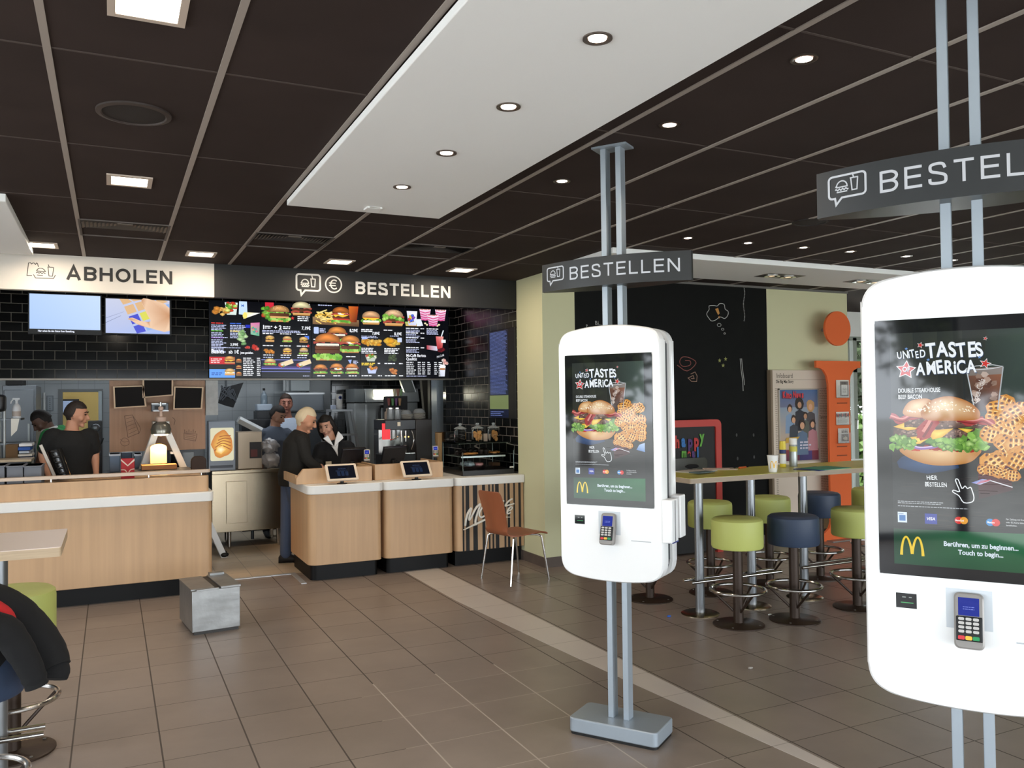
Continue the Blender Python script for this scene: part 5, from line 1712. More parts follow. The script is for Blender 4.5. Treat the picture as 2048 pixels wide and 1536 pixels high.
p = [(-0.62, 3.82, 0.92), (-0.46, 3.79, 0.95), (-0.36, 3.80, 0.905), (-0.285, 3.79, 0.83), (-0.225, 3.76, 0.745), (-0.20, 3.73, 0.68)]
MB().tube(smooth_pts(p, 8), [crease(i, 40, 0.088, 0.058, 1) for i in range(41)], 20).build('sleeve', BCLOTH, t)
MB().tube(smooth_pts([(-0.205, 3.735, 0.70), (-0.195, 3.725, 0.665), (-0.198, 3.715, 0.64)], 4), [0.045, 0.047, 0.05, 0.05, 0.05, 0.049, 0.046, 0.045, 0.042], 14).build('cuff', mat('rib_knit', '101011', 0.95), t)
p = [at(x, y, 3.62) for x, y in ((-30, 1255), (10, 1262), (40, 1300), (62, 1340), (74, 1372))]
MB().tube(smooth_pts(p, 8), [crease(i, 32, 0.062, 0.040, 2) for i in range(33)], 18).build('sleeve', BCLOTH, t)
p = [(-0.60, 3.72, 0.965), (-0.45, 3.70, 0.965), (-0.37, 3.70, 0.925), (-0.335, 3.69, 0.875)]
MB().tube(smooth_pts(p, 5), [0.045, 0.047, 0.05, 0.052, 0.054, 0.055, 0.055, 0.054, 0.053, 0.05, 0.048, 0.045, 0.042, 0.038, 0.034, 0.03], 12, flat=0.5).build('red_lining', mat('red_fleece', 'b31e22', 0.9), t)

# ================================================================== CHAIR
t = thing('bentwood_chair', 'brown moulded plywood chair on thin steel legs before the striped counter', 'chair', (3.465, 7.20, 0), math.radians(12))
PLY = mat('brown_plywood', '935537', 0.4, var=(6, 0.14, (1, 1, 0.25)))
sec = smooth_pts([(0.235, 0.432, 0.205), (0.20, 0.448, 0.205), (0.08, 0.452, 0.205), (-0.10, 0.440, 0.19), (-0.185, 0.447, 0.17), (-0.222, 0.49, 0.165), (-0.24, 0.58, 0.165), (-0.275, 0.72, 0.175), (-0.305, 0.815, 0.175), (-0.318, 0.848, 0.16), (-0.322, 0.858, 0.14)], 5)
b = MB()
nv = 10
vs, fs = [], []
for lay in (0, 1):
    for k, p in enumerate(sec):
        d = (sec[min(k + 1, len(sec) - 1)] - sec[max(k - 1, 0)])
        nrm = V((-d.y, d.x)).normalized() * 0.0055
        for j in range(nv + 1):
            v = -1 + 2 * j / nv
            bow = 0.022 * v * v if p.y > 0.5 else 0.006 * v * v
            sg = 1 if lay else -1
            vs.append((p.x + bow + nrm.x * sg, p.z * v, p.y + nrm.y * sg))
K = len(sec) * (nv + 1)
for k in range(len(sec) - 1):
    for j in range(nv):
        q = (k * (nv + 1) + j, k * (nv + 1) + j + 1, (k + 1) * (nv + 1) + j + 1, (k + 1) * (nv + 1) + j)
        fs += [q, tuple(K + i for i in reversed(q))]
rim = [j for j in range(nv + 1)] + [k * (nv + 1) + nv for k in range(1, len(sec))] + [(len(sec) - 1) * (nv + 1) + j for j in range(nv - 1, -1, -1)] + [k * (nv + 1) for k in range(len(sec) - 2, 0, -1)]
for i in range(len(rim)):
    a, c = rim[i], rim[(i + 1) % len(rim)]
    fs.append((a, c, K + c, K + a))
b.add(vs, fs)
b.build('seat_shell', PLY, t)
for sx in (-1, 1):
    for sy in (-1, 1):
        MB().tube(smooth_pts([(sx * 0.04, sy * 0.06, 0.428), (sx * 0.13, sy * 0.165, 0.43), (sx * 0.16, sy * 0.195, 0.415), (sx * 0.172, sy * 0.203, 0.38), (sx * 0.228, sy * 0.232, 0.0)], 5), 0.0095, 10).build('leg', CHROME, t)
MB().box(-0.1, 0.1, -0.07, 0.07, 0.422, 0.436).build('seat_bracket', CHROME, t)

# ================================================================== STEEL BOX ON THE FLOOR
p = fl(384.4, 1272.4, 0)
ang = math.radians(6)
t = thing('steel_box', 'dented steel box with a black slot, standing alone on the tiles', 'box', (p.x, p.y, 0), ang)
BW, BD, BH = 0.345, 0.50, 0.335
DENT = mat('dented_steel', '8f8f8d', 0.38, 0.85, bump=(5, 0.5), var=(7, 0.12))
MB().box(0.015, BW - 0.01, 0.01, BD - 0.02, 0.0, 0.022).build('base_skid', mat('dark_steel', '3c3a38', 0.5, 0.5), t)
MB().box(0, BW, 0, BD, 0.022, BH - 0.012).build('box_body', DENT, t, bevel=0.003)
b = MB().box(-0.004, 0.165, 0.02, BD, BH - 0.012, BH).box(0.205, BW + 0.006, -0.006, BD, BH - 0.012, BH + 0.004)
b.build('lid', DENT, t, bevel=0.002)
MB().box(0.166, 0.204, 0.02, BD - 0.02, BH - 0.013, BH - 0.006).build('slot', BLACK, t)
MB().box(0.03, 0.19, -0.008, 0.012, BH - 0.012, BH - 0.002).build('lip', DENT, t)
MB().box(0.22, 0.33, BD - 0.05, BD + 0.015, BH, BH + 0.02).build('hinge', DENT, t)
b = MB()
b.M = Matrix.Translation((-0.05, BD + 0.06, 0.30)) @ Matrix.Rotation(-0.5, 4, 'Y') @ Matrix.Rotation(0.3, 4, 'X')
b.prism([(0, 0), (0.20, 0.0), (0.20, 0.13), (0.03, 0.02)], -0.001, 0.001)
o = b.build('paper_sheet', mat('pink_paper', 'e58c86', 0.8))
tag(o, 'pink paper sheet sticking out behind the dented steel box', 'paper')
# small litter
for px, py, c, txt in ((1338, 1234, '2c5fb8', 'blue scrap of litter on the floor before the bar table'), (1540, 1231, 'cfcfca', 'white scrap of litter on the floor beside the front navy stool'), (1501, 1338, '9a938a', 'pale scrap of litter on the open floor between the two kiosks')):
    p = fl(px, py, 0)
    b = MB().ball((0, 0, 0.007), 0.014, (1.3, 0.8, 0.5), 8, warp=lambda d, q: q * (1 + 0.4 * noise.noise(d * 3)))
    o = b.build('litter', mat('litter_' + c, c, 0.7), loc=(p.x, p.y, 0))
    tag(o, txt, 'litter', 'scraps on the floor')
# ================================================================== THINGS ON THE BAR TABLES
p = fl(1546, 944, 1.1)
t = thing('paper_cup', 'white paper drinks cup with yellow arches on the bar table', 'cup', (p.x, p.y, 1.1))
prof = [(0.001, 0.0), (0.030, 0.0), (0.032, 0.003), (0.043, 0.128), (0.0455, 0.129), (0.0455, 0.134), (0.041, 0.134), (0.030, 0.02), (0.001, 0.02)]
MB().lathe(prof, 32).build('cup_body', mat('cup_white', 'e9e7e2', 0.5), t)
cv = Canvas(0.0)
arches(cv, 0.0, 0.03, 0.062, 'eeb83a', 1, 0.17)
ca = math.atan2(-p.y, -p.x) + 0.25
cv.build('arches_print', INK, t, None, lambda u, v, w: (lambda r, a: (r * math.cos(a), r * math.sin(a), v))(0.0322 + 0.011 * v / 0.13 + 0.0004, ca + u / 0.038))

p = fl(1566, 934, 1.1)
t = thing('spray_can', 'yellow and white can standing between the paper cup and the silver can', 'can', (p.x, p.y, 1.1), group='cans on the bar table')
MB().lathe([(0.001, 0), (0.026, 0), (0.027, 0.004), (0.027, 0.19), (0.024, 0.20), (0.024, 0.222), (0.001, 0.224)], 24).build('can_body', mat('can_yellow', 'd9c23a', 0.4), t)
b = MB().lathe([(0.0275, 0.03), (0.0275, 0.11)], 24, cap=False)
b.build('label_white', mat('can_label_white', 'd8d8d4', 0.5), t)
MB().lathe([(0.0277, 0.115), (0.0277, 0.15)], 24, cap=False).build('label_blue', mat('can_label_blue', '22305e', 0.5), t)
p = fl(1587, 933, 1.1)
t = thing('spray_can', 'tall silver spray can with a white cap beside the yellow can', 'can', (p.x, p.y, 1.1), group='cans on the bar table')
MB().lathe([(0.001, 0), (0.033, 0), (0.034, 0.005), (0.034, 0.185), (0.03, 0.195), (0.001, 0.196)], 28).build('can_body', mat('can_silver', 'a2a6a4', 0.35, 0.6), t)
MB().lathe([(0.0345, 0.13), (0.0345, 0.175)], 28, cap=False).build('label_yellow', mat('can_label_yellow', 'c9bf52', 0.5), t)
MB().lathe([(0.0335, 0.19), (0.0335, 0.238), (0.031, 0.243), (0.001, 0.244)], 28).build('cap', mat('cap_white', 'e4e2dc', 0.4), t)


def sheet(name, label, cat, px, z, w, d, h, col, rz, group=None, rough=0.6):
    p = fl(px[0], px[1], z)
    b = MB()
    b.box(-w / 2, w / 2, -d / 2, d / 2, 0, h)
    o = b.build(name, mat('sheet_' + col, col, rough), bevel=min(0.001, h * 0.3), loc=(p.x, p.y, z))
    o.rotation_euler = (0, 0, rz)
    return tag(o, label, cat, group)


sheet('folder', 'dark blue folder lying under the green one on the bar table', 'folder', (1635, 938), 1.1, 0.34, 0.24, 0.006, '233a6a', 0.25, 'folders on the bar table')
sheet('folder', 'green folder on top of the dark blue one on the bar table', 'folder', (1652, 936.5), 1.1062, 0.33, 0.24, 0.005, '3f8f74', 0.1, 'folders on the bar table')
sheet('magazine', 'open grey magazine at the left end of the lime bar table', 'magazine', (1392, 943), 1.1, 0.30, 0.22, 0.008, 'bdb8ae', 0.35, 'papers on the bar table')
sheet('magazine', 'magazine with a dark teal spine under the black pouch', 'magazine', (1404, 945), 1.1083, 0.20, 0.10, 0.007, '58696a', 0.2, 'papers on the bar table')
sheet('paper_sheet', 'pale pink paper sheet beside the black pouch', 'paper', (1440, 938.5), 1.1, 0.26, 0.16, 0.005, 'd3bdb0', -0.45, 'papers on the bar table')
p = fl(1384, 937.5, 1.1156)
t = tag(MB().ball((0, 0, 0.02), 0.06, (1.1, 0.55, 0.33), 16, warp=lambda d, q: q * (1 + 0.15 * noise.noise(d * 2.3))).build('pouch', BCLOTH, loc=(p.x, p.y, 1.1158)), 'black pouch lying on the magazines on the bar table', 'pouch')
p = fl(1478, 937.5, 1.1)
t = thing('screwdriver', 'thin tool with an orange handle lying on the lime table top', 'tool', (p.x, p.y, 1.108), 0.25)
MB().cyl((0.0, 0, 0), (0.1, 0, 0), 0.008, 0.007, 10).build('handle', mat('orange_grip', 'd0602a', 0.4), t)
MB().cyl((-0.13, 0, -0.003), (0, 0, 0), 0.0035, n=8).build('shaft', CHROME, t)

# ================================================================== CHALKBOARD WALL AND INFO CORNER
cv = Canvas(0.0003)
q = lambda x, y: (lambda p: (p.x, p.z))(at(x, y, YC))
ch = 'b9b9b4'
rope = [(1488, 574), (1487, 600), (1489, 625), (1490, 640)]
for k in range(24):
    a, c = 574 + k * 2.9, 575.6 + k * 2.9
    x = 1487.5 + 1.2 * math.sin(k * 0.4)
    cv.stroke([q(x, a), q(x + 0.6, c)], 0.012, 'a5a5a0', 1)
rope2 = sm2([(1481, 717), (1483, 740), (1486, 762), (1487, 782)], 5)
cv.stroke([q(a - 1, c) for a, c in rope2], 0.007, ch, 1)
cv.stroke([q(a + 2, c) for a, c in rope2[:-3]], 0.007, ch, 1)
cl = sm2([(1418, 637), (1413, 628), (1418, 619), (1418, 612), (1428, 611), (1434, 612), (1440, 607), (1448, 609), (1450, 618), (1456, 623), (1455, 631), (1449, 637), (1440, 634), (1431, 640), (1423, 642)], 4, True)
cv.stroke([q(*p_) for p_ in cl], 0.007, ch, 1, True)
cv.poly([q(1430, 618), q(1436, 616), q(1439, 627), q(1436, 630)], 'b8803a', 1)
cv.ell(*q(1438, 634.5), 0.012, 0.012, 'b8803a', 1)
for x, y, r in ((1438, 650, 4), (1445, 658.5, 2.6), (1449, 667, 1.8)):
    cv.stroke([q(x + r * math.cos(2 * PI * i / 12), y + 0.8 * r * math.sin(2 * PI * i / 12)) for i in range(12)], 0.005, ch, 1, True)
for x, y in ((1439, 721), (1451, 718), (1446, 731)):
    star(cv, *q(x, y), 0.026, '8f9150', 1)
sp = [(1354, 730), (1374, 742), (1392, 726), (1380, 716), (1365, 714), (1359, 724), (1366, 733), (1380, 730), (1380, 722), (1370, 721)]
cv.stroke([q(*p_) for p_ in sm2(sp, 3)], 0.008, '7e4038', 1)
sp = [(1381, 748), (1390, 744), (1394, 752), (1393, 763), (1383, 763), (1376, 756), (1386, 751), (1388, 757), (1382, 757)]
cv.stroke([q(*p_) for p_ in sp], 0.008, '8a6a58', 1)
cv.text('Bi...', *q(1190, 650), 0.045, ch, 1, 0.0, 0.9, 0.05, 0.04)
cv.text('P...', *q(1172, 655), 0.03, ch, 1, 0.0, 0.9, 0.05, 0.04)
for x, y in ((1473, 870), (1507, 870), (1475, 917), (1508, 914)):
    cv.ell(*q(x, y), 0.012, 0.02, '3f403e', 1)
cv.build('chalk_drawing', INK, bpy.data.objects['wall_chalkboard'], FRONT(0, YC - 0.002, 0))

t = thing('kids_display', 'black display stand with red frame and coloured letters before the chalkboard', 'display', (0, 7.38, 0))
a, c = at(1300, 838, 7.38), at(1440, 838, 7.38)
x0, x1, zt = a.x, c.x, at(1420, 839, 7.38).z
MB().box(x0 + 0.05, x1 - 0.03, 0.0, 0.08, 0.02, zt - 0.04).build('display_panel', MBLACK, t)
b = MB()
outp = rrect(x0, x1, 0.0, zt, [0, 0, 0.06, 0.06], 6)
inp = rrect(x0 + 0.075, x1 - 0.075, 0.0, zt - 0.075, [0, 0, 0.02, 0.02], 6)
n = len(outp)
b.add([(x, -0.02, z) for x, z in outp] + [(x, -0.02, z) for x, z in inp] + [(x, 0.09, z) for x, z in outp] + [(x, 0.09, z) for x, z in inp],
      [f for i in range(1, n - 1 + 1) for j in [(i + 1) % n] if not (i == 1 - 0 and False) for f in ((i, j, n + j, n + i), (2 * n + i, 3 * n + i, 3 * n + j, 2 * n + j), (i, 2 * n + i, 2 * n + j, j), (n + i, n + j, 3 * n + j, 3 * n + i))])
b.build('red_frame', REDP, t)
cv = Canvas(0.001)
qd = lambda x, y: (lambda p: (p.x, p.z))(at(x, y, 7.37))
for ch_, x, y, h, c in (('h', 1350, 895, 0.15, 'b8352e'), ('a', 1363, 893, 0.15, '2f6fb0'), ('p', 1376, 894, 0.15, '4a2a6a'), ('p', 1388, 893, 0.16, 'b02c2c'), ('y', 1400, 884, 0.15, '5fa03c'),
                        ('m', 1363, 914, 0.11, '5fa03c'), ('e', 1375, 914, 0.11, 'b8352e'), ('a', 1384, 914, 0.11, '4a2a6a'), ('l', 1394, 914, 0.13, '2f6fb0')):
    u, v = qd(x, y)
    cv.text(ch_, u, v, h * 0.82, c, 1, 0.05, 0.66)
cv.build('display_lettering', INK, t, FRONT(0, -0.012, 0))
p0 = qd(1358, 922)
MB().prism(rrect(p0[0] - 0.35, p0[0] + 0.34, p0[1] - 0.14, p0[1] + 0.03, [0, 0, 0.05, 0.05], 5), 0, 0.05).build('display_tray', mat('glossy_black', '17181a', 0.15), t).matrix_local = FRONT(0, -0.01, 0)

t = thing('info_board', 'newspaper style info board with a film magazine poster on the yellow wall', 'board', (0, 7.46, 0))
p0, p1 = at(1546, 740, 7.45), at(1668, 742, 7.45)
zt, zb2 = p0.z, 0.25
MB().box(p0.x, p1.x, 0.0, 0.06, zb2, zt).build('board_panel', mat('board_cream', 'cdbfae', 0.7), t, bevel=0.002)
MB().box(p0.x - 0.03, p0.x, 0.0, 0.06, zb2, zt).build('board_edge', mat('board_edge_brown', '7a6a56', 0.6), t)
cv = Canvas(0.0006)
qb = lambda x, y: (lambda p: (p.x, p.z))(at(x, y, 7.45))
cv.text('Infoboard', *qb(1554, 756), 0.058, '4a443c', 1, 0.0, 0.78)
cv.text('Die Big Mac Story', *qb(1553, 766), 0.036, '3a352e', 1, 0.02, 0.72)
u0, v0 = qb(1558, 758)
cv.rect(u0 - 0.03, p1.x - 0.04, v0 - 0.012, v0 - 0.008, '8f8474', 1)
cv.lines(qb(1551, 780)[0], qb(1556, 780)[0], v0 - 0.12, 60, 0.022, 0.01, '8f8474', 1, 0.3)
cv.lines(qb(1640, 780)[0], qb(1661, 780)[0], v0 - 0.12, 70, 0.02, 0.008, '8f8474', 1, 0.3)
cv.text('Tagesrand', *qb(1640, 836), 0.03, '6a6154', 2, 0.01, 0.7)
cv.build('board_print', INK, t, FRONT(0, -0.0005, 0))
fr = (qb(1556, 777)[0], qb(1637, 777)[0], qb(1560, 926)[1], qb(1560, 777)[1])
b = MB()
for a0, a1, c0, c1 in ((fr[0], fr[1], fr[2], fr[2] + 0.016), (fr[0], fr[1], fr[3] - 0.016, fr[3]), (fr[0], fr[0] + 0.016, fr[2], fr[3]), (fr[1] - 0.016, fr[1], fr[2], fr[3])):
    b.box(a0, a1, -0.02, 0.0, c0, c1)
b.build('poster_frame', mat('poster_frame', 'b0a89c', 0.35, 0.4), t)
cv = Canvas(0.0005)
W3, H3 = fr[1] - fr[0] - 0.02, fr[3] - fr[2] - 0.02
ph = lambda x, y: (W3 * x, H3 * y)
cv.poly([(0, 0), (W3, 0), (W3, H3), (0, H3)], ['b09070', 'a88a70', '4a6a94', '3f5f8c'], 1)
cv.poly([ph(0, 0.17), ph(1, 0.17), ph(1, 0.75), ph(0, 0.75)], ['c4a888', 'b89c84', '8a9aa8', '8494a4'], 2)
rnd = random.Random(90)


def figure(x, y, s, hair, skin, top, L, big=1.0):
    cv.poly([ph(x - 0.11 * s, y - 0.30 * s), ph(x + 0.11 * s, y - 0.30 * s), ph(x + 0.09 * s, y - 0.08 * s), ph(x, y - 0.05 * s), ph(x - 0.09 * s, y - 0.08 * s)], top, L)
    cv.blob(W3 * x, H3 * (y + 0.015 * s), W3 * 0.062 * s * big, H3 * 0.052 * s * big, hair, L + 1, 0.12, 12, rnd)
    cv.ell(W3 * x, H3 * y, W3 * 0.042 * s, H3 * 0.037 * s, skin, L + 2)


figure(0.27, 0.72, 1.1, '3a2a20', 'c99a78', '7c94b0', 4)
figure(0.52, 0.78, 1.2, '2a211c', 'b98a6a', '2b2b33', 4, 1.5)
figure(0.80, 0.75, 1.2, 'b98f5c', 'd0a080', '4a4648', 4, 1.35)
figure(0.36, 0.57, 1.1, '3a2a20', 'c99a78', '3c4048', 8)
figure(0.66, 0.62, 1.0, '30241e', 'b98a6a', '585a50', 8)
figure(0.84, 0.50, 1.2, '33261f', 'c89878', 'b07a80', 12)
figure(0.57, 0.49, 1.35, '33261f', 'c89878', '5c7088', 16)
cv.poly([ph(0.0, 0.0), ph(1, 0.0), ph(1, 0.16), ph(0, 0.16)], ['54243a', '6a3040', '7a2c34', '8a3c3c'], 3)
cv.poly([ph(0.50, 0.01), ph(0.82, 0.01), ph(0.82, 0.15), ph(0.50, 0.15)], ['2c2c5c', '3a2f6a', '4a3a70', '30305f'], 4)
cv.poly([ph(0.12, 0.25), ph(0.42, 0.29), ph(0.50, 0.34), ph(0.16, 0.33)], 'c0983c', 22)
cv.lines(W3 * 0.5, W3 * 0.8, H3 * 0.25, 3, 0.035, 0.018, 'c8c4d0', 22)
cv.text('Kino News', W3 * 0.08, H3 * 0.875, H3 * 0.085, '5a1420', 23, 0.05, 0.62, 0.04, 0.06, shear=0.1)
cv.text('Kino News', W3 * 0.085, H3 * 0.88, H3 * 0.085, 'c83a44', 24, 0.04, 0.62, 0.04, 0.06, shear=0.1)
cv.build('poster', INK, t, FRONT(fr[0] + 0.01, -0.006, fr[2] + 0.01))
for px, py in ((1657, 776), (1660, 880)):
    u, v = qb(px, py)
    MB().cyl((u, -0.012, v), (u, 0, v), 0.025, n=14).build('black_knob', BLACK, t)

# big orange letter i carrying leaflets
YI = 7.28
t = thing('info_letter', 'tall orange letter i with leaflet holders in front of the yellow wall', 'display', (0, YI, 0))
w2 = lambda x, y: (lambda p: (p.x, p.z))(at(x, y, YI))
cx, cz = w2(1676, 657)
b = MB()
n = 40
r = 0.207
b.add([(cx + r * math.cos(2 * PI * i / n), y, cz + r * math.sin(2 * PI * i / n)) for y in (0, 0.03) for i in range(n)], [tuple(range(n)), tuple(range(2 * n - 1, n - 1, -1))] + [(i, (i + 1) % n, n + (i + 1) % n, n + i) for i in range(n)])
b.build('letter_dot', ORANGE, t)
MB().cyl((cx, 0.03, cz), (cx, YC - YI - 0.003, cz), 0.02).build('wall_spacer', mat('spacer_grey', '777470', 0.4), t)
hw, st = 0.36, 0.172
zt = w2(1676, 722)[1]
half = [(st, 0.22), (st, zt - 0.28), (st + 0.02, zt - 0.18), (st + 0.07, zt - 0.11), (st + 0.13, zt - 0.085), (hw, zt - 0.08), (hw, zt)]
base = [(hw, 0.0), (hw, 0.08), (st + 0.1, 0.10), (st + 0.03, 0.15), (st, 0.22)]
right = base + half[1:]
poly = [(cx + x, z) for x, z in right] + [(cx - x, z) for x, z in reversed(right)]
b = MB()
m_ = len(poly)
b.add([(x, y, z) for y in (0, 0.03) for x, z in poly], [tuple(range(m_)), tuple(range(2 * m_ - 1, m_ - 1, -1))] + [(i, (i + 1) % m_, m_ + (i + 1) % m_, m_ + i) for i in range(m_)])
b.build('letter_stem', ORANGE, t, smooth=20)
MB().box(cx - 0.25, cx + 0.25, -0.1, 0.12, 0, 0.012).build('foot_plate', mat('foot_plate_grey', '8c8a86', 0.4, 0.5), t)
ACR = mat('clear_acrylic', 'f2f4f4', 0.05, trans=0.9, ior=1.1)
for k, (y0, y1, kind) in enumerate(((760, 795, 0), (824, 849, 1), (857, 885, 2))):
    u0, z1 = w2(1671, y0)
    u1, z0 = w2(1697, y1)
    MB().box(u0, u1, -0.045, -0.042, z0, z0 + (z1 - z0) * 0.7).box(u0, u1, -0.045, 0, z0 - 0.004, z0).build('leaflet_holder', ACR, t)
    cv = Canvas(0.0006)
    w_, h_ = u1 - u0, z1 - z0
    if kind == 0:
        cv.rect(0, w_, 0, h_, 'cfc9bd', 1)
        cv.rect(w_ * 0.3, w_ * 0.95, h_ * 0.08, h_ * 0.92, '77706a', 2)
        cv.rect(w_ * 0.4, w_ * 0.87, h_ * 0.15, h_ * 0.72, 'ddd8cf', 3)
        cv.lines(w_ * 0.48, w_ * 0.8, h_ * 0.58, 5, h_ * 0.08, h_ * 0.03, '8a857c', 4)
        cv.lines(w_ * 0.42, w_ * 0.85, h_ * 0.80, 1, 0.1, h_ * 0.05, '2f2b28', 4)
    elif kind == 1:
        cv.rect(0, w_, 0, h_, 'd6d2c8', 1)
        cv.rect(0, w_, h_ * 0.62, h_ * 0.9, 'b6aaa6', 2)
        for i in range(9):
            cv.blob(w_ * (0.06 + 0.11 * i), h_ * 0.72, w_ * 0.045, h_ * 0.16, ['4a3a38', '9a4038', '2f3038'][i % 3], 3, 0.3, 7, rnd)
        cv.lines(w_ * 0.1, w_ * 0.9, h_ * 0.45, 4, h_ * 0.1, h_ * 0.03, '8f8a80', 3)
    else:
        cv.rect(w_ * 0.15, w_, 0, h_, 'c6c0b8', 1)
        cv.rect(w_ * 0.4, w_ * 0.98, h_ * 0.1, h_ * 0.6, '6f6058', 2)
        cv.blob(w_ * 0.7, h_ * 0.3, w_ * 0.2, h_ * 0.12, 'c0b09c', 3, 0.3, 9, rnd)
        cv.lines(w_ * 0.42, w_ * 0.95, h_ * 0.85, 3, h_ * 0.08, h_ * 0.04, '3a3632', 3)
    o = tag(cv.build('leaflet', INK, None, FRONT(u0, YI - 0.008, z0)), ('framed grey leaflet in the top holder of the orange letter', 'wide leaflet in the middle holder of the orange letter', 'folded photo leaflet in the lowest holder of the orange letter')[k], 'leaflet', 'leaflets on the orange letter')
for y in (806, 893, 911):
    u0, z0 = w2(1674, y)
    u1, _ = w2(1694, y)
    MB().box(u0, u1, -0.004, 0, z0 - 0.008, z0 + 0.004).build('holder_slit', mat('slit_brown', '7c3a1c', 0.6), t)

# round white table by the far window
p = at(1712, 922, 8.4)
t = thing('round_table', 'white round table top by the window beyond the orange letter', 'table', (p.x + 0.25, 8.4, 0))
MB().lathe([(0.001, 0), (0.33, 0), (0.34, 0.01), (0.34, 0.022), (0.33, 0.028), (0.001, 0.028)], 36, (0, 0, p.z - 0.03)).build('tabletop', WHITE, t)
MB().cyl((0, 0, 0.02), (0, 0, p.z - 0.03), 0.03).build('post', DBROWN, t)
MB().lathe([(0.22, 0), (0.22, 0.012), (0.04, 0.02)], 24).build('base_plate', DBROWN, t)
# ================================================================== KITCHEN BEHIND THE COUNTERS
def abox(name, label, cat, px0, px1, py0, py1, Y, depth, m, group=None, bevel=0.004, part_name='body', z0=None):
    """A boxy thing whose front face spans the photo pixels px0..px1, py0..py1 on the plane y = Y."""
    a, c = at(px0, py1, Y), at(px1, py0, Y)
    if z0 is not None:
        a.z = z0
    t = thing(name, label, cat, (a.x, Y, a.z), group=group)
    w, h = c.x - a.x, c.z - a.z
    MB().box(0, w, 0, depth, 0, h).build(part_name, m, t, bevel=bevel)
    return t, w, h


KSTEEL = mat('kitchen_steel', 'a0a4a4', 0.38, 0.35, bump=(30, 0.05, (1, 1, 20)))
DSTEEL = mat('dark_kitchen_steel', '55595d', 0.4, 0.7)

# --- behind the pick-up counter, from the left
a, c = at(4, 940, 11.3), at(72, 771, 11.3)
t = thing('refrigerator', 'tall grey steel refrigerator at the left edge of the kitchen', 'refrigerator', (a.x, 11.3, 0))
w_, h_ = c.x - a.x, c.z
MB().box(0, w_, 0, 0.8, 0.12, h_).build('cabinet_body', mat('fridge_grey', '6d7277', 0.4, 0.5), t, bevel=0.006)
MB().box(0.02, w_ - 0.02, -0.03, 0, 0.14, h_ - 0.05).build('door', mat('fridge_grey'), t, bevel=0.006)
MB().box(w_ - 0.08, w_ - 0.06, -0.07, -0.03, 0.9, 1.5).build('door_handle', KSTEEL, t)
for sx in (0.06, w_ - 0.06):
    MB().cyl((sx, 0.1, 0), (sx, 0.1, 0.12), 0.025).build('foot', BLACK, t)
p = at(30, 771, 11.3)
t, w_, h_ = abox('vent_box', 'black vent box on top of the grey refrigerator', 'box', 11, 46, 758, 770.5, 11.45, 0.4, MBLACK)
# open shelf with spray bottle and folded cartons
YS2 = 9.7
a, c = at(-12, 887, YS2), at(66, 836, YS2)
t = thing('storage_shelf', 'open steel shelf with a post, holding the spray bottle', 'shelf', (a.x, YS2, 0))
ws = c.x - a.x
for x, y in ((0.01, 0.01), (ws * 0.26, 0.01), (0.01, 0.39), (ws * 0.9, 0.39)):
    MB().cyl((x, y, 0), (x, y, c.z + 0.12 if x < ws * 0.8 else a.z), 0.013, n=10).build('post', KSTEEL, t)
for z in (c.z, a.z, 0.5):
    MB().box(0, ws * (0.68 if z == c.z else 1), 0, 0.4, z - 0.02, z).build('board', DSTEEL, t)
p = at(33, 835.5, YS2 + 0.1)
t = thing('spray_bottle', 'white spray bottle on the open shelf in front of the refrigerator', 'bottle', (p.x, YS2 + 0.1, c.z))
MB().lathe([(0.001, 0), (0.038, 0), (0.04, 0.006), (0.04, 0.10), (0.034, 0.125), (0.014, 0.15), (0.013, 0.175), (0.001, 0.176)], 24).build('bottle_body', mat('bottle_white', 'd3d6da', 0.4), t)
MB().lathe([(0.0405, 0.02), (0.0405, 0.07)], 24, cap=False).build('bottle_label', mat('bottle_label', 'b0a49c', 0.6), t)
b = MB().box(-0.035, 0.03, -0.013, 0.013, 0.185, 0.205).box(-0.012, 0.014, -0.012, 0.012, 0.172, 0.19)
b.tube([(-0.03, 0, 0.19), (-0.045, 0, 0.17), (-0.05, 0, 0.145)], 0.006, 8)
b.build('trigger_head', mat('bottle_white'), t, bevel=0.003)
p = at(22, 872, YS2 - 0.01)
q2 = lambda x, y: at(x, y, YS2 - 0.012)
b = MB()
pts = [q2(22, 873), q2(34, 861), q2(39, 837), q2(22, 837)]
b.add([tuple(v) for v in pts] + [(v.x, v.y + 0.003, v.z) for v in pts], [(0, 1, 2, 3), (7, 6, 5, 4), (0, 4, 5, 1), (1, 5, 6, 2), (2, 6, 7, 3), (3, 7, 4, 0)])
tag(b.build('paper_sheet', PAPER, smooth=0), 'white paper hanging from the shelf below the spray bottle', 'paper')
for k, (y0, y1, c_, txt) in enumerate(((887, 893, 'dfe3e8', 'white folded carton on top of the carton stack'), (894, 901, '2f5aa8', 'upper blue folded carton of the stack on the open shelf'), (902, 907, 'b9c4d2', 'pale folded carton in the middle of the carton stack'), (908, 913, 'd8d5cc', 'cream folded carton below the middle of the stack'), (914, 918, '2a4a86', 'lower blue folded carton of the stack'), (919, 923, 'cfc8b2', 'yellowish folded carton at the bottom of the stack'))):
    abox('folded_carton', txt, 'carton', 38 - 2 * (k % 2), 64 - 3 * (k % 3), y0, y1, 9.45, 0.3, mat('carton_' + c_, c_, 0.7), 'folded cartons', 0.001, 'carton_sheet')
t, w_, h_ = abox('cardboard_box', 'brown cardboard box beside the folded cartons', 'box', 11, 36, 889, 921, 9.5, 0.3, mat('cardboard_dark', '6a5136', 0.85))
MB().box(0, w_, -0.004, 0.0, h_ * 0.9, h_).build('flap', mat('cardboard_dark'), t)
a, c = at(-20, 927, 9.0), at(62, 919, 9.0)
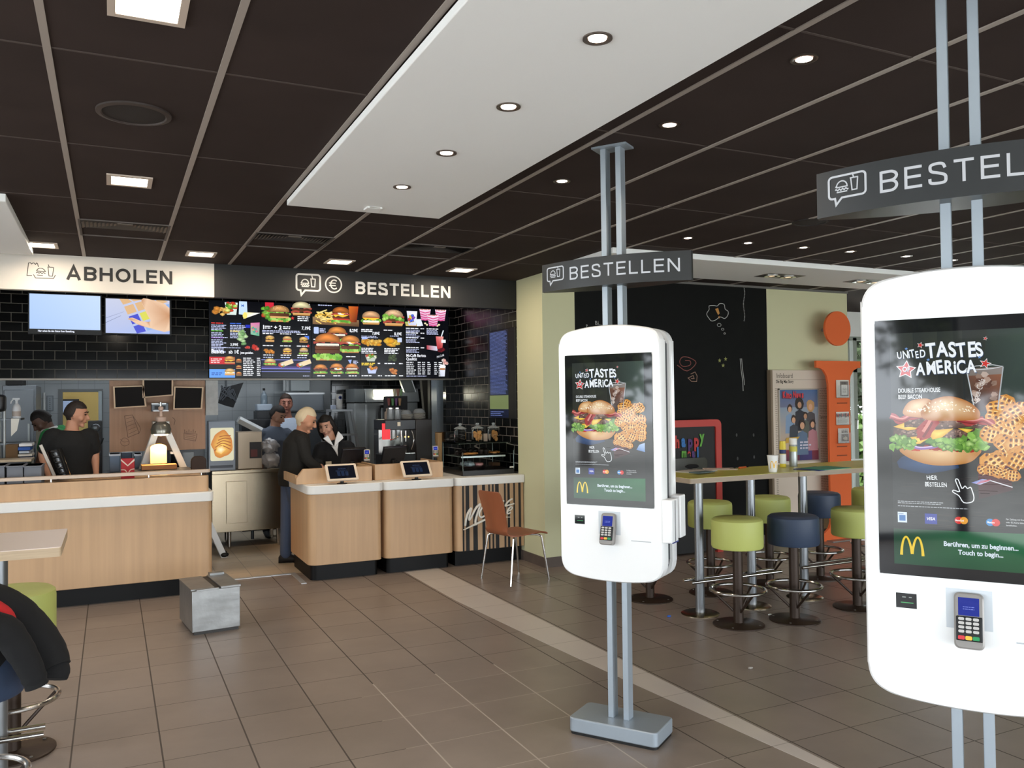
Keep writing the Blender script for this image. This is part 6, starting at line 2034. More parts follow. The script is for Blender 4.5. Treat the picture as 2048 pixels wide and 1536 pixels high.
t = thing('work_bench', 'kitchen bench with pale edge behind the grey bins', 'bench', (0, 0, 0))
MB().box(a.x - 1.5, c.x, 9.05, 9.42, a.z, c.z).build('worktop', mat('beige_worktop', 'bfae93', 0.5), t, bevel=0.004)
MB().box(a.x - 1.45, c.x - 0.03, 9.1, 9.4, 0.1, a.z).build('bench_body', DSTEEL, t)
for x in (a.x - 1.4, c.x - 0.08):
    MB().cyl((x, 9.2, 0), (x, 9.2, 0.1), 0.02).build('foot', BLACK, t)
for (x0, x1), txt in (((-22, 9), 'grey plastic bin cut by the left photo edge, on the pick-up counter'), ((13, 46), 'middle grey plastic bin behind the tray rail'), ((48, 83), 'grey plastic bin beside the black shirted man, rightmost of three')):
    t, w_, h_ = abox('storage_bin', txt, 'bin', x0, x1, 931, 963, 8.30, 0.36, GREYP, 'grey bins on the pick-up counter', 0.006, z0=1.0)
    MB().box(-0.006, w_ + 0.006, -0.008, 0.368, h_ - 0.012, h_).build('bin_rim', GREYP, t, bevel=0.003)
t, w_, h_ = abox('cup_dispenser', 'black rounded dispenser at the left photo edge of the kitchen', 'dispenser', -14, 9, 789, 824, 9.2, 0.2, mat('dispenser_black', '16181b', 0.4), bevel=0.03)
t, w_, h_ = abox('monitor', 'lit monitor in the ochre room seen through the kitchen doorway', 'screen', 126, 158, 798, 829, 14.04, 0.055, BLACK, bevel=0.003)
cv = Canvas()
cv.rect(0.0, w_ * 0.97, h_ * 0.12, h_ * 0.88, '8fa3c4', 1)
cv.build('monitor_picture', mat_print('dim_screen'), t, FRONT(0, -0.001, 0))
t, w_, h_ = abox('wall_notice', 'grey notice sheet on the tiled wall left of the doorway', 'notice', 93, 107, 791, 822, 12.78, 0.012, mat('notice_frame', '6f777c', 0.5), bevel=0.002)
cv = Canvas()
cv.rect(0.012, w_ - 0.012, 0.012, h_ - 0.012, '8a9298', 1)
cv.lines(0.03, w_ - 0.03, h_ - 0.05, 8, 0.025, 0.008, '5d656a', 2)
cv.build('notice_print', INK, t, FRONT(0, -0.001, 0))
abox('light_strip', 'white vertical strip on the tiled wall beside the refrigerator', 'strip', 86.5, 90.5, 785, 835, 12.75, 0.05, mat('strip_white', 'c9cccb', 0.5))
b = MB().tube([at(81, 890, 8.62), at(110, 955, 8.62)], 0.022, 4, flat=0.6)
tag(b.build('leaning_strip', mat('strip_cream', 'c9bfb4', 0.5)), 'pale strip leaning against the counter before the black shirted man', 'strip')
b = MB().tube([at(109, 900, 8.70), at(128, 955, 8.70)], 0.062, 16)
for k in range(5):
    p = at(109 + 3.9 * k, 902 + 11 * k, 8.70)
    b.ball((p.x, p.y - 0.05, p.z), 0.028, (1.3, 0.6, 0.6), 8)
tag(b.build('film_roll', mat('glossy_film', '1b1a1a', 0.12)), 'roll of glossy black film leaning beside the pale strip', 'roll')
t, w_, h_ = abox('fryer_hood', 'dark kitchen machine right of the black shirted man', 'machine', 176, 204, 842, 950, 10.95, 0.5, mat('machine_dark', '26282b', 0.4), z0=0.0)
for k in range(3):
    MB().ball((w_ * 0.55, -0.01, h_ - 0.08 - 0.14 * k), 0.05, (1, 0.4, 1), 12).build('round_dial', mat('dial_grey', '70757a', 0.3, 0.5), t)
MB().tube([(w_ * 0.8, 0.01, h_ - 0.35), (w_ * 1.1, -0.03, h_ - 0.2)], 0.008, 8).build('lever', CHROME, t)

# wooden back panel with framed screens
YP = 10.05
a, c = at(219, 905, YP), at(411, 757, YP)
t = thing('back_panel', 'wooden back panel with faint food sketches behind the stepladder', 'panel', (a.x, YP, a.z))
PW, PH = c.x - a.x, c.z - a.z
MB().box(0, PW, 0.04, 0.08, 0, PH + 0.1).build('wood_board', mat('beech_panel', 'a8846a', 0.55, var=(4, 0.08, (8, 8, 0.3))), t)
cv = Canvas(0.0004)
qp = lambda x, y: (lambda p: (p.x - a.x, p.z - a.z))(at(x, y, YP + 0.04))
sk = '6d5140'
def box_sketch(pts, n):
    cv.stroke([qp(*p) for p in pts], 0.006, sk, 1, True)
    (x0, y0), (x1, y1), (x2, y2), (x3, y3) = pts
    for k in range(n):
        f0 = (k + 0.7) / (n + 0.6)
        cv.stroke([qp(x0 + (x3 - x0) * f0 + 2, y0 + (y3 - y0) * f0), qp(x1 + (x2 - x1) * f0 - 2, y1 + (y2 - y1) * f0)], 0.004, sk, 1)
box_sketch([(249, 832), (265, 830), (278, 866), (256, 875)], 5)
cv.stroke([qp(*p) for p in sm2([(266, 832), (275, 846), (281, 858), (277, 868)], 3)], 0.005, sk, 1)
cv.stroke([qp(*p) for p in sm2([(241, 885), (247, 876), (256, 879), (258, 888), (248, 892)], 3, True)], 0.005, sk, 1, True)
cv.stroke([qp(*p) for p in sm2([(240, 878), (248, 884), (259, 882)], 3)], 0.004, sk, 1)
box_sketch([(368, 866), (394, 868), (391, 882), (368, 878)], 3)
for k in range(6):
    cv.stroke([qp(370 + 4 * k, 866), qp(369 + 4.4 * k, 859 + (k % 2) * 3)], 0.007, sk, 1)
cv.stroke([qp(*p) for p in sm2([(345, 835), (350, 840), (348, 850)], 3)], 0.006, sk, 1)
cv.build('sketch_lines', INK, t, FRONT(0, 0.0395, 0))
for (pts, txt) in ((((228, 817), (293, 813), (287, 771), (226, 773)), 'tilted wood framed dark screen at the left of the back panel'), (((285, 796), (346, 791), (346, 750), (285, 750)), 'wood framed dark screen hanging highest in the middle of the back panel'), (((346, 819), (404, 818), (407, 774), (348, 773)), 'wood framed dark screen at the right of the back panel')):
    P4 = [at(x, y, YP - 0.06) for x, y in pts]
    o0 = P4[0]
    t = thing('framed_screen', txt, 'screen', tuple(o0), group='framed screens on the back panel')
    loc = [(p - o0) for p in P4]
    cen = sum(loc, V()) / 4
    inn = [p + (cen - p) * 0.10 for p in loc]
    b = MB()
    for i in range(4):
        j = (i + 1) % 4
        A = [loc[i], loc[j], inn[j], inn[i]]
        b.add([(p.x, -0.02, p.z) for p in A] + [(p.x, 0.03, p.z) for p in A], [(0, 1, 2, 3), (7, 6, 5, 4), (0, 4, 5, 1), (1, 5, 6, 2), (2, 6, 7, 3), (3, 7, 4, 0)])
    b.build('wood_frame', mat('pale_frame_wood', 'd8bb9a', 0.5), t, smooth=0)
    b = MB()
    b.add([(p.x, -0.004, p.z) for p in inn] + [(p.x, 0.03, p.z) for p in inn], [(0, 1, 2, 3), (7, 6, 5, 4), (0, 4, 5, 1), (1, 5, 6, 2), (2, 6, 7, 3), (3, 7, 4, 0)])
    b.build('screen_glass', mat('off_screen', '140f0d', 0.55, spec=0.15), t, smooth=0)
    MB().box(cen.x - 0.05, cen.x + 0.05, 0.03, 0.085, cen.z - 0.05, cen.z + 0.05).build('wall_mount', BLACK, t)
t, w_, h_ = abox('label_printer', 'small steel ticket printer below the middle framed screen', 'printer', 303, 337, 806, 823, 9.95, 0.14, DSTEEL)
MB().box(0, w_ * 0.85, -0.02, 0, h_ - 0.015, h_).box(w_ * 0.1, w_, -0.02, 0, 0, 0.012).build('steel_lip', ALU, t)
MB().box(0.03, w_ - 0.03, -0.003, 0.0, 0.025, h_ - 0.03).build('paper_slot', BLACK, t)

# heat lamp over the pass
p = at(322, 868, 9.46)
zt = at(320, 806, 9.46).z
t = thing('heat_lamp', 'hanging heat lamp with glowing bulb over the paper bag', 'lamp', (p.x, 9.46, p.z))
MB().tube([(0, 0, 0.19), (0, 0, zt - p.z), (0, 0.48, zt - p.z)], 0.010, 10).build('drop_rod', CHROME, t)
MB().lathe([(0.05, 0.13), (0.055, 0.15), (0.055, 0.175), (0.02, 0.185), (0.012, 0.24), (0.025, 0.25), (0.025, 0.28), (0.012, 0.29)], 24).build('socket', mat('pinkish_ceramic', 'b9a193', 0.4), t)
MB().lathe([(0.045, 0.13), (0.085, 0.10), (0.10, 0.05), (0.095, 0.0), (0.088, 0.0), (0.092, 0.05), (0.078, 0.095), (0.04, 0.125)], 28, cap=False).build('lamp_shade', mat('smoked_shade', '7d7a70', 0.2, 0.6), t)
MB().lathe([(0.001, 0.09), (0.04, 0.08), (0.07, 0.03), (0.075, 0.0), (0.06, -0.015), (0.001, -0.02)], 24).build('bulb', mat('heat_bulb', 'ffffff', 0.4, emit='ffdca0', estr=9.0), t)
lamp('heat_bulb_light', 'SPOT', (0, 0, -0.04), 34, (1.0, 0.60, 0.28), 0.05, parent=t, spot=math.radians(150))


def stepladder(label, apex, f1, f2, Yd, width, mname, mcol, rungs):
    """Folding ladder: two stiles per side meeting under a top cap; opens in the x direction."""
    t = thing('stepladder', label, 'ladder', (0, 0, 0), group='folding ladders in the kitchen')
    m = mat(mname, mcol, 0.4, 0.5)
    for f in (f1, f2):
        for y in (Yd, Yd + width):
            A, B = V((apex[0] + (f - apex[0]) * 0.06, y, apex[1])), V((f, y, 0.0))
            d = (B - A).normalized()
            s = V((d.z, 0, -d.x)) * 0.032
            vs = [A - s, A + s, B + s, B - s]
            for v in (vs[2], vs[3]):
                v += d * (-(v.z) / d.z)
            MB().add([tuple(v + V((0, o_, 0))) for o_ in (-0.012, 0.012) for v in vs], [(0, 1, 2, 3), (7, 6, 5, 4), (0, 4, 5, 1), (1, 5, 6, 2), (2, 6, 7, 3), (3, 7, 4, 0)]).build('stile', m, t, smooth=0)
            MB().ball((f, y, 0.028), 0.04, (1.2, 0.8, 0.7), 10).build('rubber_foot', BLACK, t)
    for k in range(1, rungs + 1):
        z = apex[1] * k / (rungs + 1)
        for f in (f1, f2):
            x = f + (apex[0] - f) * z / apex[1]
            MB().box(x - 0.035, x + 0.035, Yd, Yd + width, z - 0.012, z + 0.012).build('step', m, t)
    MB().box(apex[0] - 0.085, apex[0] + 0.085, Yd - 0.03, Yd + width + 0.03, apex[1], apex[1] + 0.05).build('top_cap', m, t, bevel=0.005)
    return t


ap = at(322, 852, 9.78)
stepladder('aluminium stepladder seen sideways behind the heat lamp', (ap.x, ap.z), -0.03, fl(443, 1112).x + 0.02, 9.78, 0.16, 'ladder_alu', 'b5b3ae', 4)
b = MB()
a, c = at(301, 928, 9.5), at(334, 888, 9.5)
w_, h_ = c.x - a.x, c.z - a.z
b.M = FRONT(a.x, 9.57, a.z)
b.prism([(0, 0), (w_, 0), (w_, h_ * 0.82)] + [(w_ / 2 + w_ / 2 * math.cos(PI * k / 8), h_ * 0.82 + h_ * 0.18 * math.sin(PI * k / 8)) for k in range(1, 8)] + [(0, h_ * 0.82)], -0.05, 0.02)
tag(b.build('paper_bag', mat('bag_cream', 'd9b98c', 0.8)), 'cream paper bag standing under the heat lamp', 'bag')
abox('serving_tray', 'brown serving ledge under the cream paper bag', 'tray', 283, 354, 928.5, 941, 9.40, 0.22, mat('ledge_brown', '9a6a42', 0.6), None, 0.003, 'tray')
t, w_, h_ = abox('fries_carton', 'red carton with white curved lines on the counter left of the stepladder', 'carton', 242, 269, 917, 951, 8.5, 0.10, mat('carton_red', 'a8242a', 0.6), None, 0.004, 'carton_body', z0=1.0)
cv = Canvas()
cv.poly([(0, h_), (w_ * 0.5, h_ * 0.72), (w_, h_), (w_, h_ * 0.9), (w_ * 0.5, h_ * 0.66), (0, h_ * 0.92)], 'd9c3b4', 1)
cv.stroke(sm2([(0, h_ * 0.52), (w_ * 0.3, h_ * 0.50), (w_ * 0.5, h_ * 0.36), (w_ * 0.7, h_ * 0.50), (w_, h_ * 0.54)], 4), 0.008, 'd9b8a4', 1)
cv.build('carton_print', INK, t, FRONT(0, -0.001, 0))
zt2 = at(300, 941.2, 9.4).z
t = thing('pass_bench', 'kitchen bench with dark front below the heat lamp', 'bench', (0, 0, 0))
MB().box(0.12, 0.76, 9.33, 9.74, zt2 - 0.03, zt2 - 0.001).build('worktop', DSTEEL, t)
MB().box(0.14, 0.74, 9.35, 9.72, 0.08, zt2 - 0.03).build('bench_body', MBLACK, t)
MB().box(0.16, 0.72, 9.38, 9.7, 0.0, 0.08).build('plinth', BLACK, t)
zt2 = at(300, 944.2, 10.4).z
t = thing('rear_bench', 'dark kitchen bench behind the stepladder carrying the steel containers', 'bench', (0, 0, 0))
MB().box(at(214, 900, 10.4).x, at(414, 900, 10.4).x, 10.37, 11.02, zt2 - 0.03, zt2).build('worktop', DSTEEL, t)
MB().box(at(216, 900, 10.4).x, at(412, 900, 10.4).x, 10.4, 11.0, 0.0, zt2 - 0.03).build('bench_body', MBLACK, t)
for k, (x0, x1, y0, y1, c_, txt) in enumerate(((219, 240, 908, 944, '6e7d90', 'blue grey steel container below the left end of the back panel'), (243, 264, 901, 944, '2f3947', 'dark container with pale rim right of the blue grey container'), (269, 283, 908, 944, '77808c', 'pale steel container beside the red carton'))):
    t, w_, h_ = abox('steel_container', txt, 'container', x0, x1, y0, y1, 10.4, 0.3, mat('container_' + c_, c_, 0.35, 0.4), 'containers on the pass')
    MB().box(-0.004, w_ + 0.004, -0.004, 0.304, h_ - 0.02, h_).build('rim', ALU, t)
t, w_, h_ = abox('microwave', 'black kitchen oven behind the right stile of the stepladder', 'oven', 336, 409, 897, 943, 10.5, 0.5, mat('oven_black', '15161a', 0.3))
MB().box(w_ * 0.08, w_ * 0.7, -0.01, 0, h_ * 0.15, h_ * 0.85).build('oven_door', mat('oven_glass', '0c0d10', 0.1), t)
p = at(397, 935, 8.95)
t = thing('round_stool_back', 'dark brown rounded backrest behind the tray rail end', 'backrest', (p.x, 8.95, p.z - 0.1))
t.name = 'padded_chair'
t['label'], t['category'] = 'dark brown padded chair back behind the end of the tray rail', 'chair'
b = MB()
b.M = Matrix.Rotation(PI / 2, 4, 'X')
b.prism(rrect(-0.072, 0.072, 0, 0.215, [0.01, 0.01, 0.05, 0.05], 6), -0.03, 0.03)
b.build('backrest', mat('brown_pad', '33241c', 0.7), t, bevel=0.01)
MB().cyl((-0.04, 0, -0.95), (-0.04, 0, 0.02), 0.012).build('leg', DBROWN, t)
MB().cyl((0.04, 0, -0.95), (0.04, 0, 0.02), 0.012).build('leg', DBROWN, t)
t.location.z = p.z - 0.1
for ch_ in t.children:
    if ch_.name.startswith('leg'):
        ch_.scale.z = (p.z - 0.1) / 0.95
        ch_.location.z = 0.0

# --- lit picture box, steel counter and what stands on it
YK = 10.25
a, c = at(417, 936, YK), at(471, 841, YK)
zc = at(500, 939, YK).z
t = thing('light_box', 'lit picture box showing a golden pastry on the steel counter', 'sign', (a.x, YK, zc))
w_, h_ = c.x - a.x, c.z - zc
MB().box(0, w_, 0, 0.16, 0, h_).build('box_case', mat('case_blue_grey', '7a818a', 0.4, 0.3), t, bevel=0.006)
cv = Canvas(0.0003)
cv.poly(rrect(w_ * 0.07, w_ * 0.93, h_ * 0.20, h_ * 0.86, 0.02, 4), 'd9d3b0', 1)
cv.fan(sm2([(w_ * (0.5 + 0.38 * math.cos(2 * PI * i / 14) * (1 + 0.1 * math.sin(3 * i))), h_ * (0.53 + 0.27 * math.sin(2 * PI * i / 14) * (1 + 0.1 * math.cos(2 * i)))) for i in range(14)], 2, True), (w_ * 0.5, h_ * 0.5), 'ffd25a', 'c8741e', 2)
for k in range(5):
    cv.stroke(sm2([(w_ * (0.2 + 0.05 * k), h_ * (0.40 + 0.07 * k)), (w_ * (0.48 + 0.03 * k), h_ * (0.50 + 0.05 * k)), (w_ * 0.82, h_ * (0.42 + 0.07 * k))], 4), 0.012, 'a85a14', 3)
cv.fan([(w_ * (0.45 + 0.2 * math.cos(i)), h_ * (0.42 + 0.09 * math.sin(i))) for i in (0, 1.2, 2.4, 3.6, 4.8)], (w_ * 0.45, h_ * 0.42), 'fffbd0', 'f2b840', 4)
cv.rect(w_ * 0.06, w_ * 0.9, h_ * 0.055, h_ * 0.11, '23262b', 1)
cv.build('lit_picture', mat_print('light_box_glow', 0.3, 1.0, 0.3), t, FRONT(0, -0.001, 0))
t = thing('steel_counter', 'stainless counter on four feet in the gap between the counters', 'counter', (0, 0, 0))
a, c = at(424, 1062, YK), at(570, 946, YK)
zb3 = at(500, 1061, YK).z
MB().box(a.x, c.x, YK, YK + 0.62, zb3, zc - 0.04).build('cabinet_body', STEEL, t, bevel=0.004)
MB().box(a.x, c.x + 0.02, YK - 0.02, YK + 0.64, zc - 0.04, zc).build('worktop', STEEL, t, bevel=0.004)
d0, d1 = at(452, 990, YK).x, at(494, 990, YK).x
MB().box(d0, d1, YK - 0.012, YK, zb3 + 0.1, zc - 0.13).build('door', STEEL, t, bevel=0.003)
for x, y in ((fl(458, 1097).x, YK + 0.06), (fl(554, 1088).x, YK + 0.06), (fl(451, 1083).x, YK + 0.55), (fl(542, 1077).x, YK + 0.55)):
    MB().cyl((x, y, 0.03), (x, y, zb3), 0.022, n=12).cyl((x, y, 0), (x, y, 0.04), 0.012, n=10).build('leg', CHROME, t)
t, w_, h_ = abox('steel_cabinet', 'beige grey steel cabinet with a dark opening beside the lit picture', 'cabinet', 476, 524, 863, 938.5, YK + 0.1, 0.35, mat('warm_steel', '9a8a76', 0.35, 0.6))
MB().box(w_ * 0.48, w_ * 0.98, -0.004, 0.0, h_ * 0.28, h_ * 0.72).build('dark_opening', mat('opening_dark', '221c1a', 0.5), t)
MB().box(w_ * 0.52, w_ * 0.8, -0.007, -0.004, h_ * 0.32, h_ * 0.52).build('red_packet', mat('packet_red', '5a2420', 0.5), t)
for k, (px, py, r_, txt) in enumerate(((541, 925, 0.105, 'lower crumpled silvery bundle on the steel counter'), (540, 893, 0.10, 'upper crumpled silvery bundle on the steel counter'))):
    p = at(px, py, YK + 0.12)
    sd = k * 7.3
    b = MB().ball((0, 0, 0), r_, (1, 0.85, 0.92 if k == 0 else 0.85), 30, warp=lambda d, q: q * (1 + 0.5 * abs(noise.noise(d * 2.2 + V((sd, 0, 0)))) + 0.14 * noise.noise(d * 5.5 + V((sd, 3, 0))) - 0.08))
    tag(b.build('foil_bundle', mat('crumpled_foil', 'a3a2a4', 0.35, 0.35, bump=(25, 0.6)), smooth=60, loc=(p.x, YK + 0.13, zc + 0.09 if k == 0 else zc + 0.262)), txt, 'bundle', 'crumpled bundles on the steel counter')
t, w_, h_ = abox('machine_base', 'dark kitchen machine behind the crumpled bundles', 'machine', 484, 566, 838, 938, 11.6, 0.28, mat('machine_dark'), z0=0.0)
# slanting steel chute and the cable tray
A, B = at(478, 841, 10.74), at(523, 864, 10.74)
t = thing('steel_chute', 'slanting pale steel chute above the beige grey cabinet', 'chute', tuple((A + B) / 2))
d = (B - A)
ang = math.atan2(d.z, d.x)
b = MB()
b.M = Matrix.Rotation(-ang, 4, 'Y')
L_ = d.length / 2
b.box(-L_, L_, 0, 0.03, -0.035, 0.02)
b.build('front_edge', mat('pale_edge', 'b4b0a8', 0.5), t)
b = MB()
b.M = Matrix.Rotation(-ang, 4, 'Y')
b.box(-L_, L_, 0.03, 0.2, -0.02, 0.055)
b.build('trough', ALU, t)
b = MB().cyl((L_ * 0.3, 0.19, -0.02), (L_ * 0.3, 0.19, 0.0 - ((A + B) / 2).z), 0.02)
b.build('support_post', DSTEEL, t)
q3 = lambda x, y, Y: tuple(at(x, y, Y))
t = thing('cable_board', 'slanting dark board hung with cables left of the bottle', 'board', (0, 0, 0))
b = MB()
pts = [at(455, 812, 11.4), at(467, 815, 11.4), at(487, 765, 11.4), at(445, 776, 11.4), at(438, 806, 11.4)]
b.add([tuple(p) for p in pts] + [(p.x, p.y + 0.12, p.z) for p in pts], [(0, 1, 2, 3, 4), (9, 8, 7, 6, 5)] + [(i, 5 + i, 5 + (i + 1) % 5, (i + 1) % 5) for i in range(5)])
b.build('dark_board', mat('board_dark', '17181b', 0.6), t, smooth=0)
for k in range(5):
    rr_ = random.Random(k)
    pts = [at(440 + rr_.uniform(0, 34), 770 + rr_.uniform(0, 36), 11.36) for _ in range(5)]
    MB().tube(smooth_pts(pts, 5), 0.008, 8).build('cable', mat('cable_grey', '4a4e54', 0.4), t)
MB().cyl(at(452, 800, 11.5), V((at(452, 800, 11.5).x, 11.5, 2.99)), 0.015).build('hanger', DSTEEL, t)
YM = 11.9
abox('grinder', 'dark appliance under the white tub and the clear bottle', 'appliance', 514, 545, 822, 870, YM, 0.3, mat('machine_dark'), z0=0.0)
t, w_, h_ = abox('white_tub', 'white tub on the dark appliance in the kitchen', 'tub', 515, 545, 808, 822, YM + 0.02, 0.25, mat('tub_white', 'a9b6c4', 0.5), bevel=0.015)
p = at(528, 808, YM + 0.1)
t = thing('water_bottle', 'clear bottle with a black cap standing on the white tub', 'bottle', (p.x, YM + 0.1, p.z + 0.0))
MB().lathe([(0.001, 0), (0.045, 0), (0.047, 0.01), (0.045, 0.11), (0.03, 0.15), (0.015, 0.17), (0.014, 0.2), (0.001, 0.2)], 20).build('bottle_body', mat('bluish_plastic', '9fb0bd', 0.15, trans=0.5), t)
MB().lathe([(0.017, 0.19), (0.017, 0.22), (0.001, 0.222)], 16).build('cap', BLACK, t)
abox('wall_cabinet', 'pale wall cabinet under the menu screens, beside two white pipes', 'cabinet', 582, 619, 740, 782, 12.3, 0.3, mat('cabinet_pale', '9da4a6', 0.5))
for px, r_ in ((569, 0.022), (576, 0.03)):
    p = at(px, 782, 12.5)
    tag(MB().cyl((p.x, 12.5, p.z), (p.x, 12.5, 3.0), r_, n=14).build('pipe', mat('pipe_white', 'b7bcbe', 0.4)), 'thin white pipe left of the pale wall cabinet' if px == 569 else 'thicker white pipe next to the pale wall cabinet', 'pipe')
t, w_, h_ = abox('extraction_hood', 'wide dark steel hood behind the white-haired man', 'hood', 573, 648, 785, 822, 12.0, 0.5, mat('hood_dark', '4c5054', 0.3, 0.6))
MB().box(-0.01, w_ + 0.01, -0.012, 0, h_ - 0.025, h_).build('hood_edge', ALU, t)
abox('kitchen_unit', 'dark steel unit below the wide hood', 'cabinet', 578, 662, 824, 945, 12.05, 0.6, DSTEEL)

# second ladder, cups, fridge with light
YL = 10.55
A, B = at(663, 819, YL), at(706, 819, YL)
t = thing('stepladder', 'grey platform ladder behind the dark-haired woman', 'ladder', (0, 0, 0), group='folding ladders in the kitchen')
lm = mat('ladder_grey', '8d9194', 0.4, 0.5)
MB().box(A.x, B.x, YL, YL + 0.3, A.z - 0.03, A.z + 0.0).build('platform', lm, t, bevel=0.004)
for (xa, xb) in ((A.x + 0.02, A.x - 0.22), (B.x - 0.02, B.x + 0.22)):
    for y, y2 in ((YL + 0.01, YL - 0.15), (YL + 0.29, YL + 0.4)):
        MB().tube([(xa, y, A.z - 0.02), (xb, y2, 0.0)], 0.022, 4).build('stile', lm, t, smooth=0)
for k in range(1, 5):
    z = A.z * (1 - k / 5.0)
    e = 0.22 * k / 5.0
    MB().box(A.x - e, B.x + e, YL - 0.15 * k / 5 - 0.02, YL - 0.15 * k / 5 + 0.05, z - 0.012, z + 0.012).build('step', lm, t)
p = at(679, 819, YL + 0.12)
t = thing('cup_stack', 'tall stack of white paper cups on the platform ladder', 'cups', (p.x, YL + 0.12, A.z + 0.0006))
n_ = 9
prof = [(0.001, 0.0)]
for k in range(n_):
    prof += [(0.036, 0.022 * k), (0.041, 0.022 * k + 0.019), (0.0425, 0.022 * k + 0.02)]
MB().lathe(prof + [(0.001, 0.022 * n_)], 24).build('cups', mat('cup_stack_white', 'c2c0bc', 0.6), t)
cv = Canvas(0.0)
cv.ell(0.0, 0.15, 0.022, 0.022, '3a4a8a', 0)
cv.ell(0.004, 0.15, 0.012, 0.012, 'd8b030', 1)
cv.build('cup_print', INK, t, FRONT(0, -0.0445, 0))
t, w_, h_ = abox('napkin_pack', 'small blue and white packs on the platform ladder', 'packs', 664.5, 672, 810, 818.5, YL + 0.05, 0.1, mat('pack_blue_white', 'a9b2c6', 0.6))
YF = 11.15
a, c = at(713, 940, YF), at(838, 777, YF)
t = thing('steel_oven', 'stainless kitchen machine with a lit hood behind the coffee machine', 'oven', (a.x, YF, 0))
w_, h_ = c.x - a.x, c.z
z1 = at(740, 806, YF).z
MB().box(0, w_, 0.06, 0.5, 0.1, z1).build('machine_body', KSTEEL, t, bevel=0.005)
MB().box(-0.01, w_ * 0.14, 0.03, 0.5, z1 + 0.01, h_).build('control_box', mat('control_grey', '6a6f70', 0.5, 0.4), t, bevel=0.004)
b = MB()
b.M = Matrix(((0, 0, 1, w_ * 0.15), (1, 0, 0, 0), (0, 1, 0, 0), (0, 0, 0, 1)))
b.prism([(-0.02, z1 + 0.01), (0.5, z1 + 0.01), (0.5, h_), (0.05, h_)], 0, w_ * 0.85)
b.build('hood', KSTEEL, t, bevel=0.004)
p0, p1 = at(748, 795, YF), at(787, 779, YF)
MB().box(p0.x - a.x, p1.x - a.x, 0.0, 0.045, p0.z, p1.z).build('hood_light', mat('hood_light_glow', 'ffffff', 0.5, emit='fff3c8', estr=3.0), t, bevel=0.01)
MB().box(w_ * 0.16, w_ * 0.19, 0.05, 0.06, 0.2, z1 - 0.02).build('door_edge', ALU, t)
MB().tube(smooth_pts([(w_ * 0.36, 0.05, z1 - 0.32), (w_ * 0.36, -0.01, z1 - 0.3), (w_ * 0.36, -0.01, z1 - 0.08), (w_ * 0.42, -0.01, z1 - 0.05), (w_ * 0.46, -0.01, z1 - 0.08), (w_ * 0.46, -0.01, z1 - 0.3)], 4), 0.02, 10).build('black_hose', BLACK, t)
for x in (0.05, w_ - 0.05):
    MB().cyl((x, 0.15, 0), (x, 0.15, 0.1), 0.02).build('foot', BLACK, t)
lamp('hood_strip_light', 'AREA', ((p0.x + p1.x) / 2, YF - 0.03, p0.z), 2.0, (1, 0.95, 0.75), 0.25, 0.05, rot=(PI / 2 + 0.6, 0, 0))
t = thing('slanted_panel', 'slanting steel hood panel right of the lit hood', 'hood', (0, 0, 0))
pts = [at(797, 750, 10.7), at(820, 750, 10.7), at(832, 784, 10.7), at(809, 784, 10.7)]
b = MB().add([tuple(p) for p in pts] + [(p.x, p.y + 0.06, p.z) for p in pts], [(0, 1, 2, 3), (7, 6, 5, 4), (0, 4, 5, 1), (1, 5, 6, 2), (2, 6, 7, 3), (3, 7, 4, 0)])
MB().cyl((pts[0] + pts[1]) / 2 + V((0, 0.03, -0.01)), V(((pts[0].x + pts[1].x) / 2, 10.73, 2.998)), 0.02).build('hanger', DSTEEL, t)
b.build('panel', mat('hood_grey', '5f625e', 0.35, 0.6), t, smooth=0)
for q_ in ((pts[1], pts[2]), (pts[2], pts[3])):
    MB().cyl(q_[0], q_[1], 0.008, n=8).build('edge_strip', ALU, t)
b = MB().tube([at(846, 748, 10.9), at(858, 880, 10.9)], 0.06, 4)
tag(b.build('steel_post', mat('post_steel', '6f6a62', 0.35, 0.7), smooth=0), 'leaning steel post right of the coffee machine', 'post')
abox('door_frame_post', 'dark narrow post between the steel post and the blue grey wall column', 'post', 862, 872, 748, 940, 10.6, 0.1, mat('post_dark', '2c2b2a', 0.5))

# --- coffee bench
t = thing('coffee_bench', 'black back bench carrying the coffee machine', 'bench', (0, 0, 0))
BX0, BX1, BZ = at(712, 900, 9.2).x, 3.6, 0.94
MB().box(BX0, BX1, 9.1, 9.75, 0.1, BZ - 0.03).build('bench_body', MBLACK, t)
MB().box(BX0 - 0.02, BX1, 9.07, 9.77, BZ - 0.03, BZ).build('worktop', mat('bench_top_dark', '2a2826', 0.35), t)
MB().box(BX0 + 0.03, BX1, 9.15, 9.7, 0, 0.1).build('plinth', BLACK, t)
YE = 9.25
a, c = at(766, 922, YE), at(864, 838, YE)
t = thing('coffee_machine', 'black espresso machine with chrome spouts and a red lit panel', 'coffee machine', (a.x, YE, BZ))
w_, h_ = c.x - a.x, c.z - BZ
zf = lambda y: at(800, y, YE).z - BZ
xf = lambda x: at(x, 880, YE).x - a.x
MB().box(xf(832), w_, 0.0, 0.45, 0.02, h_).build('side_block', mat('coffee_brown_black', '1c1612', 0.45), t, bevel=0.008)
MB().box(xf(770), xf(832), 0.0, 0.45, zf(860), h_).build('top_housing', mat('coffee_black', '131315', 0.35), t, bevel=0.008)
MB().box(xf(770), xf(832), 0.25, 0.45, 0.02, zf(860)).build('rear_wall', mat('mirror_steel', '6c6a68', 0.12, 0.9), t)
MB().box(xf(766), xf(832), 0.0, 0.3, 0.02, zf(908)).build('drip_tray', BLACK, t, bevel=0.006)
MB().box(xf(792), xf(830), 0.005, 0.25, zf(908), zf(906.5)).build('grate', CHROME, t)
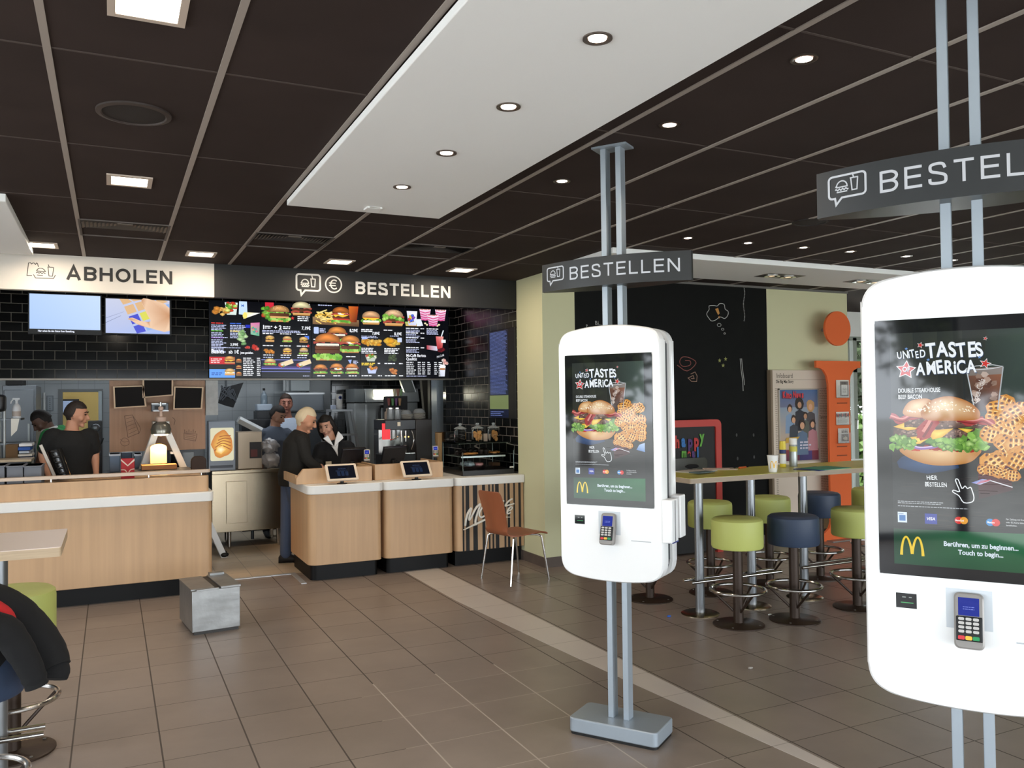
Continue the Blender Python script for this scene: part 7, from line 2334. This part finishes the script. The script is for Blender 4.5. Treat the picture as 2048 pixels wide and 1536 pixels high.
MB().box(xf(764), xf(780), -0.012, 0.0, zf(878), zf(858)).box(xf(764), xf(770), -0.012, 0.0, zf(858), zf(846)).build('red_panel', mat('red_glow', '300000', 0.4, emit='e81e28', estr=1.1), t)
MB().box(xf(795), xf(801), -0.006, 0.0, zf(852), zf(844)).build('button_plate', mat('button_beige', 'b8a890', 0.4, 0.4), t)
for x in (806, 815):
    MB().cyl((xf(x), 0.06, zf(862)), (xf(x), 0.06, zf(884)), 0.012, 0.008, 12).build('spout', CHROME, t)
MB().tube(smooth_pts([(xf(782), 0.03, zf(880)), (xf(790), 0.0, zf(877)), (xf(797), -0.02, zf(873))], 4), 0.008, 8).build('portafilter', CHROME, t)
MB().tube(smooth_pts([(xf(826), 0.03, zf(862)), (xf(828), 0.0, zf(880)), (xf(824), 0.02, zf(900))], 4), 0.006, 8).build('steam_wand', CHROME, t)
for x in (795, 810, 817):
    MB().ball((xf(x), -0.004, zf(874)), 0.008, (1, 0.6, 1), 8).build('status_light', mat('amber_light', '402000', 0.4, emit='ffc46a', estr=3.0), t)
p0 = at(810, 905, YE + 0.12)
t2 = thing('milk_jug', 'small steel milk jug on the grate of the coffee machine', 'jug', (p0.x, YE + 0.12, BZ + zf(906.5)))
MB().lathe([(0.001, 0), (0.035, 0), (0.038, 0.01), (0.03, 0.07), (0.034, 0.085), (0.03, 0.085), (0.026, 0.07), (0.001, 0.01)], 20).build('jug_body', CHROME, t2)
# cups, plates and syrup rack on top of the machine
for k, (px, py0, n, txt) in enumerate(((814, 838, 4, 'stack of white saucers on the coffee machine, left one'), (838, 838, 5, 'stack of white saucers on the coffee machine, right one'))):
    p = at(px, py0, YE + 0.2)
    for i in range(n):
        o = MB().lathe([(0.001, 0.002), (0.045, 0.0), (0.078, 0.010), (0.080, 0.014), (0.05, 0.006), (0.001, 0.006)], 28).build('saucer', mat('china_white', 'b9b4ab', 0.3), loc=(p.x, YE + 0.2, BZ + h_ + 0.0145 * i))
        tag(o, ('lowest saucer of the ', 'second saucer of the ', 'third saucer of the ', 'fourth saucer of the ', 'fifth saucer of the ')[i] + ('left', 'right')[k] + ' stack on the coffee machine', 'saucer', 'saucers on the coffee machine')
for px, py, txt in ((812, 828, 'glass bowl upside down on the left saucer stack'), (838, 823, 'glass bowl on the right saucer stack')):
    p = at(px, py, YE + 0.2)
    zz = BZ + h_ + (0.06 if px < 820 else 0.075)
    o = MB().lathe([(0.075, 0), (0.072, 0.02), (0.05, 0.045), (0.02, 0.052), (0.001, 0.053), (0.001, 0.05), (0.02, 0.049), (0.048, 0.042), (0.069, 0.018), (0.072, 0)], 24).build('glass_bowl', mat('grey_glass', 'aab0b4', 0.08, trans=0.6), loc=(p.x, YE + 0.2, zz))
    tag(o, txt, 'bowl', 'bowls on the saucers')
for px, txt in ((781, 'glass jar at the left end of the coffee machine top'), (795, 'glass jar right of the other jar on the coffee machine')):
    p = at(px, 838, YE + 0.2)
    t2 = thing('glass_jar', txt, 'jar', (p.x, YE + 0.2, BZ + h_), group='jars on the coffee machine')
    MB().lathe([(0.001, 0), (0.04, 0), (0.042, 0.01), (0.042, 0.11), (0.03, 0.125), (0.027, 0.125), (0.038, 0.108), (0.038, 0.006), (0.001, 0.006)], 20).build('jar_glass', mat('grey_glass'), t2)
    MB().lathe([(0.034, 0.122), (0.034, 0.138), (0.001, 0.14)], 20).build('lid', CHROME, t2)
t, w_, h2 = abox('syrup_rack', 'black rack holding two rows of coloured cups above the machine', 'rack', 776, 815, 792, 820, 10.3, 0.2, MBLACK)
MB().cyl((w_ / 2, 0.15, 0.01), (w_ / 2, 0.15, -at(776, 820, 10.3).z + 0.0), 0.02).build('rack_post', BLACK, t)
for k, (px, py, c_, nm) in enumerate(((789, 788, 'b9ac90', 'cream'), (796, 788, '9a6a5a', 'brown red'), (802, 788, '7a9a68', 'green'), (778, 805, '8a4a44', 'dark red'), (785.5, 805, '5a8a58', 'leaf green'), (792.5, 805, '6a4470', 'purple'), (799.5, 805, 'b08a62', 'tan'))):
    top_row = k < 3
    p = at(px, py + (5 if top_row else 6), 10.26 if not top_row else 10.35)
    tag(MB().lathe([(0.001, 0), (0.014, 0), (0.022, 0.085), (0.023, 0.09), (0.001, 0.092)], 14).build('syrup_cup', mat('syrup_' + c_, c_, 0.5), loc=(p.x, p.y, p.z if not top_row else at(776, 792, 10.3).z)), nm + ' cup in the ' + ('upper' if top_row else 'lower') + ' row of the black syrup rack', 'cup', 'cups in the syrup rack')
p = at(774, 835, 9.6)
t = thing('pump_bottle', 'beige bottle behind the jars on the coffee machine', 'bottle', (p.x, 9.6, BZ + h_))
MB().lathe([(0.001, 0), (0.03, 0), (0.031, 0.08), (0.012, 0.10), (0.012, 0.13), (0.001, 0.13)], 16).build('bottle_body', mat('bottle_beige', '9a8a7c', 0.5), t)

# --- tills
for k, (px, py, txt) in enumerate(((704, 930, 'black till screen seen from behind, right of the woman'), (785, 926, 'black till screen left of the far tablet'))):
    p = at(px, py, 8.72)
    t = thing('till', txt, 'till', (p.x, 8.72, 0.912), 0.1, 'tills behind the counters')
    MB().box(-0.12, 0.12, -0.05, 0.10, 0, 0.06).build('till_base', BLACK, t, bevel=0.008)
    MB().cyl((0, 0.0, 0.05), (0, -0.02, 0.17), 0.025).build('till_neck', BLACK, t)
    h = MB()
    h.M = Matrix.Translation((0, -0.02, 0.20)) @ Matrix.Rotation(0.45, 4, 'X')
    h.box(-0.13, 0.13, -0.02, 0.02, -0.05, 0.12)
    h.build('till_screen', mat('till_black', '15151a', 0.3), t, bevel=0.006)
for k, (px, py, Y_, txt) in enumerate(((734, 911, 8.6, 'card terminal on a holder beside the till of the dark-haired woman'), (871, 903, 8.7, 'card terminal on a holder left of the glass display case'))):
    p = at(px, py, Y_)
    t = thing('card_reader', txt, 'card terminal', (p.x, Y_, 0.912), -0.3, 'card terminals behind the tills')
    MB().cyl((0, 0.03, 0), (0, 0.03, p.z - 0.96), 0.015).build('holder', BLACK, t)
    pin_terminal(t, 0, 0.0, p.z - 0.912, 0.85, -0.5)
# --- glass display case with pastries
CX0, CX1, CY0, CY1 = 3.325, 3.925, 8.14, 8.72
t = thing('display_case', 'glass pastry case on the striped coffee counter', 'display case', (CX0, CY0, 0.912))
cw, cd_, chh = CX1 - CX0, CY1 - CY0, 0.335
MB().box(0, cw, 0, cd_, 0, 0.055).build('case_base', mat('case_black', '141414', 0.4), t, bevel=0.004)
GL = mat('case_glass', 'e8f2ee', 0.0, trans=1.0, ior=1.03, spec=0.5)
prof = [(0.0, 0.055), (0.0, 0.25)] + [(0.085 - 0.085 * math.cos(PI / 2 * k / 6), 0.25 + 0.085 * math.sin(PI / 2 * k / 6)) for k in range(1, 7)] + [(cd_, chh)]
b = MB()
for i in range(len(prof) - 1):
    (y0, z0), (y1, z1) = prof[i], prof[i + 1]
    b.add([(0, y0, z0), (cw, y0, z0), (cw, y1, z1), (0, y1, z1)], [(0, 1, 2, 3)])
b.build('front_glass', GL, t)
for x in (0.0, cw):
    b = MB()
    pts = [(x, y, z) for y, z in prof] + [(x, cd_, 0.055)]
    b.add(pts, [tuple(range(len(pts)))])
    b.build('side_glass', GL, t)
MB().box(0.0, cw, 0.10, cd_, chh - 0.006, chh).build('top_plate', mat('case_top', '8c9488', 0.2, trans=0.3), t)
MB().box(0.03, cw - 0.06, 0.10, cd_ - 0.03, 0.19, 0.198).build('shelf', mat('shelf_glass', 'aeb6a6', 0.1, trans=0.4), t)
MB().box(0.03, cw - 0.06, 0.096, 0.10, 0.183, 0.20).build('shelf_rail', ALU, t)
for x in (0.004, cw - 0.004):
    for y in (0.004, cd_ - 0.004):
        MB().cyl((x, y, 0.05), (x, y, 0.25 if y < 0.1 else chh), 0.004, n=6).build('corner_post', mat('post_grey_thin', '6a706c', 0.3, 0.5), t)
MB().box(cw - 0.055, cw - 0.01, -0.003, 0, 0.065, 0.078).build('price_tag', PAPER, t)


def pastry(kind, x, y, z, label):
    if kind == 'muffin':
        o = thing('muffin', label, 'muffin', (CX0 + x, CY0 + y, 0.912 + z), group='dark muffins in the glass case')
        MB().lathe([(0.001, 0), (0.022, 0), (0.03, 0.035), (0.001, 0.036)], 16).build('paper_case', mat('muffin_paper', '2a1a14', 0.8), o)
        MB().ball((0, 0, 0.04), 0.033, (1, 1, 0.75), 14, warp=lambda d, q: q * (1 + 0.08 * noise.noise(d * 4))).build('muffin_top', mat('chocolate', '20140f', 0.4), o)
    elif kind == 'donut':
        n = 22
        o = tag(MB().tube([(0.03 * math.cos(2 * PI * i / n), 0.03 * math.sin(2 * PI * i / n), 0.018) for i in range(n)], 0.019, 10, True).build('donut', mat('donut_glaze', 'c98a86', 0.35), loc=(CX0 + x, CY0 + y, 0.912 + z)), label, 'donut', 'donuts in the glass case')
    else:
        rnd2 = random.Random(int(x * 1000))
        o = tag(MB().ball((0, 0, 0.014), 0.036, (1.2, 0.9, 0.42), 12, warp=lambda d, q: q * (1 + 0.25 * noise.noise(d * 3 + V((x * 40, 0, 0))))).build('pastry', mat('golden_pastry', 'b9783c', 0.5), loc=(CX0 + x, CY0 + y, 0.912 + z)), label, 'pastry', 'golden pastries in the glass case')
    return o


for nm, x, y, lab in (('cookies', 0.17, 0.20, 'dark plate of golden cookies at the front left of the case'), ('cakes', 0.34, 0.24, 'dark plate in the middle of the case shelf'), ('rolls', 0.48, 0.26, 'dark plate of pastries at the right of the case shelf')):
    tag(MB().lathe([(0.001, 0), (0.07, 0), (0.085, 0.008), (0.08, 0.012), (0.001, 0.006)], 24).build('plate', mat('dark_plate', '241c18', 0.4), loc=(CX0 + x, CY0 + y, 0.912 + 0.199)), lab, 'plate', 'dark plates on the case shelf')
for i, (x, y) in enumerate(((0.125, 0.19), (0.17, 0.16), (0.215, 0.20), (0.165, 0.235), (0.46, 0.23), (0.51, 0.27), (0.45, 0.29))):
    pastry('p', x, y, 0.207, 'golden pastry on the front left plate of the case shelf' if i < 4 else 'golden pastry on the right plate of the case shelf')
for i, (x, y) in enumerate(((0.30, 0.22), (0.36, 0.215), (0.33, 0.27), (0.10, 0.36), (0.17, 0.37), (0.24, 0.38), (0.31, 0.38), (0.38, 0.39))):
    pastry('muffin', x, y, 0.207 if i < 3 else 0.199, 'dark chocolate muffin on the middle plate of the glass case' if i < 3 else 'dark chocolate muffin in the rear row on the shelf of the glass case')
t2 = tag(MB().lathe([(0.001, 0), (0.12, 0), (0.15, 0.03), (0.145, 0.035), (0.001, 0.012)], 28).build('platter', mat('dark_plate'), loc=(CX0 + 0.21, CY0 + 0.22, 0.912 + 0.056)), 'wide dark platter at the bottom of the glass case', 'platter')
for i, (x, y) in enumerate(((0.28, 0.20), (0.26, 0.26), (0.31, 0.25))):
    pastry('donut', x - 0.02, y - 0.01, 0.082 if i else 0.084, 'pink glazed donut on the wide platter in the glass case')
for i, (x, y) in enumerate(((0.15, 0.16), (0.13, 0.23), (0.18, 0.27))):
    tag(MB().ball((0, 0, 0.03), 0.042, (1.2, 1, 0.7), 14, warp=lambda d, q: q * (1 + 0.3 * noise.noise(d * 4 + V((i * 5, 0, 0))))).build('wrapped_roll', mat('cling_film', '8f979c', 0.15, 0.2), loc=(CX0 + x, CY0 + y, 0.912 + 0.078)), 'roll in shiny wrap on the wide platter in the glass case', 'roll', 'wrapped rolls in the glass case')
abox('cake', 'brown cake slice block at the right bottom of the glass case', 'cake', 984, 1000, 924, 932, 8.42, 0.12, mat('cake_brown', '5a3c22', 0.7), None, 0.01, 'cake_block')
jz = 0.912 + 0.3355
for k, (px, fill, txt) in enumerate(((920.5, None, 'leftmost glass cookie jar on the case, nearly empty'), (955, 'c08a4e', 'middle glass cookie jar on the case, full of biscuits'), (987, 'b07a3e', 'rightmost glass cookie jar on the case, half full'))):
    p = at(px, 878, 8.42)
    t = thing('cookie_jar', txt, 'jar', (p.x, 8.42, jz), group='cookie jars on the glass case')
    JG = mat('jar_glass', 'eef2f2', 0.0, trans=1.0, ior=1.12)
    MB().lathe([(0.001, 0.004), (0.062, 0.004), (0.066, 0.012), (0.066, 0.125), (0.055, 0.145), (0.058, 0.15)], 32, cap=False).build('jar_body', JG, t)
    MB().lathe([(0.068, 0.15), (0.07, 0.155), (0.05, 0.168), (0.018, 0.18), (0.011, 0.187), (0.018, 0.195), (0.019, 0.205), (0.012, 0.212), (0.001, 0.214)], 32).build('lid', mat('lid_glass', 'dfe5e5', 0.05, trans=0.8, ior=1.2), t)
    if fill:
        rnd = random.Random(k)
        for i in range(14 if k == 1 else 9):
            a_ = rnd.uniform(0, 2 * PI)
            d_ = 0.036 if k == 1 else 0.02
            o = MB().lathe([(0.001, -0.005), (0.024, -0.005), (0.026, 0.0), (0.024, 0.005), (0.001, 0.005)], 14).build('biscuit', mat('biscuit_' + fill, fill, 0.8), loc=(p.x + (0 if k == 1 else 0.018) + d_ * math.cos(a_) * 0.9, 8.42 + d_ * math.sin(a_) * 0.8, jz + 0.03 + 0.0065 * i * (1 if k == 1 else 1.5)))
            o.rotation_euler = (rnd.uniform(0.6, 1.6), rnd.uniform(-0.5, 0.5), a_)
            tag(o, 'round biscuit inside the ' + ('middle' if k == 1 else 'rightmost') + ' cookie jar on the case', 'biscuit', 'biscuits in the ' + ('middle' if k == 1 else 'right') + ' jar')
p = at(975, 878, 8.55)
t = thing('sauce_cup', 'small pale cup stack between the middle and rightmost cookie jars', 'cups', (p.x, 8.58, jz))
MB().lathe([(0.001, 0), (0.03, 0), (0.036, 0.04), (0.038, 0.045), (0.033, 0.045), (0.038, 0.085), (0.001, 0.086)], 20).build('cups', mat('cup_pale', 'b3a596', 0.5), t)
b = MB()
for k in range(7):
    rr_ = random.Random(k + 5)
    b.ball((rr_.uniform(-0.07, 0.07), rr_.uniform(-0.03, 0.03), rr_.uniform(0.02, 0.075)), rr_.uniform(0.02, 0.034), (1.3, 0.8, 0.7), 8)
p = at(893, 878, 8.6)
tag(b.build('grape_bunch', mat('dark_bunch', '14110f', 0.5), loc=(3.40, 8.60, jz)), 'dark lumpy bag on the rear left corner of the glass case', 'bag')
t, w_, h_ = abox('cutlery_stand', 'tan wooden stand with sticks left of the glass case', 'stand', 876, 884, 866, 932, 9.12, 0.08, mat('tan_wood', 'a4845c', 0.6), z0=0.94)
abox('brown_paper_box', 'tan cardboard panel behind the glass case below the wall column', 'box', 872, 888, 864, 884, 10.158, 0.04, mat('tan_card', '8a6a44', 0.7))
# ================================================================== PEOPLE
def person(label, J, yaw, pitch, skin, hair, top, sleeves, legs, shoe, hs=1.0, face_tilt=0.0, long_hair=False, top_r=1.0, wide=1.0, body_yaw=None, grey=False):
    """J: world joints (pelvis, chest, neck, head, and per side sh/el/wr/hip/kn/an). One continuous body; hair and clothes are children."""
    base = V((J['pelvis'].x, J['pelvis'].y, 0))
    t = thing('person', label, 'person', tuple(base))
    j = {k: v - base for k, v in J.items()}
    SK = mat('skin_' + skin, skin, 0.55)
    sdir = (j['shR'] - j['shL']).normalized()
    b = MB()

    def torso(mb, g, extra=()):
        pts = [j['pelvis'] + V((0, 0, -0.10)), j['pelvis'], j['pelvis'].lerp(j['chest'], 0.45), j['chest'], j['chest'].lerp(j['neck'], 0.6), j['neck']]
        rx = [0.150, 0.165, 0.145, 0.175, 0.150, 0.062]
        ry = [0.105, 0.115, 0.105, 0.120, 0.085, 0.060]
        rings = []
        for k, p in enumerate(pts):
            a = pts[min(k + 1, 5)] - pts[max(k - 1, 0)]
            a.normalize()
            u = (sdir - a * sdir.dot(a)).normalized()
            v = a.cross(u)
            rings.append([tuple(p + u * ((rx[k] * wide + g) * math.cos(2 * PI * i / 20)) + v * ((ry[k] * wide + g) * math.sin(2 * PI * i / 20))) for i in range(20)])
        mb.rings(rings)

    def limb(mb, pts, rs, n=12):
        pp = smooth_pts(pts, 5)
        K = len(pp)
        m_ = len(rs) - 1
        rr = []
        for i in range(K):
            f = i / (K - 1) * m_
            k = min(int(f), m_ - 1)
            rr.append(rs[k] + (rs[k + 1] - rs[k]) * (f - k))
        mb.tube(pp, rr, n)
        mb.ball(pp[0], rs[0], n=10)
        mb.ball(pp[-1], rs[-1], n=10)
    torso(b, 0)
    for s in 'LR':
        limb(b, [j['chest'].lerp(j['sh' + s], 0.7), j['sh' + s], j['el' + s], j['wr' + s]], [0.062, 0.058, 0.043, 0.026])
        limb(b, [j['hip' + s], j['kn' + s], j['an' + s]], [0.088, 0.058, 0.038])
        # hand: palm, four fingers of unequal length, thumb from the side of the palm
        w, e = j['wr' + s], j['el' + s]
        d = (w - e).normalized()
        side = (d.cross(V((0, 0, 1))) if abs(d.z) < 0.9 else V((0, -1, 0)))
        side = side.normalized()
        nrm = side.cross(d).normalized()
        for k in range(5):
            b.ball(tuple(w + d * (0.02 + 0.016 * k)), 0.03, (1, 1, 1), 10) if k < 1 else b.ball(tuple(w + d * (0.02 + 0.016 * k)), 0.029, (1, 1, 1), 8)
        for k, ln in enumerate((0.062, 0.074, 0.07, 0.054)):
            o = w + d * 0.085 + side * (0.020 * (k - 1.5))
            b.tube([o, o + d * ln * 0.5 - nrm * 0.006, o + d * ln * 0.85 - nrm * 0.026], [0.0095, 0.009, 0.007], 8)
        sg = 1 if s == 'L' else -1
        o = w + d * 0.035 + side * 0.026 * sg
        b.tube([o, o + d * 0.03 + side * 0.022 * sg, o + d * 0.06 + side * 0.028 * sg], [0.012, 0.011, 0.008], 8)
    # head
    c = j['head']
    ry_, rp = Matrix.Rotation(yaw, 3, 'Z'), Matrix.Rotation(pitch, 3, 'X')
    HM = ry_ @ rp @ Matrix.Rotation(face_tilt, 3, 'Y')      # local: x right, y forward, z up

    def hp(x, y, z):
        return c + HM @ V((x, y, z)) * hs

    def hball(mb, cen, r, sc, n=18, warp=None):
        v0 = len(mb.v)
        mb.ball((0, 0, 0), r, sc, n, warp=warp)
        for i in range(v0, len(mb.v)):
            mb.v[i] = tuple(hp(*(V(mb.v[i]) + V(cen))))

    def skull(d, q):
        x, y, z = q
        if d.z < 0:
            x *= 1 - 0.30 * (-d.z) ** 1.2
            y *= (1 - 0.42 * -d.z) if d.y < 0 else (1 - 0.06 * -d.z)
        if d.y > 0:
            for ex in (-0.42, 0.42):
                y -= 0.010 * math.exp(-(((d.x - ex) / 0.2) ** 2 + ((d.z - 0.12) / 0.16) ** 2))
            x *= 1 - 0.08 * d.y
        return V((x, y, z))
    hball(b, (0, 0, 0), 1.0, (0.076, 0.096, 0.118), 28, skull)
    b.tube([hp(0, 0.086, 0.022), hp(0, 0.104, -0.006), hp(0, 0.116, -0.026), hp(0, 0.098, -0.036)], [0.009 * hs, 0.012 * hs, 0.015 * hs, 0.011 * hs], 10)
    hball(b, (0, 0.086, -0.060), 0.02, (1.1, 0.55, 0.5), 10)
    hball(b, (0, 0.070, -0.098), 0.024, (1.1, 0.9, 0.8), 10)
    hball(b, (0, 0.080, 0.040), 0.03, (1.5, 0.45, 0.3), 10)
    for sx in (-1, 1):
        hball(b, (sx * 0.074, -0.008, -0.008), 0.03, (0.32, 0.62, 1.0), 10)
        hball(b, (sx * 0.045, 0.055, -0.03), 0.03, (0.8, 0.8, 1.0), 10)
    b.tube([j['neck'] + V((0, 0, -0.05)), j['neck'].lerp(hp(0, -0.02, -0.07), 0.5), hp(0, -0.015, -0.05)], [0.068, 0.056, 0.056], 14)
    b.build('body', SK, t, remesh=0.008)
    for sx in (-1, 1):
        MB().ball(tuple(hp(sx * 0.031, 0.083, 0.012)), 0.0105 * hs, (1, 1, 0.75), 10).build('eye', mat('eye_dark', '241c18', 0.25), t)
        MB().tube([hp(sx * 0.016, 0.094, 0.034), hp(sx * 0.034, 0.091, 0.041), hp(sx * 0.05, 0.078, 0.034)], 0.0038 * hs, 8).build('eyebrow', mat('brow_' + hair, hair if not grey else '8d7f70', 0.9), t)
    MB().tube([hp(-0.022, 0.092, -0.062), hp(0, 0.0985, -0.059), hp(0.022, 0.092, -0.062)], [0.003 * hs, 0.0048 * hs, 0.003 * hs], 8).build('mouth', mat('lips', '8c4c44', 0.5), t)

    def hairw(d, q):
        x, y, z = q
        k = 1.0 + 0.035 * noise.noise(d * 5)
        if d.y > 0.15 and d.z < 0.52:
            k *= 0.80
        if d.z < -0.28:
            k *= 0.84
        return V((x * k, y * k - 0.008, z * k + 0.006))
    h = MB()
    hball(h, (0, 0, 0), 1.0, (0.083, 0.105, 0.128), 32, hairw)
    HRM = mat('hair_' + hair, hair, 0.7, bump=(90, 0.4, (1, 1, 0.3)))
    if long_hair:
        for sx in (-1, 1):
            h.tube([hp(sx * 0.05, -0.01, 0.075), hp(sx * 0.076, 0.01, 0.04), hp(sx * 0.088, -0.015, -0.02), hp(sx * 0.085, -0.04, -0.10), hp(sx * 0.08, -0.06, -0.19)], [0.024 * hs, 0.026 * hs, 0.026 * hs, 0.03 * hs, 0.015 * hs], 12)
        h.tube([hp(0, -0.09, 0.06), hp(0, -0.115, -0.02), hp(0, -0.11, -0.12), hp(0, -0.09, -0.22)], [0.06 * hs, 0.065 * hs, 0.06 * hs, 0.03 * hs], 14)
    h.build('hair', HRM, t, smooth=80)
    # clothes
    TM = mat('top_' + top, top, 0.9, bump=(50, 0.2))
    m = MB()
    torso(m, 0.016 * top_r)
    for s in 'LR':
        e = j['el' + s]
        if sleeves == 'short':
            limb(m, [j['chest'].lerp(j['sh' + s], 0.7), j['sh' + s], j['sh' + s].lerp(e, 0.72)], [0.078, 0.078, 0.066])
        else:
            w = j['wr' + s]
            end = e.lerp(w, 0.85 if sleeves == 'long' else 0.45)
            limb(m, [j['chest'].lerp(j['sh' + s], 0.7), j['sh' + s], e, end], [0.076, 0.074, 0.06, 0.045])
    m.build('shirt' if sleeves == 'short' else 'sweater', TM, t, remesh=0.009)
    m = MB()
    LM = mat('legs_' + legs, legs, 0.9, bump=(60, 0.2))
    rr = [0.165 * wide + 0.01, 0.115 * wide + 0.012]
    for s in 'LR':
        limb(m, [j['pelvis'].lerp(j['hip' + s], 0.8) + V((0, 0, 0.05)), j['hip' + s], j['kn' + s], j['an' + s] + V((0, 0, 0.0))], [0.10, 0.10, 0.078, 0.062])
    m.ball(tuple(j['pelvis']), 0.125, (1.0 * wide, 0.8, 0.75), 16)
    m.build('trousers', LM, t, remesh=0.011)
    fdir = (Matrix.Rotation(body_yaw if body_yaw is not None else yaw, 3, 'Z') @ V((0, 1, 0)))
    for s in 'LR':
        a = j['an' + s]
        g = V((a.x, a.y, 0))
        sh = MB()
        side = V((fdir.y, -fdir.x, 0))
        rings = []
        for f, wv, hv in ((-0.075, 0.03, 0.06), (-0.05, 0.042, 0.10), (0.02, 0.046, 0.10), (0.10, 0.05, 0.065), (0.165, 0.042, 0.045), (0.19, 0.02, 0.03)):
            rings.append([tuple(g + fdir * f + side * (wv * math.cos(2 * PI * i / 14)) + V((0, 0, max(0.0, hv / 2 + hv / 2 * math.sin(2 * PI * i / 14))))) for i in range(14)])
        sh.rings(rings)
        sh.build('shoe', mat('shoe_' + shoe, shoe, 0.6), t)
    return t, hp, j, base


def joints(Y, head, neck, chest, pelvis, shL, shR, elL, elR, wrL, wrR, feet, dY=None):
    """Photo pixels -> joints on the plane y = Y (dY: joint -> offset in depth)."""
    d = dict(head=head, neck=neck, chest=chest, pelvis=pelvis, shL=shL, shR=shR, elL=elL, elR=elR, wrL=wrL, wrR=wrR)
    J = {}
    for k, p in d.items():
        J[k] = at(p[0], p[1], Y + (dY or {}).get(k, 0.0))
    P = J['pelvis']
    (lx, ly), (rx_, ry2) = feet
    s = (J['shR'] - J['shL'])
    s.z = 0
    s.normalize()
    J['hipL'], J['hipR'] = P - s * 0.09 + V((0, 0, -0.05)), P + s * 0.09 + V((0, 0, -0.05))
    for q, x, y in (('L', lx, ly), ('R', rx_, ry2)):
        A = V((P.x + x, P.y + y, 0.09))
        J['an' + q] = A
        J['kn' + q] = J['hip' + q].lerp(A, 0.5)
    return J


# man in the black T-shirt, turned to the right behind the pick-up counter
J = joints(9.02, (153, 829), (143, 861), (141, 890), (140, 965), (104, 872), (180, 872), (86, 908), (189, 908), (97, 950), (192, 946), ((-0.11, 0), (0.11, 0)), {'wrL': -0.10, 'wrR': -0.08, 'elL': 0.03, 'elR': 0.02})
person('person in a black T-shirt looking to the right behind the pick-up counter', J, -1.75, -0.18, 'b07f66', '231a15', '131313', 'short', '1c1c20', '151515', 1.0, wide=1.12, body_yaw=PI)
# person in the green shirt bending down behind him
J = joints(10.3, (84, 842), (99, 861), (112, 880), (146, 935), (96, 872), (122, 864), (84, 905), (112, 905), (74, 930), (96, 938), ((-0.10, 0.0), (0.12, 0.0)), {'shL': -0.14, 'elL': -0.22, 'wrL': -0.2, 'shR': 0.12, 'elR': 0.1, 'wrR': -0.05})
t, hp, j, base = person('person in a green shirt bending down behind the black shirted man', J, 1.75, -0.75, '5a4034', '1c1613', '2f8a4c', 'short', '20222a', '151515', 0.98, body_yaw=1.6)
b = MB()
n = 14
b.tube([tuple(j['neck'] + V((0.066 * math.cos(2 * PI * i / n), 0.066 * math.sin(2 * PI * i / n), 0.015 + 0.02 * math.cos(2 * PI * i / n)))) for i in range(n)], 0.016, 8, True)
b.build('collar', mat('collar_white', 'd8d8d8', 0.8), t)
# white-haired man leaning to the till
J = joints(9.15, (612, 840), (604, 863), (594, 890), (583, 952), (590, 880), (604, 882), (597, 917), (614, 918), (636, 936), (640, 938), ((-0.07, -0.02), (0.17, 0.12)), {'shL': 0.17, 'shR': -0.17, 'elL': 0.17, 'elR': -0.2, 'wrL': 0.0, 'wrR': -0.20, 'head': -0.06})
t, hp, j, base = person('person with white hair in a dark sweater and jeans leaning towards the till', J, -1.95, -0.42, 'bb8568', 'cdbb9c', '1d1c1a', 'long', '46546e', '1a1717', 1.08, wide=1.1, body_yaw=-1.75, grey=True)
# dark-haired woman with a white collar
J = joints(9.3, (652, 852), (663, 880), (668, 905), (672, 968), (641, 897), (697, 894), (634, 922), (704, 922), (648, 941), (690, 944), ((-0.09, 0.02), (0.09, 0.02)), {'wrL': -0.40, 'wrR': -0.32, 'elL': -0.06, 'elR': -0.06})
t, hp, j, base = person('person with long dark hair in a black sweater and white collar at the till', J, 2.65, -0.32, 'c0917a', '15110f', '17181b', 'half', '1b1b1f', '141414', 0.98, 0.12, True, wide=0.92, body_yaw=PI)
q = lambda x, y, Y: at(x, y, Y) - base
yc = 9.3
for pts in ([(647, 877), (656, 871), (662, 882), (668, 893), (664, 890), (655, 884)], [(684, 870), (677, 863), (671, 880), (669, 894), (676, 886), (687, 876)], [(664, 892), (670, 894), (677, 886), (675, 900), (676, 912), (672, 904)]):
    P = [q(x, y, yc - 0.155) for x, y in pts]
    b = MB().add([tuple(p) for p in P] + [tuple(p + V((0, 0.03, 0))) for p in P], [tuple(range(6)), tuple(range(11, 5, -1))] + [(i, (i + 1) % 6, 6 + (i + 1) % 6, 6 + i) for i in range(6)])
    b.build('collar', mat('collar_white'), t, smooth=0)
P = q(657, 926, yc - 0.15)
MB().box(P.x - 0.032, P.x + 0.032, P.y - 0.01, P.y, P.z - 0.018, P.z + 0.018).build('name_badge', mat('badge_cream', 'c9bfa8', 0.5), t, bevel=0.003)
MB().ball(tuple(hp(0.078, 0.0, -0.045)), 0.008, n=8).build('earring', mat('pearl', 'e8e2d6', 0.2), t)
# two men behind the steel counter
J = joints(11.02, (555, 831), (551, 853), (548, 880), (550, 950), (526, 868), (574, 868), (518, 905), (580, 905), (530, 935), (572, 938), ((-0.1, 0.02), (0.1, 0.02)), {'wrL': -0.05, 'wrR': -0.05})
person('person with short black hair in a grey shirt looking down behind the steel counter', J, -2.4, -0.45, '9a6f58', '171210', '5a6270', 'short', '22242a', '151515', 1.05, body_yaw=PI)
J = joints(11.42, (572, 808), (576, 836), (578, 862), (579, 940), (552, 848), (602, 846), (546, 890), (608, 888), (556, 930), (602, 930), ((-0.1, 0.02), (0.1, 0.02)))
person('person in a white shirt standing behind the black-haired one, facing the camera', J, PI - 0.1, -0.02, 'a06a58', '30221b', 'b3bfd0', 'short', '22242a', '151515', 1.08, wide=1.1, body_yaw=PI)
